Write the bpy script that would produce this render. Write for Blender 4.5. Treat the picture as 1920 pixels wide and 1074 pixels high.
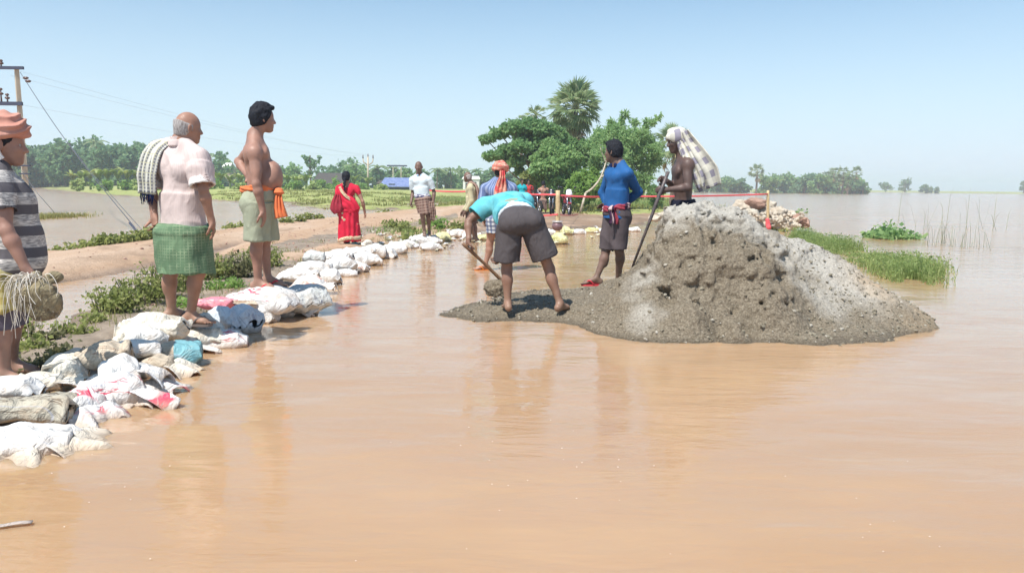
import bpy, math, random
import numpy as np
from mathutils import Vector, Matrix

for _o in list(bpy.data.objects):
    bpy.data.objects.remove(_o)
SC = bpy.context.scene
COL = SC.collection
rng = np.random.default_rng(7)

# ------------------------------------------------------------------ camera, sky, sun
FPX, HC = 1400.0, 1.30
PITCH = math.atan((537 - 350) / FPX)
ROLL = math.radians(0.6)
cr, sr = math.cos(ROLL), math.sin(ROLL)
FWD = np.array([0, math.cos(PITCH), -math.sin(PITCH)])
UP0 = np.array([0, math.sin(PITCH), math.cos(PITCH)])
RGT0 = np.array([1.0, 0, 0])
RGT = cr * RGT0 + sr * UP0
UPV = -sr * RGT0 + cr * UP0
CPOS = np.array([0, 0, HC])
cam = bpy.data.cameras.new('camera')
cam.sensor_width = 36.0
cam.lens = FPX / 1920 * 36.0
cam.clip_start, cam.clip_end = 0.1, 8000
camo = bpy.data.objects.new('camera', cam)
COL.objects.link(camo)
mw = Matrix.Identity(4)
for i in range(3):
    mw[i][0], mw[i][1], mw[i][2], mw[i][3] = RGT[i], UPV[i], -FWD[i], CPOS[i]
camo.matrix_world = mw
SC.camera = camo

SUN_EL, SUN_AZ = 60.0, None
TRAVEL = np.array([0.58, 0.81])            # where the light heads, on the ground
TRAVEL = TRAVEL / np.linalg.norm(TRAVEL)
el = math.radians(SUN_EL)
SDIR = np.array([TRAVEL[0] * math.cos(el), TRAVEL[1] * math.cos(el), -math.sin(el)])
world = bpy.data.worlds.new('World')
SC.world = world
world.use_nodes = True
wn = world.node_tree
wn.nodes.clear()
sky = wn.nodes.new('ShaderNodeTexSky')
sky.sky_type = 'NISHITA'
sky.sun_disc = False
sky.sun_elevation = el
sky.sun_rotation = math.atan2(-TRAVEL[0], -TRAVEL[1])
sky.air_density, sky.dust_density, sky.ozone_density = 1.0, 0.8, 1.6
bg = wn.nodes.new('ShaderNodeBackground')
bg.inputs['Strength'].default_value = 0.0735
wo = wn.nodes.new('ShaderNodeOutputWorld')
# a hazy summer sky pales evenly towards the horizon all the way round
tcw = wn.nodes.new('ShaderNodeTexCoord')
sxyz = wn.nodes.new('ShaderNodeSeparateXYZ')
wn.links.new(tcw.outputs['Generated'], sxyz.inputs[0])
hzr = wn.nodes.new('ShaderNodeMapRange')
hzr.interpolation_type = 'SMOOTHERSTEP'
for k_, v_ in (('From Min', -0.12), ('From Max', 0.42), ('To Min', 0.95), ('To Max', 0.0)):
    hzr.inputs[k_].default_value = v_
wn.links.new(sxyz.outputs['Z'], hzr.inputs['Value'])
hmx = wn.nodes.new('ShaderNodeMix')
hmx.data_type = 'RGBA'
hmx.inputs[7].default_value = (5.15, 6.0, 6.9, 1)
wn.links.new(hzr.outputs[0], hmx.inputs[0])
tnt = wn.nodes.new('ShaderNodeMix')
tnt.data_type, tnt.blend_type = 'RGBA', 'MULTIPLY'
tnt.inputs[0].default_value = 1.0
tnt.inputs[7].default_value = (0.74, 0.97, 1.0, 1)
wn.links.new(sky.outputs[0], tnt.inputs[6])
wn.links.new(tnt.outputs[2], hmx.inputs[6])
wn.links.new(hmx.outputs[2], bg.inputs['Color'])
wn.links.new(bg.outputs[0], wo.inputs['Surface'])
sl = bpy.data.lights.new('sun', 'SUN')
sl.energy, sl.angle, sl.color = 3.05, math.radians(0.53), (1.0, 0.955, 0.88)
so = bpy.data.objects.new('sun', sl)
COL.objects.link(so)
so.location = (-20, -8, 40)
so.rotation_euler = Vector(SDIR).to_track_quat('-Z', 'Y').to_euler()
SC.view_settings.view_transform = 'Standard'
SC.view_settings.look = 'None'
SC.view_settings.exposure = 1.09
SC.view_settings.gamma = 1.0
SC.view_settings.use_curve_mapping = False
SC.cycles.max_bounces = 6
SC.cycles.volume_bounces = 2
SC.cycles.transparent_max_bounces = 8
SC.cycles.caustics_reflective = False
SC.cycles.caustics_refractive = False


def ray(px, py):
    return FWD + RGT * (px - 960) / FPX - UPV * (py - 537) / FPX


def P(px, py, dep):
    """the place seen at a pixel of the photograph, at a distance in metres"""
    d = ray(px, py)
    return CPOS + d * (dep / d[1])


def G(px, py, z=0.0):
    d = ray(px, py)
    return CPOS + d * ((z - HC) / d[2])


def hzn(px):
    return 350 + (px - 960) * math.tan(ROLL)


# ------------------------------------------------------------------ numpy noise
def _hash(ix, iy, iz, s):
    h = (ix * 374761393 + iy * 668265263 + iz * 2147483647 + s * 974634757) & 0xFFFFFFFF
    h = ((h ^ (h >> 13)) * 1274126177) & 0xFFFFFFFF
    h = (h ^ (h >> 16)) & 0xFFFF
    return h.astype(np.float32) / 65535.0


def vnoise(p, seed=0):
    p = np.asarray(p, dtype=np.float64)
    i = np.floor(p).astype(np.int64)
    f = (p - i).astype(np.float32)
    f = f * f * (3 - 2 * f)
    r = 0
    for dx in (0, 1):
        wx = f[..., 0] if dx else 1 - f[..., 0]
        for dy in (0, 1):
            wy = f[..., 1] if dy else 1 - f[..., 1]
            for dz in (0, 1):
                wz = f[..., 2] if dz else 1 - f[..., 2]
                r = r + wx * wy * wz * _hash(i[..., 0] + dx, i[..., 1] + dy, i[..., 2] + dz, seed)
    return r * 2 - 1


def fbm(p, octv=4, seed=0, gain=0.5):
    a, s, r = 1.0, 1.0, 0
    for o in range(octv):
        r = r + a * vnoise(np.asarray(p) * s + 17.3 * o, seed + o)
        a *= gain
        s *= 2.03
    return r


def sstep(a, b, x):
    t = np.clip((x - a) / (b - a), 0, 1)
    return t * t * (3 - 2 * t)


def nrm(v):
    v = np.asarray(v, dtype=float)
    return v / (np.linalg.norm(v) + 1e-12)


# ------------------------------------------------------------------ objects
def tag(o, label=None, cat=None, group=None, kind=None):
    if label: o['label'] = label
    if cat: o['category'] = cat
    if group: o['group'] = group
    if kind: o['kind'] = kind
    return o


def empty(name, loc, label=None, cat=None, group=None):
    o = bpy.data.objects.new(name, None)
    o.empty_display_size = 0.1
    o.location = loc
    COL.objects.link(o)
    return tag(o, label, cat, group)


def mesh(name, V, Fs, mat=None, parent=None, loc=(0, 0, 0), smooth=True, attrs=None, mi=None):
    """one mesh object; V in world coordinates, moved so that loc is its origin"""
    V = np.asarray(V, dtype=np.float32).reshape(-1, 3)
    loc = np.asarray(loc, dtype=np.float32)
    me = bpy.data.meshes.new(name)
    me.vertices.add(len(V))
    me.vertices.foreach_set('co', (V - loc).ravel())
    if isinstance(Fs, np.ndarray):
        Fs = [Fs]
    elif len(Fs) and not isinstance(Fs[0], np.ndarray):
        tri = [f for f in Fs if len(f) == 3]
        qd = [f for f in Fs if len(f) == 4]
        rest = [f for f in Fs if len(f) > 4]
        Fs = [np.array(a, dtype=np.int32) for a in (tri, qd) if a] + [np.array([f], dtype=np.int32) for f in rest]
    loops = np.concatenate([f.ravel() for f in Fs]).astype(np.int32)
    tot = np.concatenate([np.full(len(f), f.shape[1], dtype=np.int32) for f in Fs])
    start = np.concatenate([[0], np.cumsum(tot)[:-1]]).astype(np.int32)
    me.loops.add(len(loops))
    me.loops.foreach_set('vertex_index', loops)
    me.polygons.add(len(tot))
    me.polygons.foreach_set('loop_start', start)
    me.polygons.foreach_set('loop_total', tot)
    me.polygons.foreach_set('use_smooth', np.full(len(tot), bool(smooth)))
    if mi is not None:
        me.polygons.foreach_set('material_index', np.asarray(mi, dtype=np.int32))
    for k, a in (attrs or {}).items():
        a = np.asarray(a, dtype=np.float32)
        if a.ndim == 1:
            at = me.attributes.new(k, 'FLOAT', 'POINT')
            at.data.foreach_set('value', a)
        else:
            at = me.attributes.new(k, 'FLOAT_VECTOR', 'POINT')
            at.data.foreach_set('vector', a.ravel())
    for m in (mat if isinstance(mat, (list, tuple)) else [mat]):
        if m: me.materials.append(m)
    me.update(calc_edges=True)
    o = bpy.data.objects.new(name, me)
    COL.objects.link(o)
    if parent is None:
        o.location = loc.tolist()
    else:
        o.parent = parent
    return o


def clone(o, parent=None, loc=None, rot=None, scale=None):
    c = o.copy()
    COL.objects.link(c)
    if parent is not None: c.parent = parent
    if loc is not None: c.location = loc
    if rot is not None: c.rotation_euler = rot
    if scale is not None: c.scale = (scale,) * 3 if np.isscalar(scale) else scale
    return c


def clone_tree(root, loc, rot=None, scale=None, label=None):
    r = clone(root, None, loc, rot, scale)
    if label: r['label'] = label
    for ch in root.children:
        c = clone(ch, r)
        for g in ch.children:
            clone(g, c)
    return r


# ------------------------------------------------------------------ mesh pieces
class Bag:
    """collects pieces into one mesh"""
    def __init__(s):
        s.V, s.F, s.n, s.A = [], [], 0, []

    def add(s, V, F, a=0.0):
        V = np.asarray(V, dtype=np.float32).reshape(-1, 3)
        for f in (F if isinstance(F, list) else [F]):
            s.F.append(np.asarray(f, dtype=np.int32) + s.n)
        s.V.append(V)
        s.A.append(np.full(len(V), a, dtype=np.float32) if np.isscalar(a) else np.asarray(a, dtype=np.float32))
        s.n += len(V)
        return s

    def build(s, name, mat, parent=None, loc=(0, 0, 0), smooth=True):
        q = [f for f in s.F if f.shape[1] == 4]
        t = [f for f in s.F if f.shape[1] == 3]
        Fs = ([np.concatenate(q)] if q else []) + ([np.concatenate(t)] if t else [])
        return mesh(name, np.concatenate(s.V), Fs, mat, parent, loc, smooth, {'rnd': np.concatenate(s.A)})


def frame_of(d):
    d = nrm(d)
    a = np.array([0, 0, 1.0]) if abs(d[2]) < 0.9 else np.array([1.0, 0, 0])
    x = nrm(np.cross(a, d))
    return x, np.cross(d, x), d


def tube(pts, rad, seg=8, caps=True):
    pts = np.asarray(pts, dtype=float)
    n = len(pts)
    rad = np.full(n, rad) if np.isscalar(rad) else np.interp(np.linspace(0, 1, n), np.linspace(0, 1, len(rad)), rad)
    T = np.gradient(pts, axis=0)
    x, y, _ = frame_of(T[0])
    ang = np.linspace(0, 2 * np.pi, seg, endpoint=False)
    V = []
    for i in range(n):
        t = nrm(T[i])
        x = nrm(x - t * np.dot(x, t))
        y = np.cross(t, x)
        V.append(pts[i] + rad[i] * (np.cos(ang)[:, None] * x + np.sin(ang)[:, None] * y))
    V = np.concatenate(V)
    i, j = np.meshgrid(np.arange(n - 1), np.arange(seg), indexing='ij')
    a = i * seg + j
    b = i * seg + (j + 1) % seg
    F = np.stack([a, b, b + seg, a + seg], -1).reshape(-1, 4)
    if caps:
        V = np.concatenate([V, pts[:1], pts[-1:]])
        k = np.arange(seg)
        c0 = np.stack([np.full(seg, n * seg), (k + 1) % seg, k], -1)
        c1 = np.stack([np.full(seg, n * seg + 1), (n - 1) * seg + k, (n - 1) * seg + (k + 1) % seg], -1)
        return V, [F, np.concatenate([c0, c1])]
    return V, [F]


def bez(p, n=12):
    """smooth path through points (Catmull-Rom)"""
    p = np.asarray(p, dtype=float)
    q = np.concatenate([[2 * p[0] - p[1]], p, [2 * p[-1] - p[-2]]])
    out = []
    for i in range(len(p) - 1):
        t = np.linspace(0, 1, n, endpoint=False)[:, None]
        a, b, c, d = q[i:i + 4]
        out.append(0.5 * (2 * b + (c - a) * t + (2 * a - 5 * b + 4 * c - d) * t ** 2 + (3 * b - a - 3 * c + d) * t ** 3))
    return np.concatenate(out + [p[-1:]])


def box(c, h, R=None):
    s = np.array([[x, y, z] for x in (-1, 1) for y in (-1, 1) for z in (-1, 1)], dtype=float) * np.asarray(h)
    if R is not None: s = s @ np.asarray(R).T
    F = np.array([[0, 1, 3, 2], [4, 6, 7, 5], [0, 4, 5, 1], [2, 3, 7, 6], [0, 2, 6, 4], [1, 5, 7, 3]])
    return s + np.asarray(c), F


def ellips(c, r, nu=14, nv=9, R=None):
    u = np.linspace(0, 2 * np.pi, nu, endpoint=False)
    v = np.linspace(0.02, np.pi - 0.02, nv)
    U, W = np.meshgrid(u, v)
    p = np.stack([np.cos(U) * np.sin(W), np.sin(U) * np.sin(W), np.cos(W)], -1).reshape(-1, 3) * np.asarray(r)
    if R is not None: p = p @ np.asarray(R).T
    i, j = np.meshgrid(np.arange(nv - 1), np.arange(nu), indexing='ij')
    a = i * nu + j
    b = i * nu + (j + 1) % nu
    F = np.stack([a, a + nu, b + nu, b], -1).reshape(-1, 4)
    return p + np.asarray(c), F


def grid_faces(nu, nv, off=0, flip=False):
    i, j = np.meshgrid(np.arange(nu - 1), np.arange(nv - 1), indexing='ij')
    a = i * nv + j + off
    F = np.stack([a, a + 1, a + nv + 1, a + nv], -1).reshape(-1, 4)
    return F[:, ::-1] if flip else F


def sheet(Pg, th):
    """a cloth of real thickness from a grid of points"""
    nu, nv = Pg.shape[:2]
    du = np.gradient(Pg, axis=0)
    dv = np.gradient(Pg, axis=1)
    N = np.cross(du, dv)
    N /= np.linalg.norm(N, axis=-1, keepdims=True) + 1e-9
    A = (Pg + N * th / 2).reshape(-1, 3)
    B = (Pg - N * th / 2).reshape(-1, 3)
    n = nu * nv
    F = [grid_faces(nu, nv, 0, True), grid_faces(nu, nv, n)]
    idx = np.arange(n).reshape(nu, nv)
    rim = np.concatenate([idx[0, :], idx[1:, -1], idx[-1, -2::-1], idx[-2:0:-1, 0]])
    r2 = np.roll(rim, -1)
    F.append(np.stack([rim, r2, r2 + n, rim + n], -1))
    uu, vv = np.meshgrid(np.linspace(0, 1, nu), np.linspace(0, 1, nv), indexing='ij')
    return np.concatenate([A, B]), np.concatenate(F), np.tile(np.stack([uu, vv], -1).reshape(-1, 2), (2, 1))


# ------------------------------------------------------------------ signed distance fields -> one skin
class Field:
    def __init__(s):
        s.p = []

    def _put(s, kind, data, lo, hi, k, op):
        s.p.append((kind, data, np.asarray(lo, float), np.asarray(hi, float), k, op))
        return s

    def cone(s, a, b, ra, rb, k=0.02, op='+', flat=False):
        a, b = np.asarray(a, float), np.asarray(b, float)
        m = max(ra, rb)
        return s._put('flat' if flat else 'cone', (a, b, ra, rb), np.minimum(a, b) - m, np.maximum(a, b) + m, k, op)

    def ell(s, c, r, R=None, k=0.02, op='+'):
        """R columns: the ellipsoid's axes"""
        c, r = np.asarray(c, float), np.asarray(r, float)
        R = np.eye(3) if R is None else np.asarray(R, float)
        e = np.sqrt(((R * r) ** 2).sum(1))
        return s._put('ell', (c, r, R), c - e, c + e, k, op)

    def ecyl(s, a, b, lat, r0, r1, k=0.02, op='+', pw=2.0):
        """elliptic capped cone from a to b: r0, r1 = (radius along lat, radius across)"""
        a, b = np.asarray(a, float), np.asarray(b, float)
        m = max(max(r0), max(r1)) * 1.05
        return s._put('ecyl', (a, b, np.asarray(lat, float), r0, r1, pw), np.minimum(a, b) - m, np.maximum(a, b) + m, k, op)

    def plane(s, p, n, k=0.0):
        """cut away what lies on the side n points to"""
        return s._put('plane', (np.asarray(p, float), nrm(n)), [-1e9] * 3, [1e9] * 3, k, '^')

    def build(s, h, disp=None, extra=None, border=2):
        lo = np.min([q[2] for q in s.p if q[5] == '+'], 0) - border * h
        hi = np.max([q[3] for q in s.p if q[5] == '+'], 0) + border * h
        n = np.ceil((hi - lo) / h).astype(int) + 1
        D = np.full(n, 0.5, dtype=np.float32)
        ax = [lo[i] + h * np.arange(n[i]) for i in range(3)]
        for kind, dat, a, b, k, op in s.p:
            m = k + 3 * h
            i0 = [max(0, int((a[i] - m - lo[i]) / h)) if a[i] > -1e8 else 0 for i in range(3)]
            i1 = [min(n[i], int((b[i] + m - lo[i]) / h) + 2) if b[i] < 1e8 else n[i] for i in range(3)]
            if any(i1[i] <= i0[i] for i in range(3)): continue
            sl_ = tuple(slice(i0[i], i1[i]) for i in range(3))
            X = np.stack(np.meshgrid(*[ax[i][sl_[i]] for i in range(3)], indexing='ij'), -1).astype(np.float32)
            if kind in ('cone', 'flat'):
                pa, pb, ra, rb = dat
                ab = pb - pa
                L = np.linalg.norm(ab) + 1e-9
                t = ((X - pa) @ ab.astype(np.float32)) / L ** 2
                tc = np.clip(t, 0, 1)
                if kind == 'cone':
                    d = np.linalg.norm(X - pa - tc[..., None] * ab, axis=-1) - (ra + (rb - ra) * tc)
                else:
                    d = np.linalg.norm(X - pa - t[..., None] * ab, axis=-1) - (ra + (rb - ra) * tc)
                    d = np.maximum(d, (np.abs(t - 0.5) - 0.5) * L)
            elif kind == 'ell':
                c, r, R = dat
                q = (X - c) @ R
                k0 = np.linalg.norm(q / r, axis=-1)
                k1 = np.linalg.norm(q / r ** 2, axis=-1) + 1e-9
                d = k0 * (k0 - 1) / k1
            elif kind == 'ecyl':
                pa, pb, lat, r0, r1, pw = dat
                ab = pb - pa
                L = np.linalg.norm(ab)
                w = ab / L
                x = nrm(lat - w * np.dot(lat, w))
                y = np.cross(w, x)
                q = X - pa
                t = (q @ w) / L
                tc = np.clip(t, -0.2, 1.2)
                ra_ = r0[0] + (r1[0] - r0[0]) * tc
                rb_ = r0[1] + (r1[1] - r0[1]) * tc
                qq = (np.abs(q @ x / ra_) ** pw + np.abs(q @ y / rb_) ** pw) ** (1 / pw)
                d = (qq - 1) * np.minimum(ra_, rb_)
                d = np.maximum(d, (np.abs(t - 0.5) - 0.5) * L)
            else:
                d = (X - dat[0]) @ dat[1]
            c = D[sl_]
            d = d.astype(np.float32)
            if op == '+':
                if k > 0:
                    hh = np.maximum(k - np.abs(c - d), 0) / k
                    D[sl_] = np.minimum(c, d) - hh * hh * k / 4
                else:
                    D[sl_] = np.minimum(c, d)
            else:
                e = -d if op == '-' else d
                if k > 0:
                    hh = np.maximum(k - np.abs(c - e), 0) / k
                    D[sl_] = np.maximum(c, e) + hh * hh * k / 4
                else:
                    D[sl_] = np.maximum(c, e)
        if extra is not None:
            X = np.stack(np.meshgrid(*ax, indexing='ij'), -1)
            D = extra(D, X)
        V, F = nets(D, lo, h)
        if disp is not None:
            N = vnormals(V, F)
            V = V + N * np.asarray(disp(V, N))[:, None]
        return V, F


def vnormals(V, F):
    a, b, c, d = (V[F[:, i]] for i in range(4))
    n = np.cross(c - a, d - b)
    N = np.zeros_like(V)
    for i in range(4):
        np.add.at(N, F[:, i], n)
    return N / (np.linalg.norm(N, axis=1, keepdims=True) + 1e-12)


def nets(D, lo, h):
    """surface nets"""
    ins = D < 0
    n = D.shape
    S = np.zeros((n[0] - 1, n[1] - 1, n[2] - 1), dtype=np.int8)
    for dx in (0, 1):
        for dy in (0, 1):
            for dz in (0, 1):
                S += ins[dx:n[0] - 1 + dx, dy:n[1] - 1 + dy, dz:n[2] - 1 + dz]
    act = (S > 0) & (S < 8)
    ids = np.full(S.shape, -1, dtype=np.int32)
    ci = np.argwhere(act)
    ids[act] = np.arange(len(ci))
    acc = np.zeros((len(ci), 3))
    cnt = np.zeros(len(ci))
    C = [(x, y, z) for x in (0, 1) for y in (0, 1) for z in (0, 1)]
    for a in C:
        for ax_ in range(3):
            if a[ax_]: continue
            b = list(a)
            b[ax_] = 1
            va = D[ci[:, 0] + a[0], ci[:, 1] + a[1], ci[:, 2] + a[2]]
            vb = D[ci[:, 0] + b[0], ci[:, 1] + b[1], ci[:, 2] + b[2]]
            m = (va < 0) != (vb < 0)
            t = np.where(m, va / np.where(m, va - vb, 1), 0)
            p = np.tile(np.array(a, float), (len(ci), 1))
            p[:, ax_] += t
            acc[m] += p[m]
            cnt[m] += 1
    V = lo + h * (ci + acc / np.maximum(cnt, 1)[:, None])
    Fs = []
    for ax_ in range(3):
        o = [i for i in range(3) if i != ax_]
        sl0 = [slice(None)] * 3
        sl1 = [slice(None)] * 3
        sl0[ax_] = slice(0, n[ax_] - 1)
        sl1[ax_] = slice(1, n[ax_])
        A, B = ins[tuple(sl0)], ins[tuple(sl1)]
        e = np.argwhere(A != B)
        e = e[(e[:, o[0]] > 0) & (e[:, o[0]] < n[o[0]] - 1) & (e[:, o[1]] > 0) & (e[:, o[1]] < n[o[1]] - 1)]
        s = A[e[:, 0], e[:, 1], e[:, 2]]
        q = []
        for du, dv in ((-1, -1), (0, -1), (0, 0), (-1, 0)):
            f = e.copy()
            f[:, o[0]] += du
            f[:, o[1]] += dv
            q.append(ids[f[:, 0], f[:, 1], f[:, 2]])
        q = np.stack(q, -1)
        fl = s if ax_ != 1 else ~s
        q[~fl] = q[~fl][:, ::-1]
        Fs.append(q)
    return V, np.concatenate(Fs)

# ------------------------------------------------------------------ materials
class NT:
    def __init__(s, m):
        s.t = m.node_tree
        s.tc = None

    def node(s, typ, **kw):
        n = s.t.nodes.new('ShaderNode' + typ)
        for k, v in kw.items(): setattr(n, k, v)
        return n

    def put(s, sock, v):
        if isinstance(v, bpy.types.NodeSocket): s.t.links.new(v, sock)
        elif isinstance(v, (tuple, list)) and len(v) == 3 and len(sock.default_value) == 4: sock.default_value = (*v, 1)
        else: sock.default_value = v

    def obj(s):
        if s.tc is None: s.tc = s.node('TexCoord')
        return s.tc.outputs['Object']

    def pos(s):
        return s.node('NewGeometry').outputs['Position']

    def attr(s, name, out='Fac'):
        return s.node('Attribute', attribute_name=name).outputs[out]

    def rnd(s):
        return s.node('ObjectInfo').outputs['Random']

    def sep(s, v):
        n = s.node('SeparateXYZ')
        s.put(n.inputs[0], v)
        return n.outputs

    def comb(s, x, y, z):
        n = s.node('CombineXYZ')
        for i, v in enumerate((x, y, z)): s.put(n.inputs[i], v)
        return n.outputs[0]

    def scale(s, v, sc, rot=(0, 0, 0)):
        n = s.node('Mapping')
        s.put(n.inputs['Vector'], v)
        n.inputs['Scale'].default_value = sc
        n.inputs['Rotation'].default_value = rot
        return n.outputs[0]

    def noise(s, sc, det=3, vec=None, dist=0.0, rough=0.55, out='Fac'):
        n = s.node('TexNoise')
        s.put(n.inputs['Vector'], s.obj() if vec is None else vec)
        n.inputs['Scale'].default_value = sc
        n.inputs['Detail'].default_value = det
        n.inputs['Roughness'].default_value = rough
        n.inputs['Distortion'].default_value = dist
        return n.outputs[out]

    def voro(s, sc, vec=None, feat='F1', out='Distance', rand=1.0):
        n = s.node('TexVoronoi', feature=feat)
        s.put(n.inputs['Vector'], s.obj() if vec is None else vec)
        n.inputs['Scale'].default_value = sc
        n.inputs['Randomness'].default_value = rand
        return n.outputs[out]

    def ramp(s, f, stops):
        n = s.node('ValToRGB')
        s.put(n.inputs[0], f)
        e = n.color_ramp.elements
        while len(e) < len(stops): e.new(0.5)
        for i, (p, c) in enumerate(stops):
            e[i].position = p
            e[i].color = (*c, 1) if not np.isscalar(c) else (c, c, c, 1)
        return n.outputs[0]

    def mix(s, f, a, b):
        n = s.node('Mix', data_type='RGBA')
        s.put(n.inputs[0], f)
        s.put(n.inputs[6], a)
        s.put(n.inputs[7], b)
        return n.outputs[2]

    def m(s, op, a, b=0.5, c=0.5):
        n = s.node('Math', operation=op)
        s.put(n.inputs[0], a)
        s.put(n.inputs[1], b)
        if op in ('MULTIPLY_ADD', 'SMOOTH_MIN', 'COMPARE'): s.put(n.inputs[2], c)
        return n.outputs[0]

    def band(s, x, freq, w, off=0.0):
        """1 where the fractional part of x * freq is under w"""
        return s.m('LESS_THAN', s.m('FRACT', s.m('MULTIPLY_ADD', x, freq, off)), w)

    def bump(s, h, strength, dist, prev=None):
        n = s.node('Bump')
        s.put(n.inputs['Height'], h)
        n.inputs['Strength'].default_value = strength
        n.inputs['Distance'].default_value = dist
        if prev is not None: s.put(n.inputs['Normal'], prev)
        return n.outputs[0]


def MAT(name, col=(0.5, 0.5, 0.5), rough=0.75, spec=0.25, fn=None, metal=0.0, trans=0.0):
    """fn(T) may return dict(col=, rough=, normal=)"""
    m = bpy.data.materials.new(name)
    m.use_nodes = True
    T = NT(m)
    b = m.node_tree.nodes['Principled BSDF']
    b.inputs['Base Color'].default_value = (*col, 1)
    b.inputs['Roughness'].default_value = rough
    b.inputs['Specular IOR Level'].default_value = spec
    b.inputs['Metallic'].default_value = metal
    r = fn(T) if fn else {}
    if 'col' in r: T.put(b.inputs['Base Color'], r['col'])
    if 'rough' in r: T.put(b.inputs['Roughness'], r['rough'])
    if 'normal' in r: T.put(b.inputs['Normal'], r['normal'])
    if trans > 0:
        tr = T.node('BsdfTranslucent')
        T.put(tr.inputs['Color'], r.get('col', col))
        mx = T.node('MixShader')
        mx.inputs[0].default_value = trans
        T.t.links.new(b.outputs[0], mx.inputs[1])
        T.t.links.new(tr.outputs[0], mx.inputs[2])
        T.t.links.new(mx.outputs[0], T.t.nodes['Material Output'].inputs[0])
    return m


def vary(c, k):
    return tuple(min(1.0, x * k) for x in c)


def SKIN(name, c):
    def fn(T):
        n = T.noise(9, 4)
        n2 = T.noise(90, 2)
        z = T.sep(T.obj())[2]
        mud = T.m('MULTIPLY', T.ramp(T.m('ADD', z, T.m('MULTIPLY', T.noise(22, 4), 0.34)), [(0.12, 0.85), (0.46, 0.0)]), T.ramp(T.noise(38, 4), [(0.38, 0.1), (0.62, 1.0)]))
        sk_ = T.ramp(n, [(0.3, vary(c, 0.80)), (0.7, vary(c, 1.2))])
        sk_ = T.mix(T.ramp(T.noise(3.2, 3), [(0.45, 0.0), (0.7, 0.35)]), sk_, vary(c, 0.72))
        return dict(col=T.mix(T.m('MULTIPLY', mud, 0.6), sk_, (0.30, 0.225, 0.155)),
                    rough=T.ramp(n2, [(0.3, 0.42), (0.7, 0.62)]), normal=T.bump(T.noise(140, 3), 0.25, 0.004))
    return MAT(name, c, 0.5, 0.4, fn)


def CLOTH(name, c, c2=None, rough=0.85, wr=0.5, fn=None):
    """woven cloth: uneven dye, thread grain and small creases"""
    def f(T):
        base = fn(T) if fn else c
        n = T.noise(7, 4)
        k = T.ramp(n, [(0.25, 0.84), (0.75, 1.06)])
        mu = T.node('Mix', data_type='RGBA', blend_type='MULTIPLY')
        mu.inputs[0].default_value = 1
        T.put(mu.inputs[6], base)
        T.put(mu.inputs[7], k)
        cr_ = T.noise(9, 2, T.scale(T.obj(), (1.5, 1.5, 0.8), (0.3, 0.5, 0)), 0.6)
        return dict(col=mu.outputs[2], normal=T.bump(T.noise(260, 2), 0.12, 0.003, T.bump(cr_, wr * 0.55, 0.03)))
    return MAT(name, c, rough, 0.15, f)


UV = lambda T: T.sep(T.attr('uvw', 'Vector'))
M = {}
M['skin_mid'] = SKIN('skin_mid', (0.34, 0.18, 0.125))
M['skin_warm'] = SKIN('skin_warm', (0.335, 0.182, 0.135))
M['skin_dark'] = SKIN('skin_dark', (0.17, 0.1, 0.076))
M['skin_brown'] = SKIN('skin_brown', (0.235, 0.13, 0.092))
M['skin_deep'] = SKIN('skin_deep', (0.105, 0.065, 0.055))
M['hair_black'] = MAT('hair_black', (0.012, 0.013, 0.018), 0.6, 0.2, lambda T: dict(
    col=T.ramp(T.noise(40, 3, T.scale(T.obj(), (3, 3, 0.5))), [(0.3, (0.006, 0.007, 0.012)), (0.75, (0.02, 0.021, 0.028))]),
    normal=T.bump(T.noise(60, 3, T.scale(T.obj(), (4, 4, 0.6))), 0.7, 0.01)))
M['hair_grey'] = MAT('hair_grey', (0.4, 0.37, 0.36), 0.7, 0.2, lambda T: dict(
    col=T.ramp(T.noise(45, 3, T.scale(T.obj(), (3, 3, 0.6))), [(0.25, (0.16, 0.13, 0.12)), (0.7, (0.52, 0.48, 0.46))]),
    normal=T.bump(T.noise(80, 3, T.scale(T.obj(), (3, 3, 0.6))), 0.7, 0.01)))
M['eye'] = MAT('eye', (0.34, 0.30, 0.27), 0.35)
M['iris'] = MAT('iris', (0.01, 0.008, 0.006), 0.15)
M['mouth'] = MAT('mouth', (0.12, 0.045, 0.04), 0.5)


def f_stripe(T):
    u = UV(T)
    wob = T.m('MULTIPLY', T.noise(5, 2), 0.012)
    z = T.m('ADD', u[1], wob)
    dark = T.band(z, 1 / 0.128, 0.46, 0.3)
    weave = T.noise(70, 2, T.scale(T.obj(), (0.35, 0.35, 1.6)), 0.6)
    light = T.ramp(weave, [(0.38, (0.30, 0.28, 0.27)), (0.6, (0.66, 0.62, 0.58))])
    return T.mix(dark, light, (0.125, 0.115, 0.125))


M['tee_stripe'] = CLOTH('tee_stripe', (0.4, 0.4, 0.4), fn=f_stripe)


def CHECK(base, warp, weft, fu=22.0, fv=22.0, wu=0.4, wv=0.4, line=None, lu=0.12):
    def f(T):
        u = UV(T)
        a = T.band(u[0], fu, wu)
        b = T.band(u[1], fv, wv)
        c = T.mix(T.m('MULTIPLY', a, 0.75), base, warp)
        c = T.mix(T.m('MULTIPLY', b, 0.7), c, weft)
        if line is not None:
            c = T.mix(T.band(u[0], fu / 2, lu, 0.3), c, line)
            c = T.mix(T.band(u[1], fv / 3, lu, 0.3), c, line)
        return c
    return f


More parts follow.
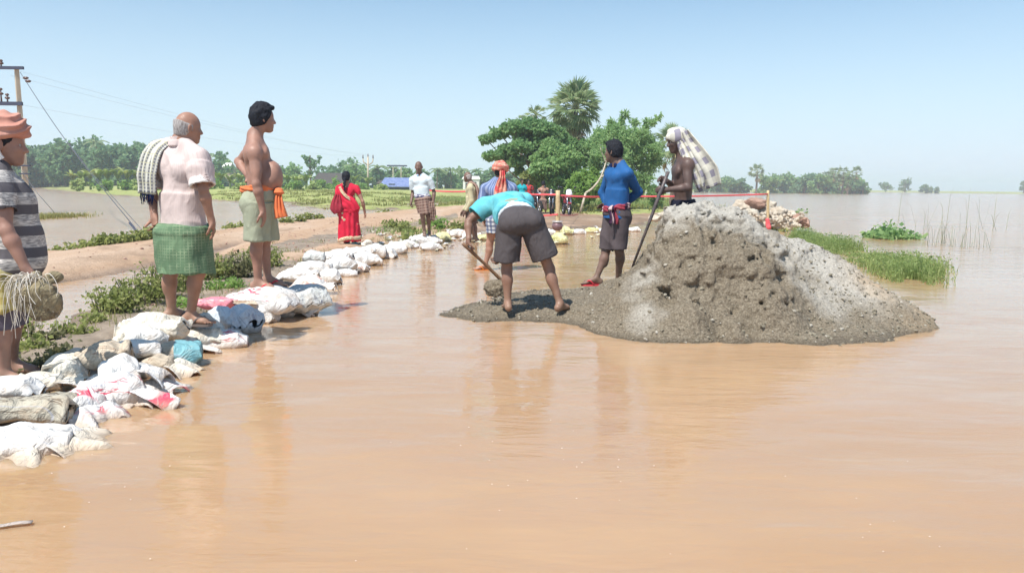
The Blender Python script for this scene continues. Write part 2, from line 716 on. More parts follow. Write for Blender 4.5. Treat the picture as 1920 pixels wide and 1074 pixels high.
M['lungi_yellow'] = CLOTH('lungi_yellow', (0.4, 0.33, 0.1), fn=CHECK((0.46, 0.37, 0.13), (0.24, 0.2, 0.06), (0.52, 0.46, 0.25), 14, 14, 0.35, 0.4))
M['short_slate'] = CLOTH('short_slate', (0.12, 0.1, 0.13))
M['shirt_pink'] = CLOTH('shirt_pink', (0.60, 0.49, 0.46), wr=0.8, fn=lambda T: T.mix(
    T.m('MULTIPLY', T.band(UV(T)[0], 70, 0.25), 0.25), (0.62, 0.505, 0.475), (0.46, 0.34, 0.33)))
M['cuff_light'] = CLOTH('cuff_light', (0.74, 0.69, 0.66))
M['gamcha_check'] = CLOTH('gamcha_check', (0.6, 0.6, 0.55), fn=CHECK((0.62, 0.60, 0.52), (0.05, 0.06, 0.12), (0.60, 0.58, 0.52), 44, 44, 0.55, 0.5, (0.52, 0.49, 0.32), 0.07))
M['lungi_green'] = CLOTH('lungi_green', (0.12, 0.2, 0.11), wr=0.6, fn=lambda T: T.mix(
    T.m('MULTIPLY', T.m('MAXIMUM', T.band(UV(T)[0], 52, 0.22), T.band(UV(T)[1], 46, 0.22)), T.ramp(T.noise(11, 4, None, 1.0), [(0.42, 0.03), (0.66, 0.5)])),
    T.ramp(T.noise(5, 3), [(0.3, (0.095, 0.165, 0.095)), (0.7, (0.15, 0.235, 0.135))]), (0.44, 0.50, 0.32)))
M['short_olive'] = CLOTH('short_olive', (0.36, 0.38, 0.28), wr=0.9)
M['sash_orange'] = CLOTH('sash_orange', (0.72, 0.2, 0.08))
M['saree_red'] = CLOTH('saree_red', (0.58, 0.025, 0.05), fn=lambda T: T.mix(
    T.m('LESS_THAN', T.voro(4.2, T.scale(T.attr('uvw', 'Vector'), (1, 1, 0))), 0.11), (0.60, 0.022, 0.055), (0.62, 0.5, 0.32)))
M['saree_wine'] = CLOTH('saree_wine', (0.32, 0.03, 0.05))
M['saree_gold'] = CLOTH('saree_gold', (0.58, 0.46, 0.28), fn=lambda T: T.ramp(T.noise(45, 3), [(0.35, (0.4, 0.2, 0.12)), (0.55, (0.66, 0.56, 0.38))]))
M['shirt_white'] = CLOTH('shirt_white', (0.60, 0.68, 0.72))
M['shirt_collar_blue'] = CLOTH('shirt_collar_blue', (0.30, 0.42, 0.55))
M['wrap_white_blue'] = CLOTH('wrap_white_blue', (0.6, 0.6, 0.65), fn=lambda T: T.ramp(T.noise(16, 3), [(0.42, (0.06, 0.06, 0.16)), (0.55, (0.68, 0.66, 0.68))]))
M['lungi_brown'] = CLOTH('lungi_brown', (0.2, 0.13, 0.1), fn=CHECK((0.23, 0.145, 0.115), (0.12, 0.06, 0.05), (0.33, 0.24, 0.2), 16, 16))
M['shirt_beige'] = CLOTH('shirt_beige', (0.52, 0.47, 0.31))
M['gamcha_tan'] = CLOTH('gamcha_tan', (0.36, 0.22, 0.17), fn=CHECK((0.40, 0.25, 0.2), (0.22, 0.11, 0.09), (0.42, 0.3, 0.25), 24, 24))
M['short_brown'] = CLOTH('short_brown', (0.14, 0.095, 0.08))
M['shirt_blue_stripe'] = CLOTH('shirt_blue_stripe', (0.15, 0.2, 0.36), fn=lambda T: T.mix(T.band(UV(T)[0], 32, 0.4), (0.13, 0.18, 0.34), (0.3, 0.36, 0.52)))
M['turban_red'] = CLOTH('turban_red', (0.55, 0.16, 0.13), fn=lambda T: T.ramp(T.noise(13, 3, None, 0.8), [(0.36, (0.60, 0.07, 0.08)), (0.54, (0.66, 0.28, 0.20)), (0.72, (0.72, 0.50, 0.42))]))
M['lungi_blue_check'] = CLOTH('lungi_blue_check', (0.3, 0.35, 0.45), fn=CHECK((0.62, 0.64, 0.66), (0.06, 0.09, 0.2), (0.06, 0.08, 0.16), 16, 16, 0.5, 0.5))
M['tee_teal'] = CLOTH('tee_teal', (0.06, 0.40, 0.48), fn=lambda T: T.ramp(T.noise(6, 3), [(0.3, (0.08, 0.40, 0.49)), (0.7, (0.19, 0.54, 0.58))]))
M['vest_white'] = CLOTH('vest_white', (0.66, 0.70, 0.74))
M['tee_band'] = CLOTH('tee_band', (0.30, 0.36, 0.28))
M['short_charcoal'] = CLOTH('short_charcoal', (0.082, 0.072, 0.076), wr=1.0)
M['tee_blue'] = CLOTH('tee_blue', (0.022, 0.105, 0.29), rough=0.7)
M['collar_navy'] = CLOTH('collar_navy', (0.008, 0.016, 0.07))
M['short_dusk'] = CLOTH('short_dusk', (0.10, 0.08, 0.085))
M['sash_stripe'] = CLOTH('sash_stripe', (0.3, 0.1, 0.12), fn=lambda T: T.mix(T.band(UV(T)[0], 5.0, 0.42), (0.30, 0.045, 0.07), T.mix(T.band(UV(T)[0], 15, 0.5), (0.55, 0.4, 0.4), (0.05, 0.02, 0.05))))
M['trouser_dark'] = CLOTH('trouser_dark', (0.014, 0.015, 0.03))
M['cloth_check_grey'] = CLOTH('cloth_check_grey', (0.55, 0.52, 0.46), fn=lambda T: T.mix(T.m('MULTIPLY', T.band(UV(T)[0], 8.0, 0.5), T.band(UV(T)[1], 8.0, 0.5)),
    T.mix(T.m('MULTIPLY', T.m('ADD', T.band(UV(T)[0], 8.0, 0.5), T.band(UV(T)[1], 8.0, 0.5)), 0.5), (0.66, 0.63, 0.54), (0.44, 0.42, 0.38)), (0.26, 0.24, 0.29)))
M['turban_orange'] = CLOTH('turban_orange', (0.62, 0.25, 0.15), fn=lambda T: T.ramp(T.noise(8, 3), [(0.3, (0.46, 0.205, 0.155)), (0.7, (0.60, 0.32, 0.25))]))
M['cloth_teal'] = CLOTH('cloth_teal', (0.02, 0.36, 0.42))
M['cloth_magenta'] = CLOTH('cloth_magenta', (0.6, 0.05, 0.25))
M['cloth_red'] = CLOTH('cloth_red', (0.55, 0.05, 0.05))
M['sole_brown'] = MAT('sole_brown', (0.16, 0.13, 0.12), 0.6)
M['sole_dark'] = MAT('sole_dark', (0.03, 0.03, 0.04), 0.6)
M['strap_red'] = MAT('strap_red', (0.62, 0.05, 0.07), 0.5)
M['sole_orange'] = MAT('sole_orange', (0.65, 0.2, 0.04), 0.6)
M['sole_teal'] = MAT('sole_teal', (0.01, 0.4, 0.5), 0.5)
M['wood'] = MAT('wood', (0.2, 0.11, 0.065), 0.6, 0.3, lambda T: dict(
    col=T.ramp(T.noise(30, 4, T.scale(T.obj(), (1, 1, 0.12)), 0.6), [(0.3, (0.13, 0.065, 0.04)), (0.7, (0.27, 0.16, 0.09))])))
M['bamboo'] = MAT('bamboo', (0.5, 0.38, 0.2), 0.55, 0.3, lambda T: dict(
    col=T.ramp(T.noise(14, 3), [(0.3, (0.42, 0.31, 0.16)), (0.7, (0.60, 0.48, 0.29))])))
M['iron'] = MAT('iron', (0.1, 0.085, 0.085), 0.5, 0.5, lambda T: dict(
    col=T.ramp(T.noise(30, 4), [(0.35, (0.05, 0.045, 0.05)), (0.7, (0.17, 0.13, 0.12))])), metal=0.3)
M['tape_red'] = MAT('tape_red', (0.74, 0.11, 0.125), 0.45, 0.4)

# ---- mud, ground and water
def f_mud(T):
    p = T.obj()
    dry = T.attr('dry')
    big = T.noise(3.0, 4, p)
    fine = T.noise(55, 5, p, 0, 0.7)
    grain = T.noise(160, 3, p, 0, 0.7)
    wetc = T.ramp(fine, [(0.3, (0.10, 0.08, 0.056)), (0.5, (0.215, 0.176, 0.125)), (0.75, (0.39, 0.34, 0.265))])
    dryc = T.ramp(fine, [(0.28, (0.30, 0.275, 0.235)), (0.5, (0.45, 0.42, 0.37)), (0.75, (0.58, 0.55, 0.495))])
    f = T.m('ADD', dry, T.m('MULTIPLY', T.m('SUBTRACT', big, 0.5), 0.9))
    c = T.mix(T.ramp(f, [(0.22, 0.0), (0.78, 1.0)]), wetc, dryc)
    c = T.mix(T.ramp(T.m('ADD', T.sep(T.pos())[2], T.m('MULTIPLY', fine, 0.03)), [(0.012, 0.75), (0.062, 0.0)]), c, (0.085, 0.066, 0.045))
    tan = T.attr('tan')
    c = T.mix(T.m('MULTIPLY', tan, T.ramp(big, [(0.35, 0.1), (0.65, 0.9)])), c, (0.46, 0.34, 0.22))
    b = T.bump(grain, 0.6, 0.012, T.bump(T.noise(26, 5, p, 0, 0.65), 0.75, 0.05))
    return dict(col=c, rough=T.ramp(f, [(0.3, 0.62), (0.7, 0.92)]), normal=b)


M['mud'] = MAT('mud', (0.3, 0.27, 0.2), 0.8, 0.25, f_mud)
M['clod'] = MAT('clod', (0.3, 0.27, 0.2), 0.85, 0.2, lambda T: dict(
    col=T.mix(T.ramp(T.noise(40, 4), [(0.3, 0.0), (0.7, 1.0)]), T.ramp(T.attr('rnd'), [(0.0, (0.10, 0.085, 0.06)), (0.7, (0.24, 0.21, 0.16)), (1.0, (0.55, 0.52, 0.47))]), (0.28, 0.25, 0.19)),
    normal=T.bump(T.noise(120, 4), 0.6, 0.01)))


def f_ground(T):
    p = T.obj()
    dirt, grass, wet = T.attr('dirt'), T.attr('grass'), T.attr('wet')
    n1 = T.noise(0.5, 5, p)
    n2 = T.noise(5, 5, p, 0, 0.65)
    track = T.noise(1.1, 4, T.scale(p, (1, 0.12, 1), (0, 0, 0.16)))
    mud = T.ramp(n2, [(0.3, (0.19, 0.15, 0.115)), (0.7, (0.36, 0.29, 0.225))])
    dc = T.mix(T.ramp(n2, [(0.3, 0.0), (0.7, 1.0)]), (0.38, 0.245, 0.155), (0.50, 0.345, 0.235))
    dc = T.mix(T.ramp(track, [(0.42, 0.0), (0.66, 0.75)]), dc, (0.53, 0.40, 0.30))
    dc = T.mix(T.ramp(T.noise(1.7, 5, T.scale(p, (1, 0.35, 1), (0, 0, 0.4)), 0.5, 0.7), [(0.52, 0.0), (0.66, 0.7)]), dc, (0.30, 0.205, 0.14))
    g1 = T.mix(T.ramp(T.noise(0.9, 5, p, 0, 0.65), [(0.36, 0.0), (0.64, 1.0)]), (0.30, 0.34, 0.10), (0.44, 0.41, 0.19))
    gc = T.mix(T.ramp(T.noise(9, 5, p, 0, 0.7), [(0.3, 0.0), (0.6, 1.0)]), (0.19, 0.24, 0.07), g1)
    edge = T.m('MULTIPLY', T.m('SUBTRACT', n2, 0.5), 0.7)
    c = T.mix(T.ramp(T.m('ADD', dirt, edge), [(0.4, 0.0), (0.6, 1.0)]), mud, dc)
    c = T.mix(T.ramp(T.m('ADD', grass, edge), [(0.4, 0.0), (0.6, 1.0)]), c, gc)
    c = T.mix(T.m('MULTIPLY', wet, 0.75), c, (0.16, 0.105, 0.07))
    return dict(col=c, rough=T.m('SUBTRACT', 0.92, T.m('MULTIPLY', wet, 0.45)),
                normal=T.bump(T.noise(18, 6, p, 0, 0.7), 0.6, 0.05))


M['ground'] = MAT('ground', (0.3, 0.2, 0.15), 0.9, 0.2, f_ground)


def f_water(T):
    p = T.pos()
    n = T.noise(0.20, 4, p, 0.8)
    silt = T.noise(1.3, 5, T.scale(p, (0.35, 1.5, 1), (0, 0, 0.2)), 1.2, 0.6)
    col = T.ramp(n, [(0.32, (0.40, 0.25, 0.135)), (0.68, (0.45, 0.295, 0.185))])
    col = T.mix(T.ramp(silt, [(0.42, 0.0), (0.72, 0.35)]), col, (0.48, 0.325, 0.185))
    rip = T.noise(2.3, 4, T.scale(p, (0.5, 1.6, 1), (0, 0, 0.22)), 0.9, 0.55)
    chop = T.noise(8.5, 3, T.scale(p, (0.45, 1.6, 1), (0, 0, -0.15)), 0.5, 0.5)
    swell = T.noise(0.4, 2, T.scale(p, (0.7, 1.3, 1)), 0.3)
    calm = T.noise(0.33, 3, p, 0.6)
    wind = T.attr('wind')
    b = T.bump(swell, 0.35, 0.10)
    b = T.bump(T.m('MULTIPLY', T.m('MULTIPLY', rip, T.ramp(calm, [(0.3, 0.45), (0.7, 1.2)])), T.m('MULTIPLY_ADD', wind, 5.0, 1.0)), 0.28, 0.038, b)
    b = T.bump(chop, 0.24, 0.012, b)
    return dict(col=col, normal=b, rough=T.m('MULTIPLY_ADD', wind, 0.12, 0.03))


M['water'] = MAT('water', (0.4, 0.22, 0.1), 0.06, 0.5, f_water)
M['water'].node_tree.nodes['Principled BSDF'].inputs['IOR'].default_value = 1.45
M['foam'] = MAT('foam', (0.72, 0.60, 0.50), 0.6)

# ---- sandbags
def f_bag(base, print_c=None, amt=0.5, dirt=0.35):
    def f(T):
        p = T.obj()
        u = T.attr('uvw', 'Vector')
        r = T.rnd()
        weave = T.noise(120, 2, u)
        cr_ = T.noise(7, 4, p, 1.4, 0.6)
        c = T.ramp(T.noise(4, 4, p), [(0.3, vary(base, 0.86)), (0.65, base)])
        if print_c is not None:
            uo = T.node('VectorMath', operation='ADD')
            T.put(uo.inputs[0], u)
            T.put(uo.inputs[1], T.comb(r, T.m('MULTIPLY', r, 3.1), 0.0))
            blk = T.ramp(T.noise(2.6, 1, uo.outputs[0], 0.3), [(0.60 - 0.2 * amt, 0.0), (0.63 - 0.2 * amt, 1.0)])
            let = T.ramp(T.noise(17, 2, T.scale(uo.outputs[0], (1, 0.55, 1)), 0.8), [(0.44, 1.0), (0.5, 0.0)])
            s = T.sep(u)
            hid = T.m('GREATER_THAN', s[2], 0.15)
            c = T.mix(T.m('MULTIPLY', T.m('MULTIPLY', blk, let), hid), c, print_c)
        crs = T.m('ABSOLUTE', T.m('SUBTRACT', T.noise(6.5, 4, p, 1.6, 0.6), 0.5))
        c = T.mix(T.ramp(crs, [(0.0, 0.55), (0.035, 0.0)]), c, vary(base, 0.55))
        stripe = T.band(T.sep(u)[1], 9.0, 0.03)
        c = T.mix(T.m('MULTIPLY', stripe, 0.35), c, (0.35, 0.38, 0.5))
        mudm = T.ramp(T.noise(5.5, 5, p, 0.3, 0.65), [(0.62 - 0.25 * dirt, 0.0), (0.85 - 0.2 * dirt, 0.75)])
        low = T.ramp(T.sep(T.pos())[2], [(0.0, 0.75), (0.06, 0.0)])
        c = T.mix(T.m('MAXIMUM', mudm, low), c, (0.37, 0.25, 0.16))
        return dict(col=c, normal=T.bump(weave, 0.1, 0.003, T.bump(cr_, 0.75, 0.06)))
    return f


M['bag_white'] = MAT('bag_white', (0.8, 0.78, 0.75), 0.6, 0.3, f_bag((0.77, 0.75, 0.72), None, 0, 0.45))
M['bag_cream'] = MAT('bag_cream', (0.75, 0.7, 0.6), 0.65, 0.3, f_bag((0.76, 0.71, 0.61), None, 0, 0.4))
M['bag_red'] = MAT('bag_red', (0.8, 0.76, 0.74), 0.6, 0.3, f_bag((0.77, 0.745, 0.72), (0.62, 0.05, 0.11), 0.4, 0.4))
M['bag_shade_tint'] = MAT('bag_shade_tint', (0.6, 0.64, 0.7), 0.6, 0.3, f_bag((0.62, 0.67, 0.73), (0.30, 0.33, 0.42), -0.05, 0.15))  # grey-blue base paints the bald man's cast shadow into the sack colour
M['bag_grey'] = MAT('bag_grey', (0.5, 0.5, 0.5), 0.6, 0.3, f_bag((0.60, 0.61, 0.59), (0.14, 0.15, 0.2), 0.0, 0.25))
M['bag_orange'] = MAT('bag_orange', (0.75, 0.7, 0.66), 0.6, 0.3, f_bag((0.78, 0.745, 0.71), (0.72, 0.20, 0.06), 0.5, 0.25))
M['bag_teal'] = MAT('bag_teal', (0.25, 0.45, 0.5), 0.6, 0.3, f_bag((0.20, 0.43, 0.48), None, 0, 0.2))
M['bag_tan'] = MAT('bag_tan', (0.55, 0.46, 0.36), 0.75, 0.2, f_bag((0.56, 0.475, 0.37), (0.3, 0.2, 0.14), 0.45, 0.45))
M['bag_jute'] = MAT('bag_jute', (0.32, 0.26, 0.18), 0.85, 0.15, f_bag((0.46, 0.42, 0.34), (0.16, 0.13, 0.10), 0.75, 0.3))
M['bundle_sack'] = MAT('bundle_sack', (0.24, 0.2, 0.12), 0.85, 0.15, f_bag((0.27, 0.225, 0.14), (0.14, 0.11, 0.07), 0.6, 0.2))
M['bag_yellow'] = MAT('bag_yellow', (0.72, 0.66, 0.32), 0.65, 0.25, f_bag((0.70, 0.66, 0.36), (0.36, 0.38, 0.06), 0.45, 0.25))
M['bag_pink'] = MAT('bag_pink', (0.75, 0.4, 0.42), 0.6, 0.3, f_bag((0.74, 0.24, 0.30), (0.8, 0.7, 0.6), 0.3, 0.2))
M['straw'] = MAT('straw', (0.5, 0.42, 0.3), 0.85, 0.1, lambda T: dict(col=T.ramp(T.attr('rnd'), [(0.0, (0.26, 0.2, 0.13)), (1.0, (0.62, 0.55, 0.43))])))
M['cord'] = MAT('cord', (0.6, 0.56, 0.5), 0.8, 0.15, lambda T: dict(col=T.ramp(T.attr('rnd'), [(0.0, (0.40, 0.34, 0.26)), (1.0, (0.74, 0.70, 0.64))])))


# ---- plants
def LEAF(name, a, b, c=None, rough=0.55, trans=0.58):
    def f(T):
        col = T.ramp(T.attr('rnd'), [(0.0, a), (0.6, b)] + ([(1.0, c)] if c else []))
        return dict(col=col)
    return MAT(name, b, rough, 0.3, f, trans=trans)


M['leaf_dark'] = LEAF('leaf_dark', (0.11, 0.22, 0.105), (0.21, 0.35, 0.165), (0.3, 0.44, 0.22))
M['leaf_rain'] = LEAF('leaf_rain', (0.13, 0.27, 0.105), (0.25, 0.41, 0.165), (0.37, 0.53, 0.24))
M['leaf_mid'] = LEAF('leaf_mid', (0.16, 0.3, 0.115), (0.3, 0.46, 0.175), (0.43, 0.58, 0.26))
M['leaf_bright'] = LEAF('leaf_bright', (0.16, 0.29, 0.07), (0.28, 0.44, 0.11), (0.39, 0.53, 0.18))
M['leaf_feather'] = LEAF('leaf_feather', (0.22, 0.37, 0.15), (0.36, 0.53, 0.23), (0.48, 0.64, 0.34))
M['leaf_weed'] = LEAF('leaf_weed', (0.19, 0.235, 0.07), (0.34, 0.38, 0.125), (0.5, 0.5, 0.22))
M['leaf_weed_dark'] = LEAF('leaf_weed_dark', (0.1, 0.105, 0.05), (0.2, 0.2, 0.095), (0.33, 0.31, 0.16))
M['leaf_banana'] = LEAF('leaf_banana', (0.26, 0.36, 0.11), (0.42, 0.52, 0.18), (0.6, 0.62, 0.3))
M['palm_green'] = LEAF('palm_green', (0.17, 0.26, 0.12), (0.3, 0.39, 0.2), (0.48, 0.5, 0.32))
M['palm_dry'] = LEAF('palm_dry', (0.24, 0.17, 0.08), (0.42, 0.33, 0.18), (0.55, 0.45, 0.28), 0.8, 0.15)
M['grass'] = LEAF('grass', (0.19, 0.27, 0.08), (0.31, 0.41, 0.14), (0.46, 0.52, 0.24))
M['grass_dry'] = LEAF('grass_dry', (0.2, 0.21, 0.06), (0.32, 0.32, 0.11), (0.46, 0.43, 0.2))
M['reed'] = LEAF('reed', (0.25, 0.27, 0.16), (0.4, 0.42, 0.28), (0.52, 0.52, 0.4))
M['bark'] = MAT('bark', (0.2, 0.15, 0.11), 0.9, 0.1, lambda T: dict(
    col=T.ramp(T.noise(6, 5, T.scale(T.obj(), (3, 3, 0.5))), [(0.3, (0.10, 0.075, 0.055)), (0.7, (0.27, 0.21, 0.16))]),
    normal=T.bump(T.noise(14, 4, T.scale(T.obj(), (3, 3, 0.5))), 0.8, 0.05)))
M['bark_pale'] = MAT('bark_pale', (0.5, 0.42, 0.33), 0.9, 0.1, lambda T: dict(
    col=T.ramp(T.noise(6, 5), [(0.3, (0.36, 0.29, 0.22)), (0.7, (0.60, 0.53, 0.43))])))
M['rock'] = MAT('rock', (0.5, 0.36, 0.25), 0.9, 0.15, lambda T: dict(
    col=T.mix(T.ramp(T.rnd(), [(0.0, 0.0), (1.0, 1.0)]), T.ramp(T.noise(4, 5), [(0.3, (0.42, 0.345, 0.265)), (0.7, (0.64, 0.56, 0.46))]),
              T.ramp(T.noise(5, 5), [(0.3, (0.42, 0.36, 0.28)), (0.7, (0.66, 0.60, 0.50))])),
    normal=T.bump(T.noise(9, 5, None, 0, 0.65), 0.8, 0.12)))
M['rock_red'] = MAT('rock_red', (0.3, 0.15, 0.1), 0.9, 0.15, lambda T: dict(
    col=T.ramp(T.noise(4, 5), [(0.3, (0.28, 0.165, 0.125)), (0.7, (0.44, 0.29, 0.225))]), normal=T.bump(T.noise(9, 5), 0.8, 0.1)))
M['concrete'] = MAT('concrete', (0.5, 0.43, 0.34), 0.9, 0.1, lambda T: dict(
    col=T.ramp(T.noise(5, 5, T.scale(T.obj(), (2, 2, 0.4))), [(0.3, (0.42, 0.34, 0.24)), (0.7, (0.58, 0.50, 0.40))])))
M['steel_dark'] = MAT('steel_dark', (0.05, 0.055, 0.09), 0.5, 0.4)
M['porcelain'] = MAT('porcelain', (0.12, 0.07, 0.06), 0.25, 0.5)
M['wire_pale'] = MAT('wire_pale', (0.4, 0.42, 0.45), 0.5, 0.3)
M['wire'] = MAT('wire', (0.14, 0.14, 0.16), 0.5, 0.4, metal=0.5)
M['tarp_blue'] = MAT('tarp_blue', (0.09, 0.14, 0.4), 0.5, 0.3, lambda T: dict(
    col=T.ramp(T.noise(3, 4), [(0.3, (0.11, 0.15, 0.33)), (0.7, (0.22, 0.27, 0.45))]), normal=T.bump(T.noise(3, 3), 0.6, 0.1)))
M['hut_wall'] = MAT('hut_wall', (0.4, 0.32, 0.24), 0.9, 0.1, lambda T: dict(col=T.ramp(T.noise(2, 4), [(0.3, (0.33, 0.26, 0.19)), (0.7, (0.52, 0.43, 0.33))])))
M['hut_dark'] = MAT('hut_dark', (0.05, 0.06, 0.05), 0.9, 0.1)
M['thatch'] = MAT('thatch', (0.12, 0.11, 0.12), 0.95, 0.1, lambda T: dict(
    col=T.ramp(T.noise(14, 4, T.scale(T.obj(), (3, 3, 0.3))), [(0.3, (0.05, 0.045, 0.045)), (0.7, (0.12, 0.105, 0.10))]), normal=T.bump(T.noise(14, 3), 0.7, 0.1)))
M['plaster'] = MAT('plaster', (0.72, 0.7, 0.68), 0.85, 0.1, lambda T: dict(col=T.ramp(T.noise(1.2, 5), [(0.3, (0.6, 0.57, 0.53)), (0.6, (0.78, 0.76, 0.73))])))
M['paint_red'] = MAT('paint_red', (0.34, 0.03, 0.05), 0.25, 0.5)
M['paint_white'] = MAT('paint_white', (0.75, 0.76, 0.8), 0.3, 0.5)
M['paint_black'] = MAT('paint_black', (0.02, 0.022, 0.03), 0.3, 0.5)
M['rubber'] = MAT('rubber', (0.02, 0.02, 0.02), 0.8, 0.2)
M['chrome'] = MAT('chrome', (0.6, 0.6, 0.62), 0.2, 0.5, metal=0.9)
M['glass_lamp'] = MAT('glass_lamp', (0.7, 0.72, 0.75), 0.08, 0.6)
M['pot_metal'] = MAT('pot_metal', (0.22, 0.13, 0.14), 0.4, 0.5, metal=0.3)
M['pot_rim'] = MAT('pot_rim', (0.7, 0.7, 0.72), 0.35, 0.5, metal=0.5)
_w = M['water'].node_tree.nodes['Principled BSDF']
_w.inputs['Subsurface Weight'].default_value = 0.8
_w.inputs['Subsurface Radius'].default_value = (1.0, 0.7, 0.45)
_w.inputs['Subsurface Scale'].default_value = 0.16

# ------------------------------------------------------------------ the setting: ground, flood water
def segdist(p, poly, closed=True):
    poly = np.asarray(poly, float)[:, :2]
    q = np.roll(poly, -1, 0) if closed else poly[1:]
    a = poly if closed else poly[:-1]
    d = np.full(len(p), 1e9)
    for s, e in zip(a, q):
        ab = e - s
        t = np.clip(((p - s) @ ab) / (ab @ ab + 1e-12), 0, 1)
        d = np.minimum(d, np.hypot(*(p - s - t[:, None] * ab).T))
    return d


def inside(p, poly):
    poly = np.asarray(poly, float)[:, :2]
    x, y = p.T
    r = np.zeros(len(p), bool)
    j = len(poly) - 1
    for i in range(len(poly)):
        xi, yi = poly[i]
        xj, yj = poly[j]
        c = ((yi > y) != (yj > y)) & (x < (xj - xi) * (y - yi) / (yj - yi + 1e-12) + xi)
        r ^= c
        j = i
    return r


def sdist(p, poly):
    return np.where(inside(p, poly), 1, -1) * segdist(p, poly)


px2 = lambda L: [G(*q)[:2] for q in L]
EMB = [(-9.0, 2.2)] + [(-4.2, 2.6)] + px2([(-60, 850), (40, 790), (120, 735), (250, 672), (340, 640), (480, 572), (590, 512), (660, 480), (745, 461), (800, 452), (860, 444), (900, 440), (905, 425)]) + \
    px2([(880, 412), (930, 402), (960, 397), (900, 380), (850, 381), (760, 398), (700, 405), (650, 409), (590, 416), (430, 436), (300, 455), (270, 459), (170, 472), (95, 483)]) + [(-16.0, 9.0), (-16.0, 2.2)]
ROADC = [(-18.0, 8.8)] + px2([(95, 503), (300, 474), (500, 442), (650, 424), (760, 408), (850, 396), (930, 390), (1000, 388)])
PUD = px2([(-60, 585), (60, 545), (140, 524), (300, 486), (420, 460), (470, 453), (450, 470), (340, 512), (230, 556), (130, 600), (40, 645), (-60, 690)])
MID = px2([(755, 399), (860, 376), (960, 368), (1100, 363), (1262, 364), (1270, 378), (1250, 400), (1180, 407), (1090, 404), (1040, 400), (960, 398), (880, 404), (840, 396)])
FLAT = px2([(880, 436), (960, 430), (1060, 427), (1185, 421), (1250, 412), (1262, 385), (1240, 380), (1060, 385), (960, 385), (860, 400), (850, 430)])
FARL = px2([(-420, 346), (-150, 347), (45, 350.5), (120, 358.5), (200, 366), (270, 370), (400, 376), (480, 380), (540, 384), (600, 393), (690, 396), (760, 398), (862, 374), (960, 366), (1100, 361), (1240, 361)]) + [(160, 1100.0), (-900, 1100.0)]
FARR = px2([(1150, 359.6), (1335, 360.6), (1500, 361.0), (1630, 361.3), (1645, 360.9), (1800, 362.9), (1960, 364.6), (2200, 367)]) + [(1500, 1400.0), (60, 1400.0)]

na, nd = 460, 430
ang = np.radians(np.linspace(-64, 64, na))
dst = np.exp(np.linspace(math.log(1.6), math.log(1700), nd))
A_, D_ = np.meshgrid(ang, dst, indexing='ij')
gx, gy = (np.sin(A_) * D_).ravel(), (np.cos(A_) * D_).ravel()
gp = np.stack([gx, gy], -1)
sE, sM, sFL, sFR, sPu, sF = (sdist(gp, q) for q in (EMB, MID, FARL, FARR, PUD, FLAT))
dR = segdist(gp, ROADC, False)
g3 = np.stack([gx, gy, 0 * gx], -1)
nz1, nz2, nz3 = fbm(g3 * 0.9, 4, 3), fbm(g3 * 4.0, 3, 9), fbm(g3 * 0.12, 3, 21)
bed = -0.35 + 0 * gx
hE = np.clip((sE + 0.12 * nz1) * 0.28, -0.35, 0.085) + 0.10 * (1 - sstep(1.2, 2.1, dR)) * (sE > -0.2) * sstep(-0.1, 0.6, sE)
hE += 0.022 * nz2 * sstep(0, 0.5, sE) * (0.4 + 0.6 * sstep(1.2, 1.8, dR))
hE -= 0.17 * sstep(-0.45, 0.30, sPu + 0.12 * nz1) * (sE > 0)
rut = np.exp(-((np.abs(dR) - 0.75) / 0.16) ** 2)
hE -= 0.025 * rut * (dR < 1.6)
hM = np.clip((sM + 0.5 * nz1) * 0.10, -0.35, 0.12) + 0.03 * nz1 * (sM > 0)
hFL = np.clip((sFL + 2.0 * nz1 + 1.5 * nz3) * 0.045, -0.35, 0.62) + 0.05 * nz1 * sstep(0, 3, sFL)
hFR = np.clip((sFR + 4 * nz3) * 0.03, -0.35, 1.3)
hF = np.clip((sF + 0.5 * nz1) * 0.08, -0.35, 0.022) + 0.022 * nz1 * (sF > 0.2) + 0.01 * nz2 * (sF > 0)
gz = np.max([bed, hE, hM, hFL, hFR, hF], 0)
dirt = (1 - sstep(1.5, 2.1, dR + 0.25 * nz1)) * (sE > -0.4)
dirt = np.maximum(dirt, 0.85 * (sE > 0) * sstep(2.0, 3.2, dR) * (gy > 12))
dirt = np.maximum(dirt, 0.9 * (sM > -1) * (1 - sstep(1.8, 3.0, dR)))
dirt = np.maximum(dirt, (sF > 0) * 1.0)
grass = np.maximum(sstep(0.02, 0.08, hM) * (sM > 0) * sstep(1.6, 2.6, dR), np.maximum(sstep(0.0, 0.06, hFL) * (sFL > 0), sstep(0, 0.1, hFR) * (sFR > 0)))
wet = 1 - sstep(0.0, 0.075, gz)
F_ = grid_faces(na, nd, 0, True)
ground = mesh('ground', np.stack([gx, gy, gz], -1), F_, M['ground'], attrs={'dirt': dirt, 'grass': grass, 'wet': wet})
tag(ground, kind='structure')


def ground_z(x, y):
    a = math.atan2(x, y)
    d = math.hypot(x, y)
    i = int(np.clip((a - ang[0]) / (ang[-1] - ang[0]) * (na - 1) + 0.5, 0, na - 1))
    j = int(np.clip(math.log(d / 1.6) / math.log(1700 / 1.6) * (nd - 1) + 0.5, 0, nd - 1))
    return float(gz[i * nd + j])


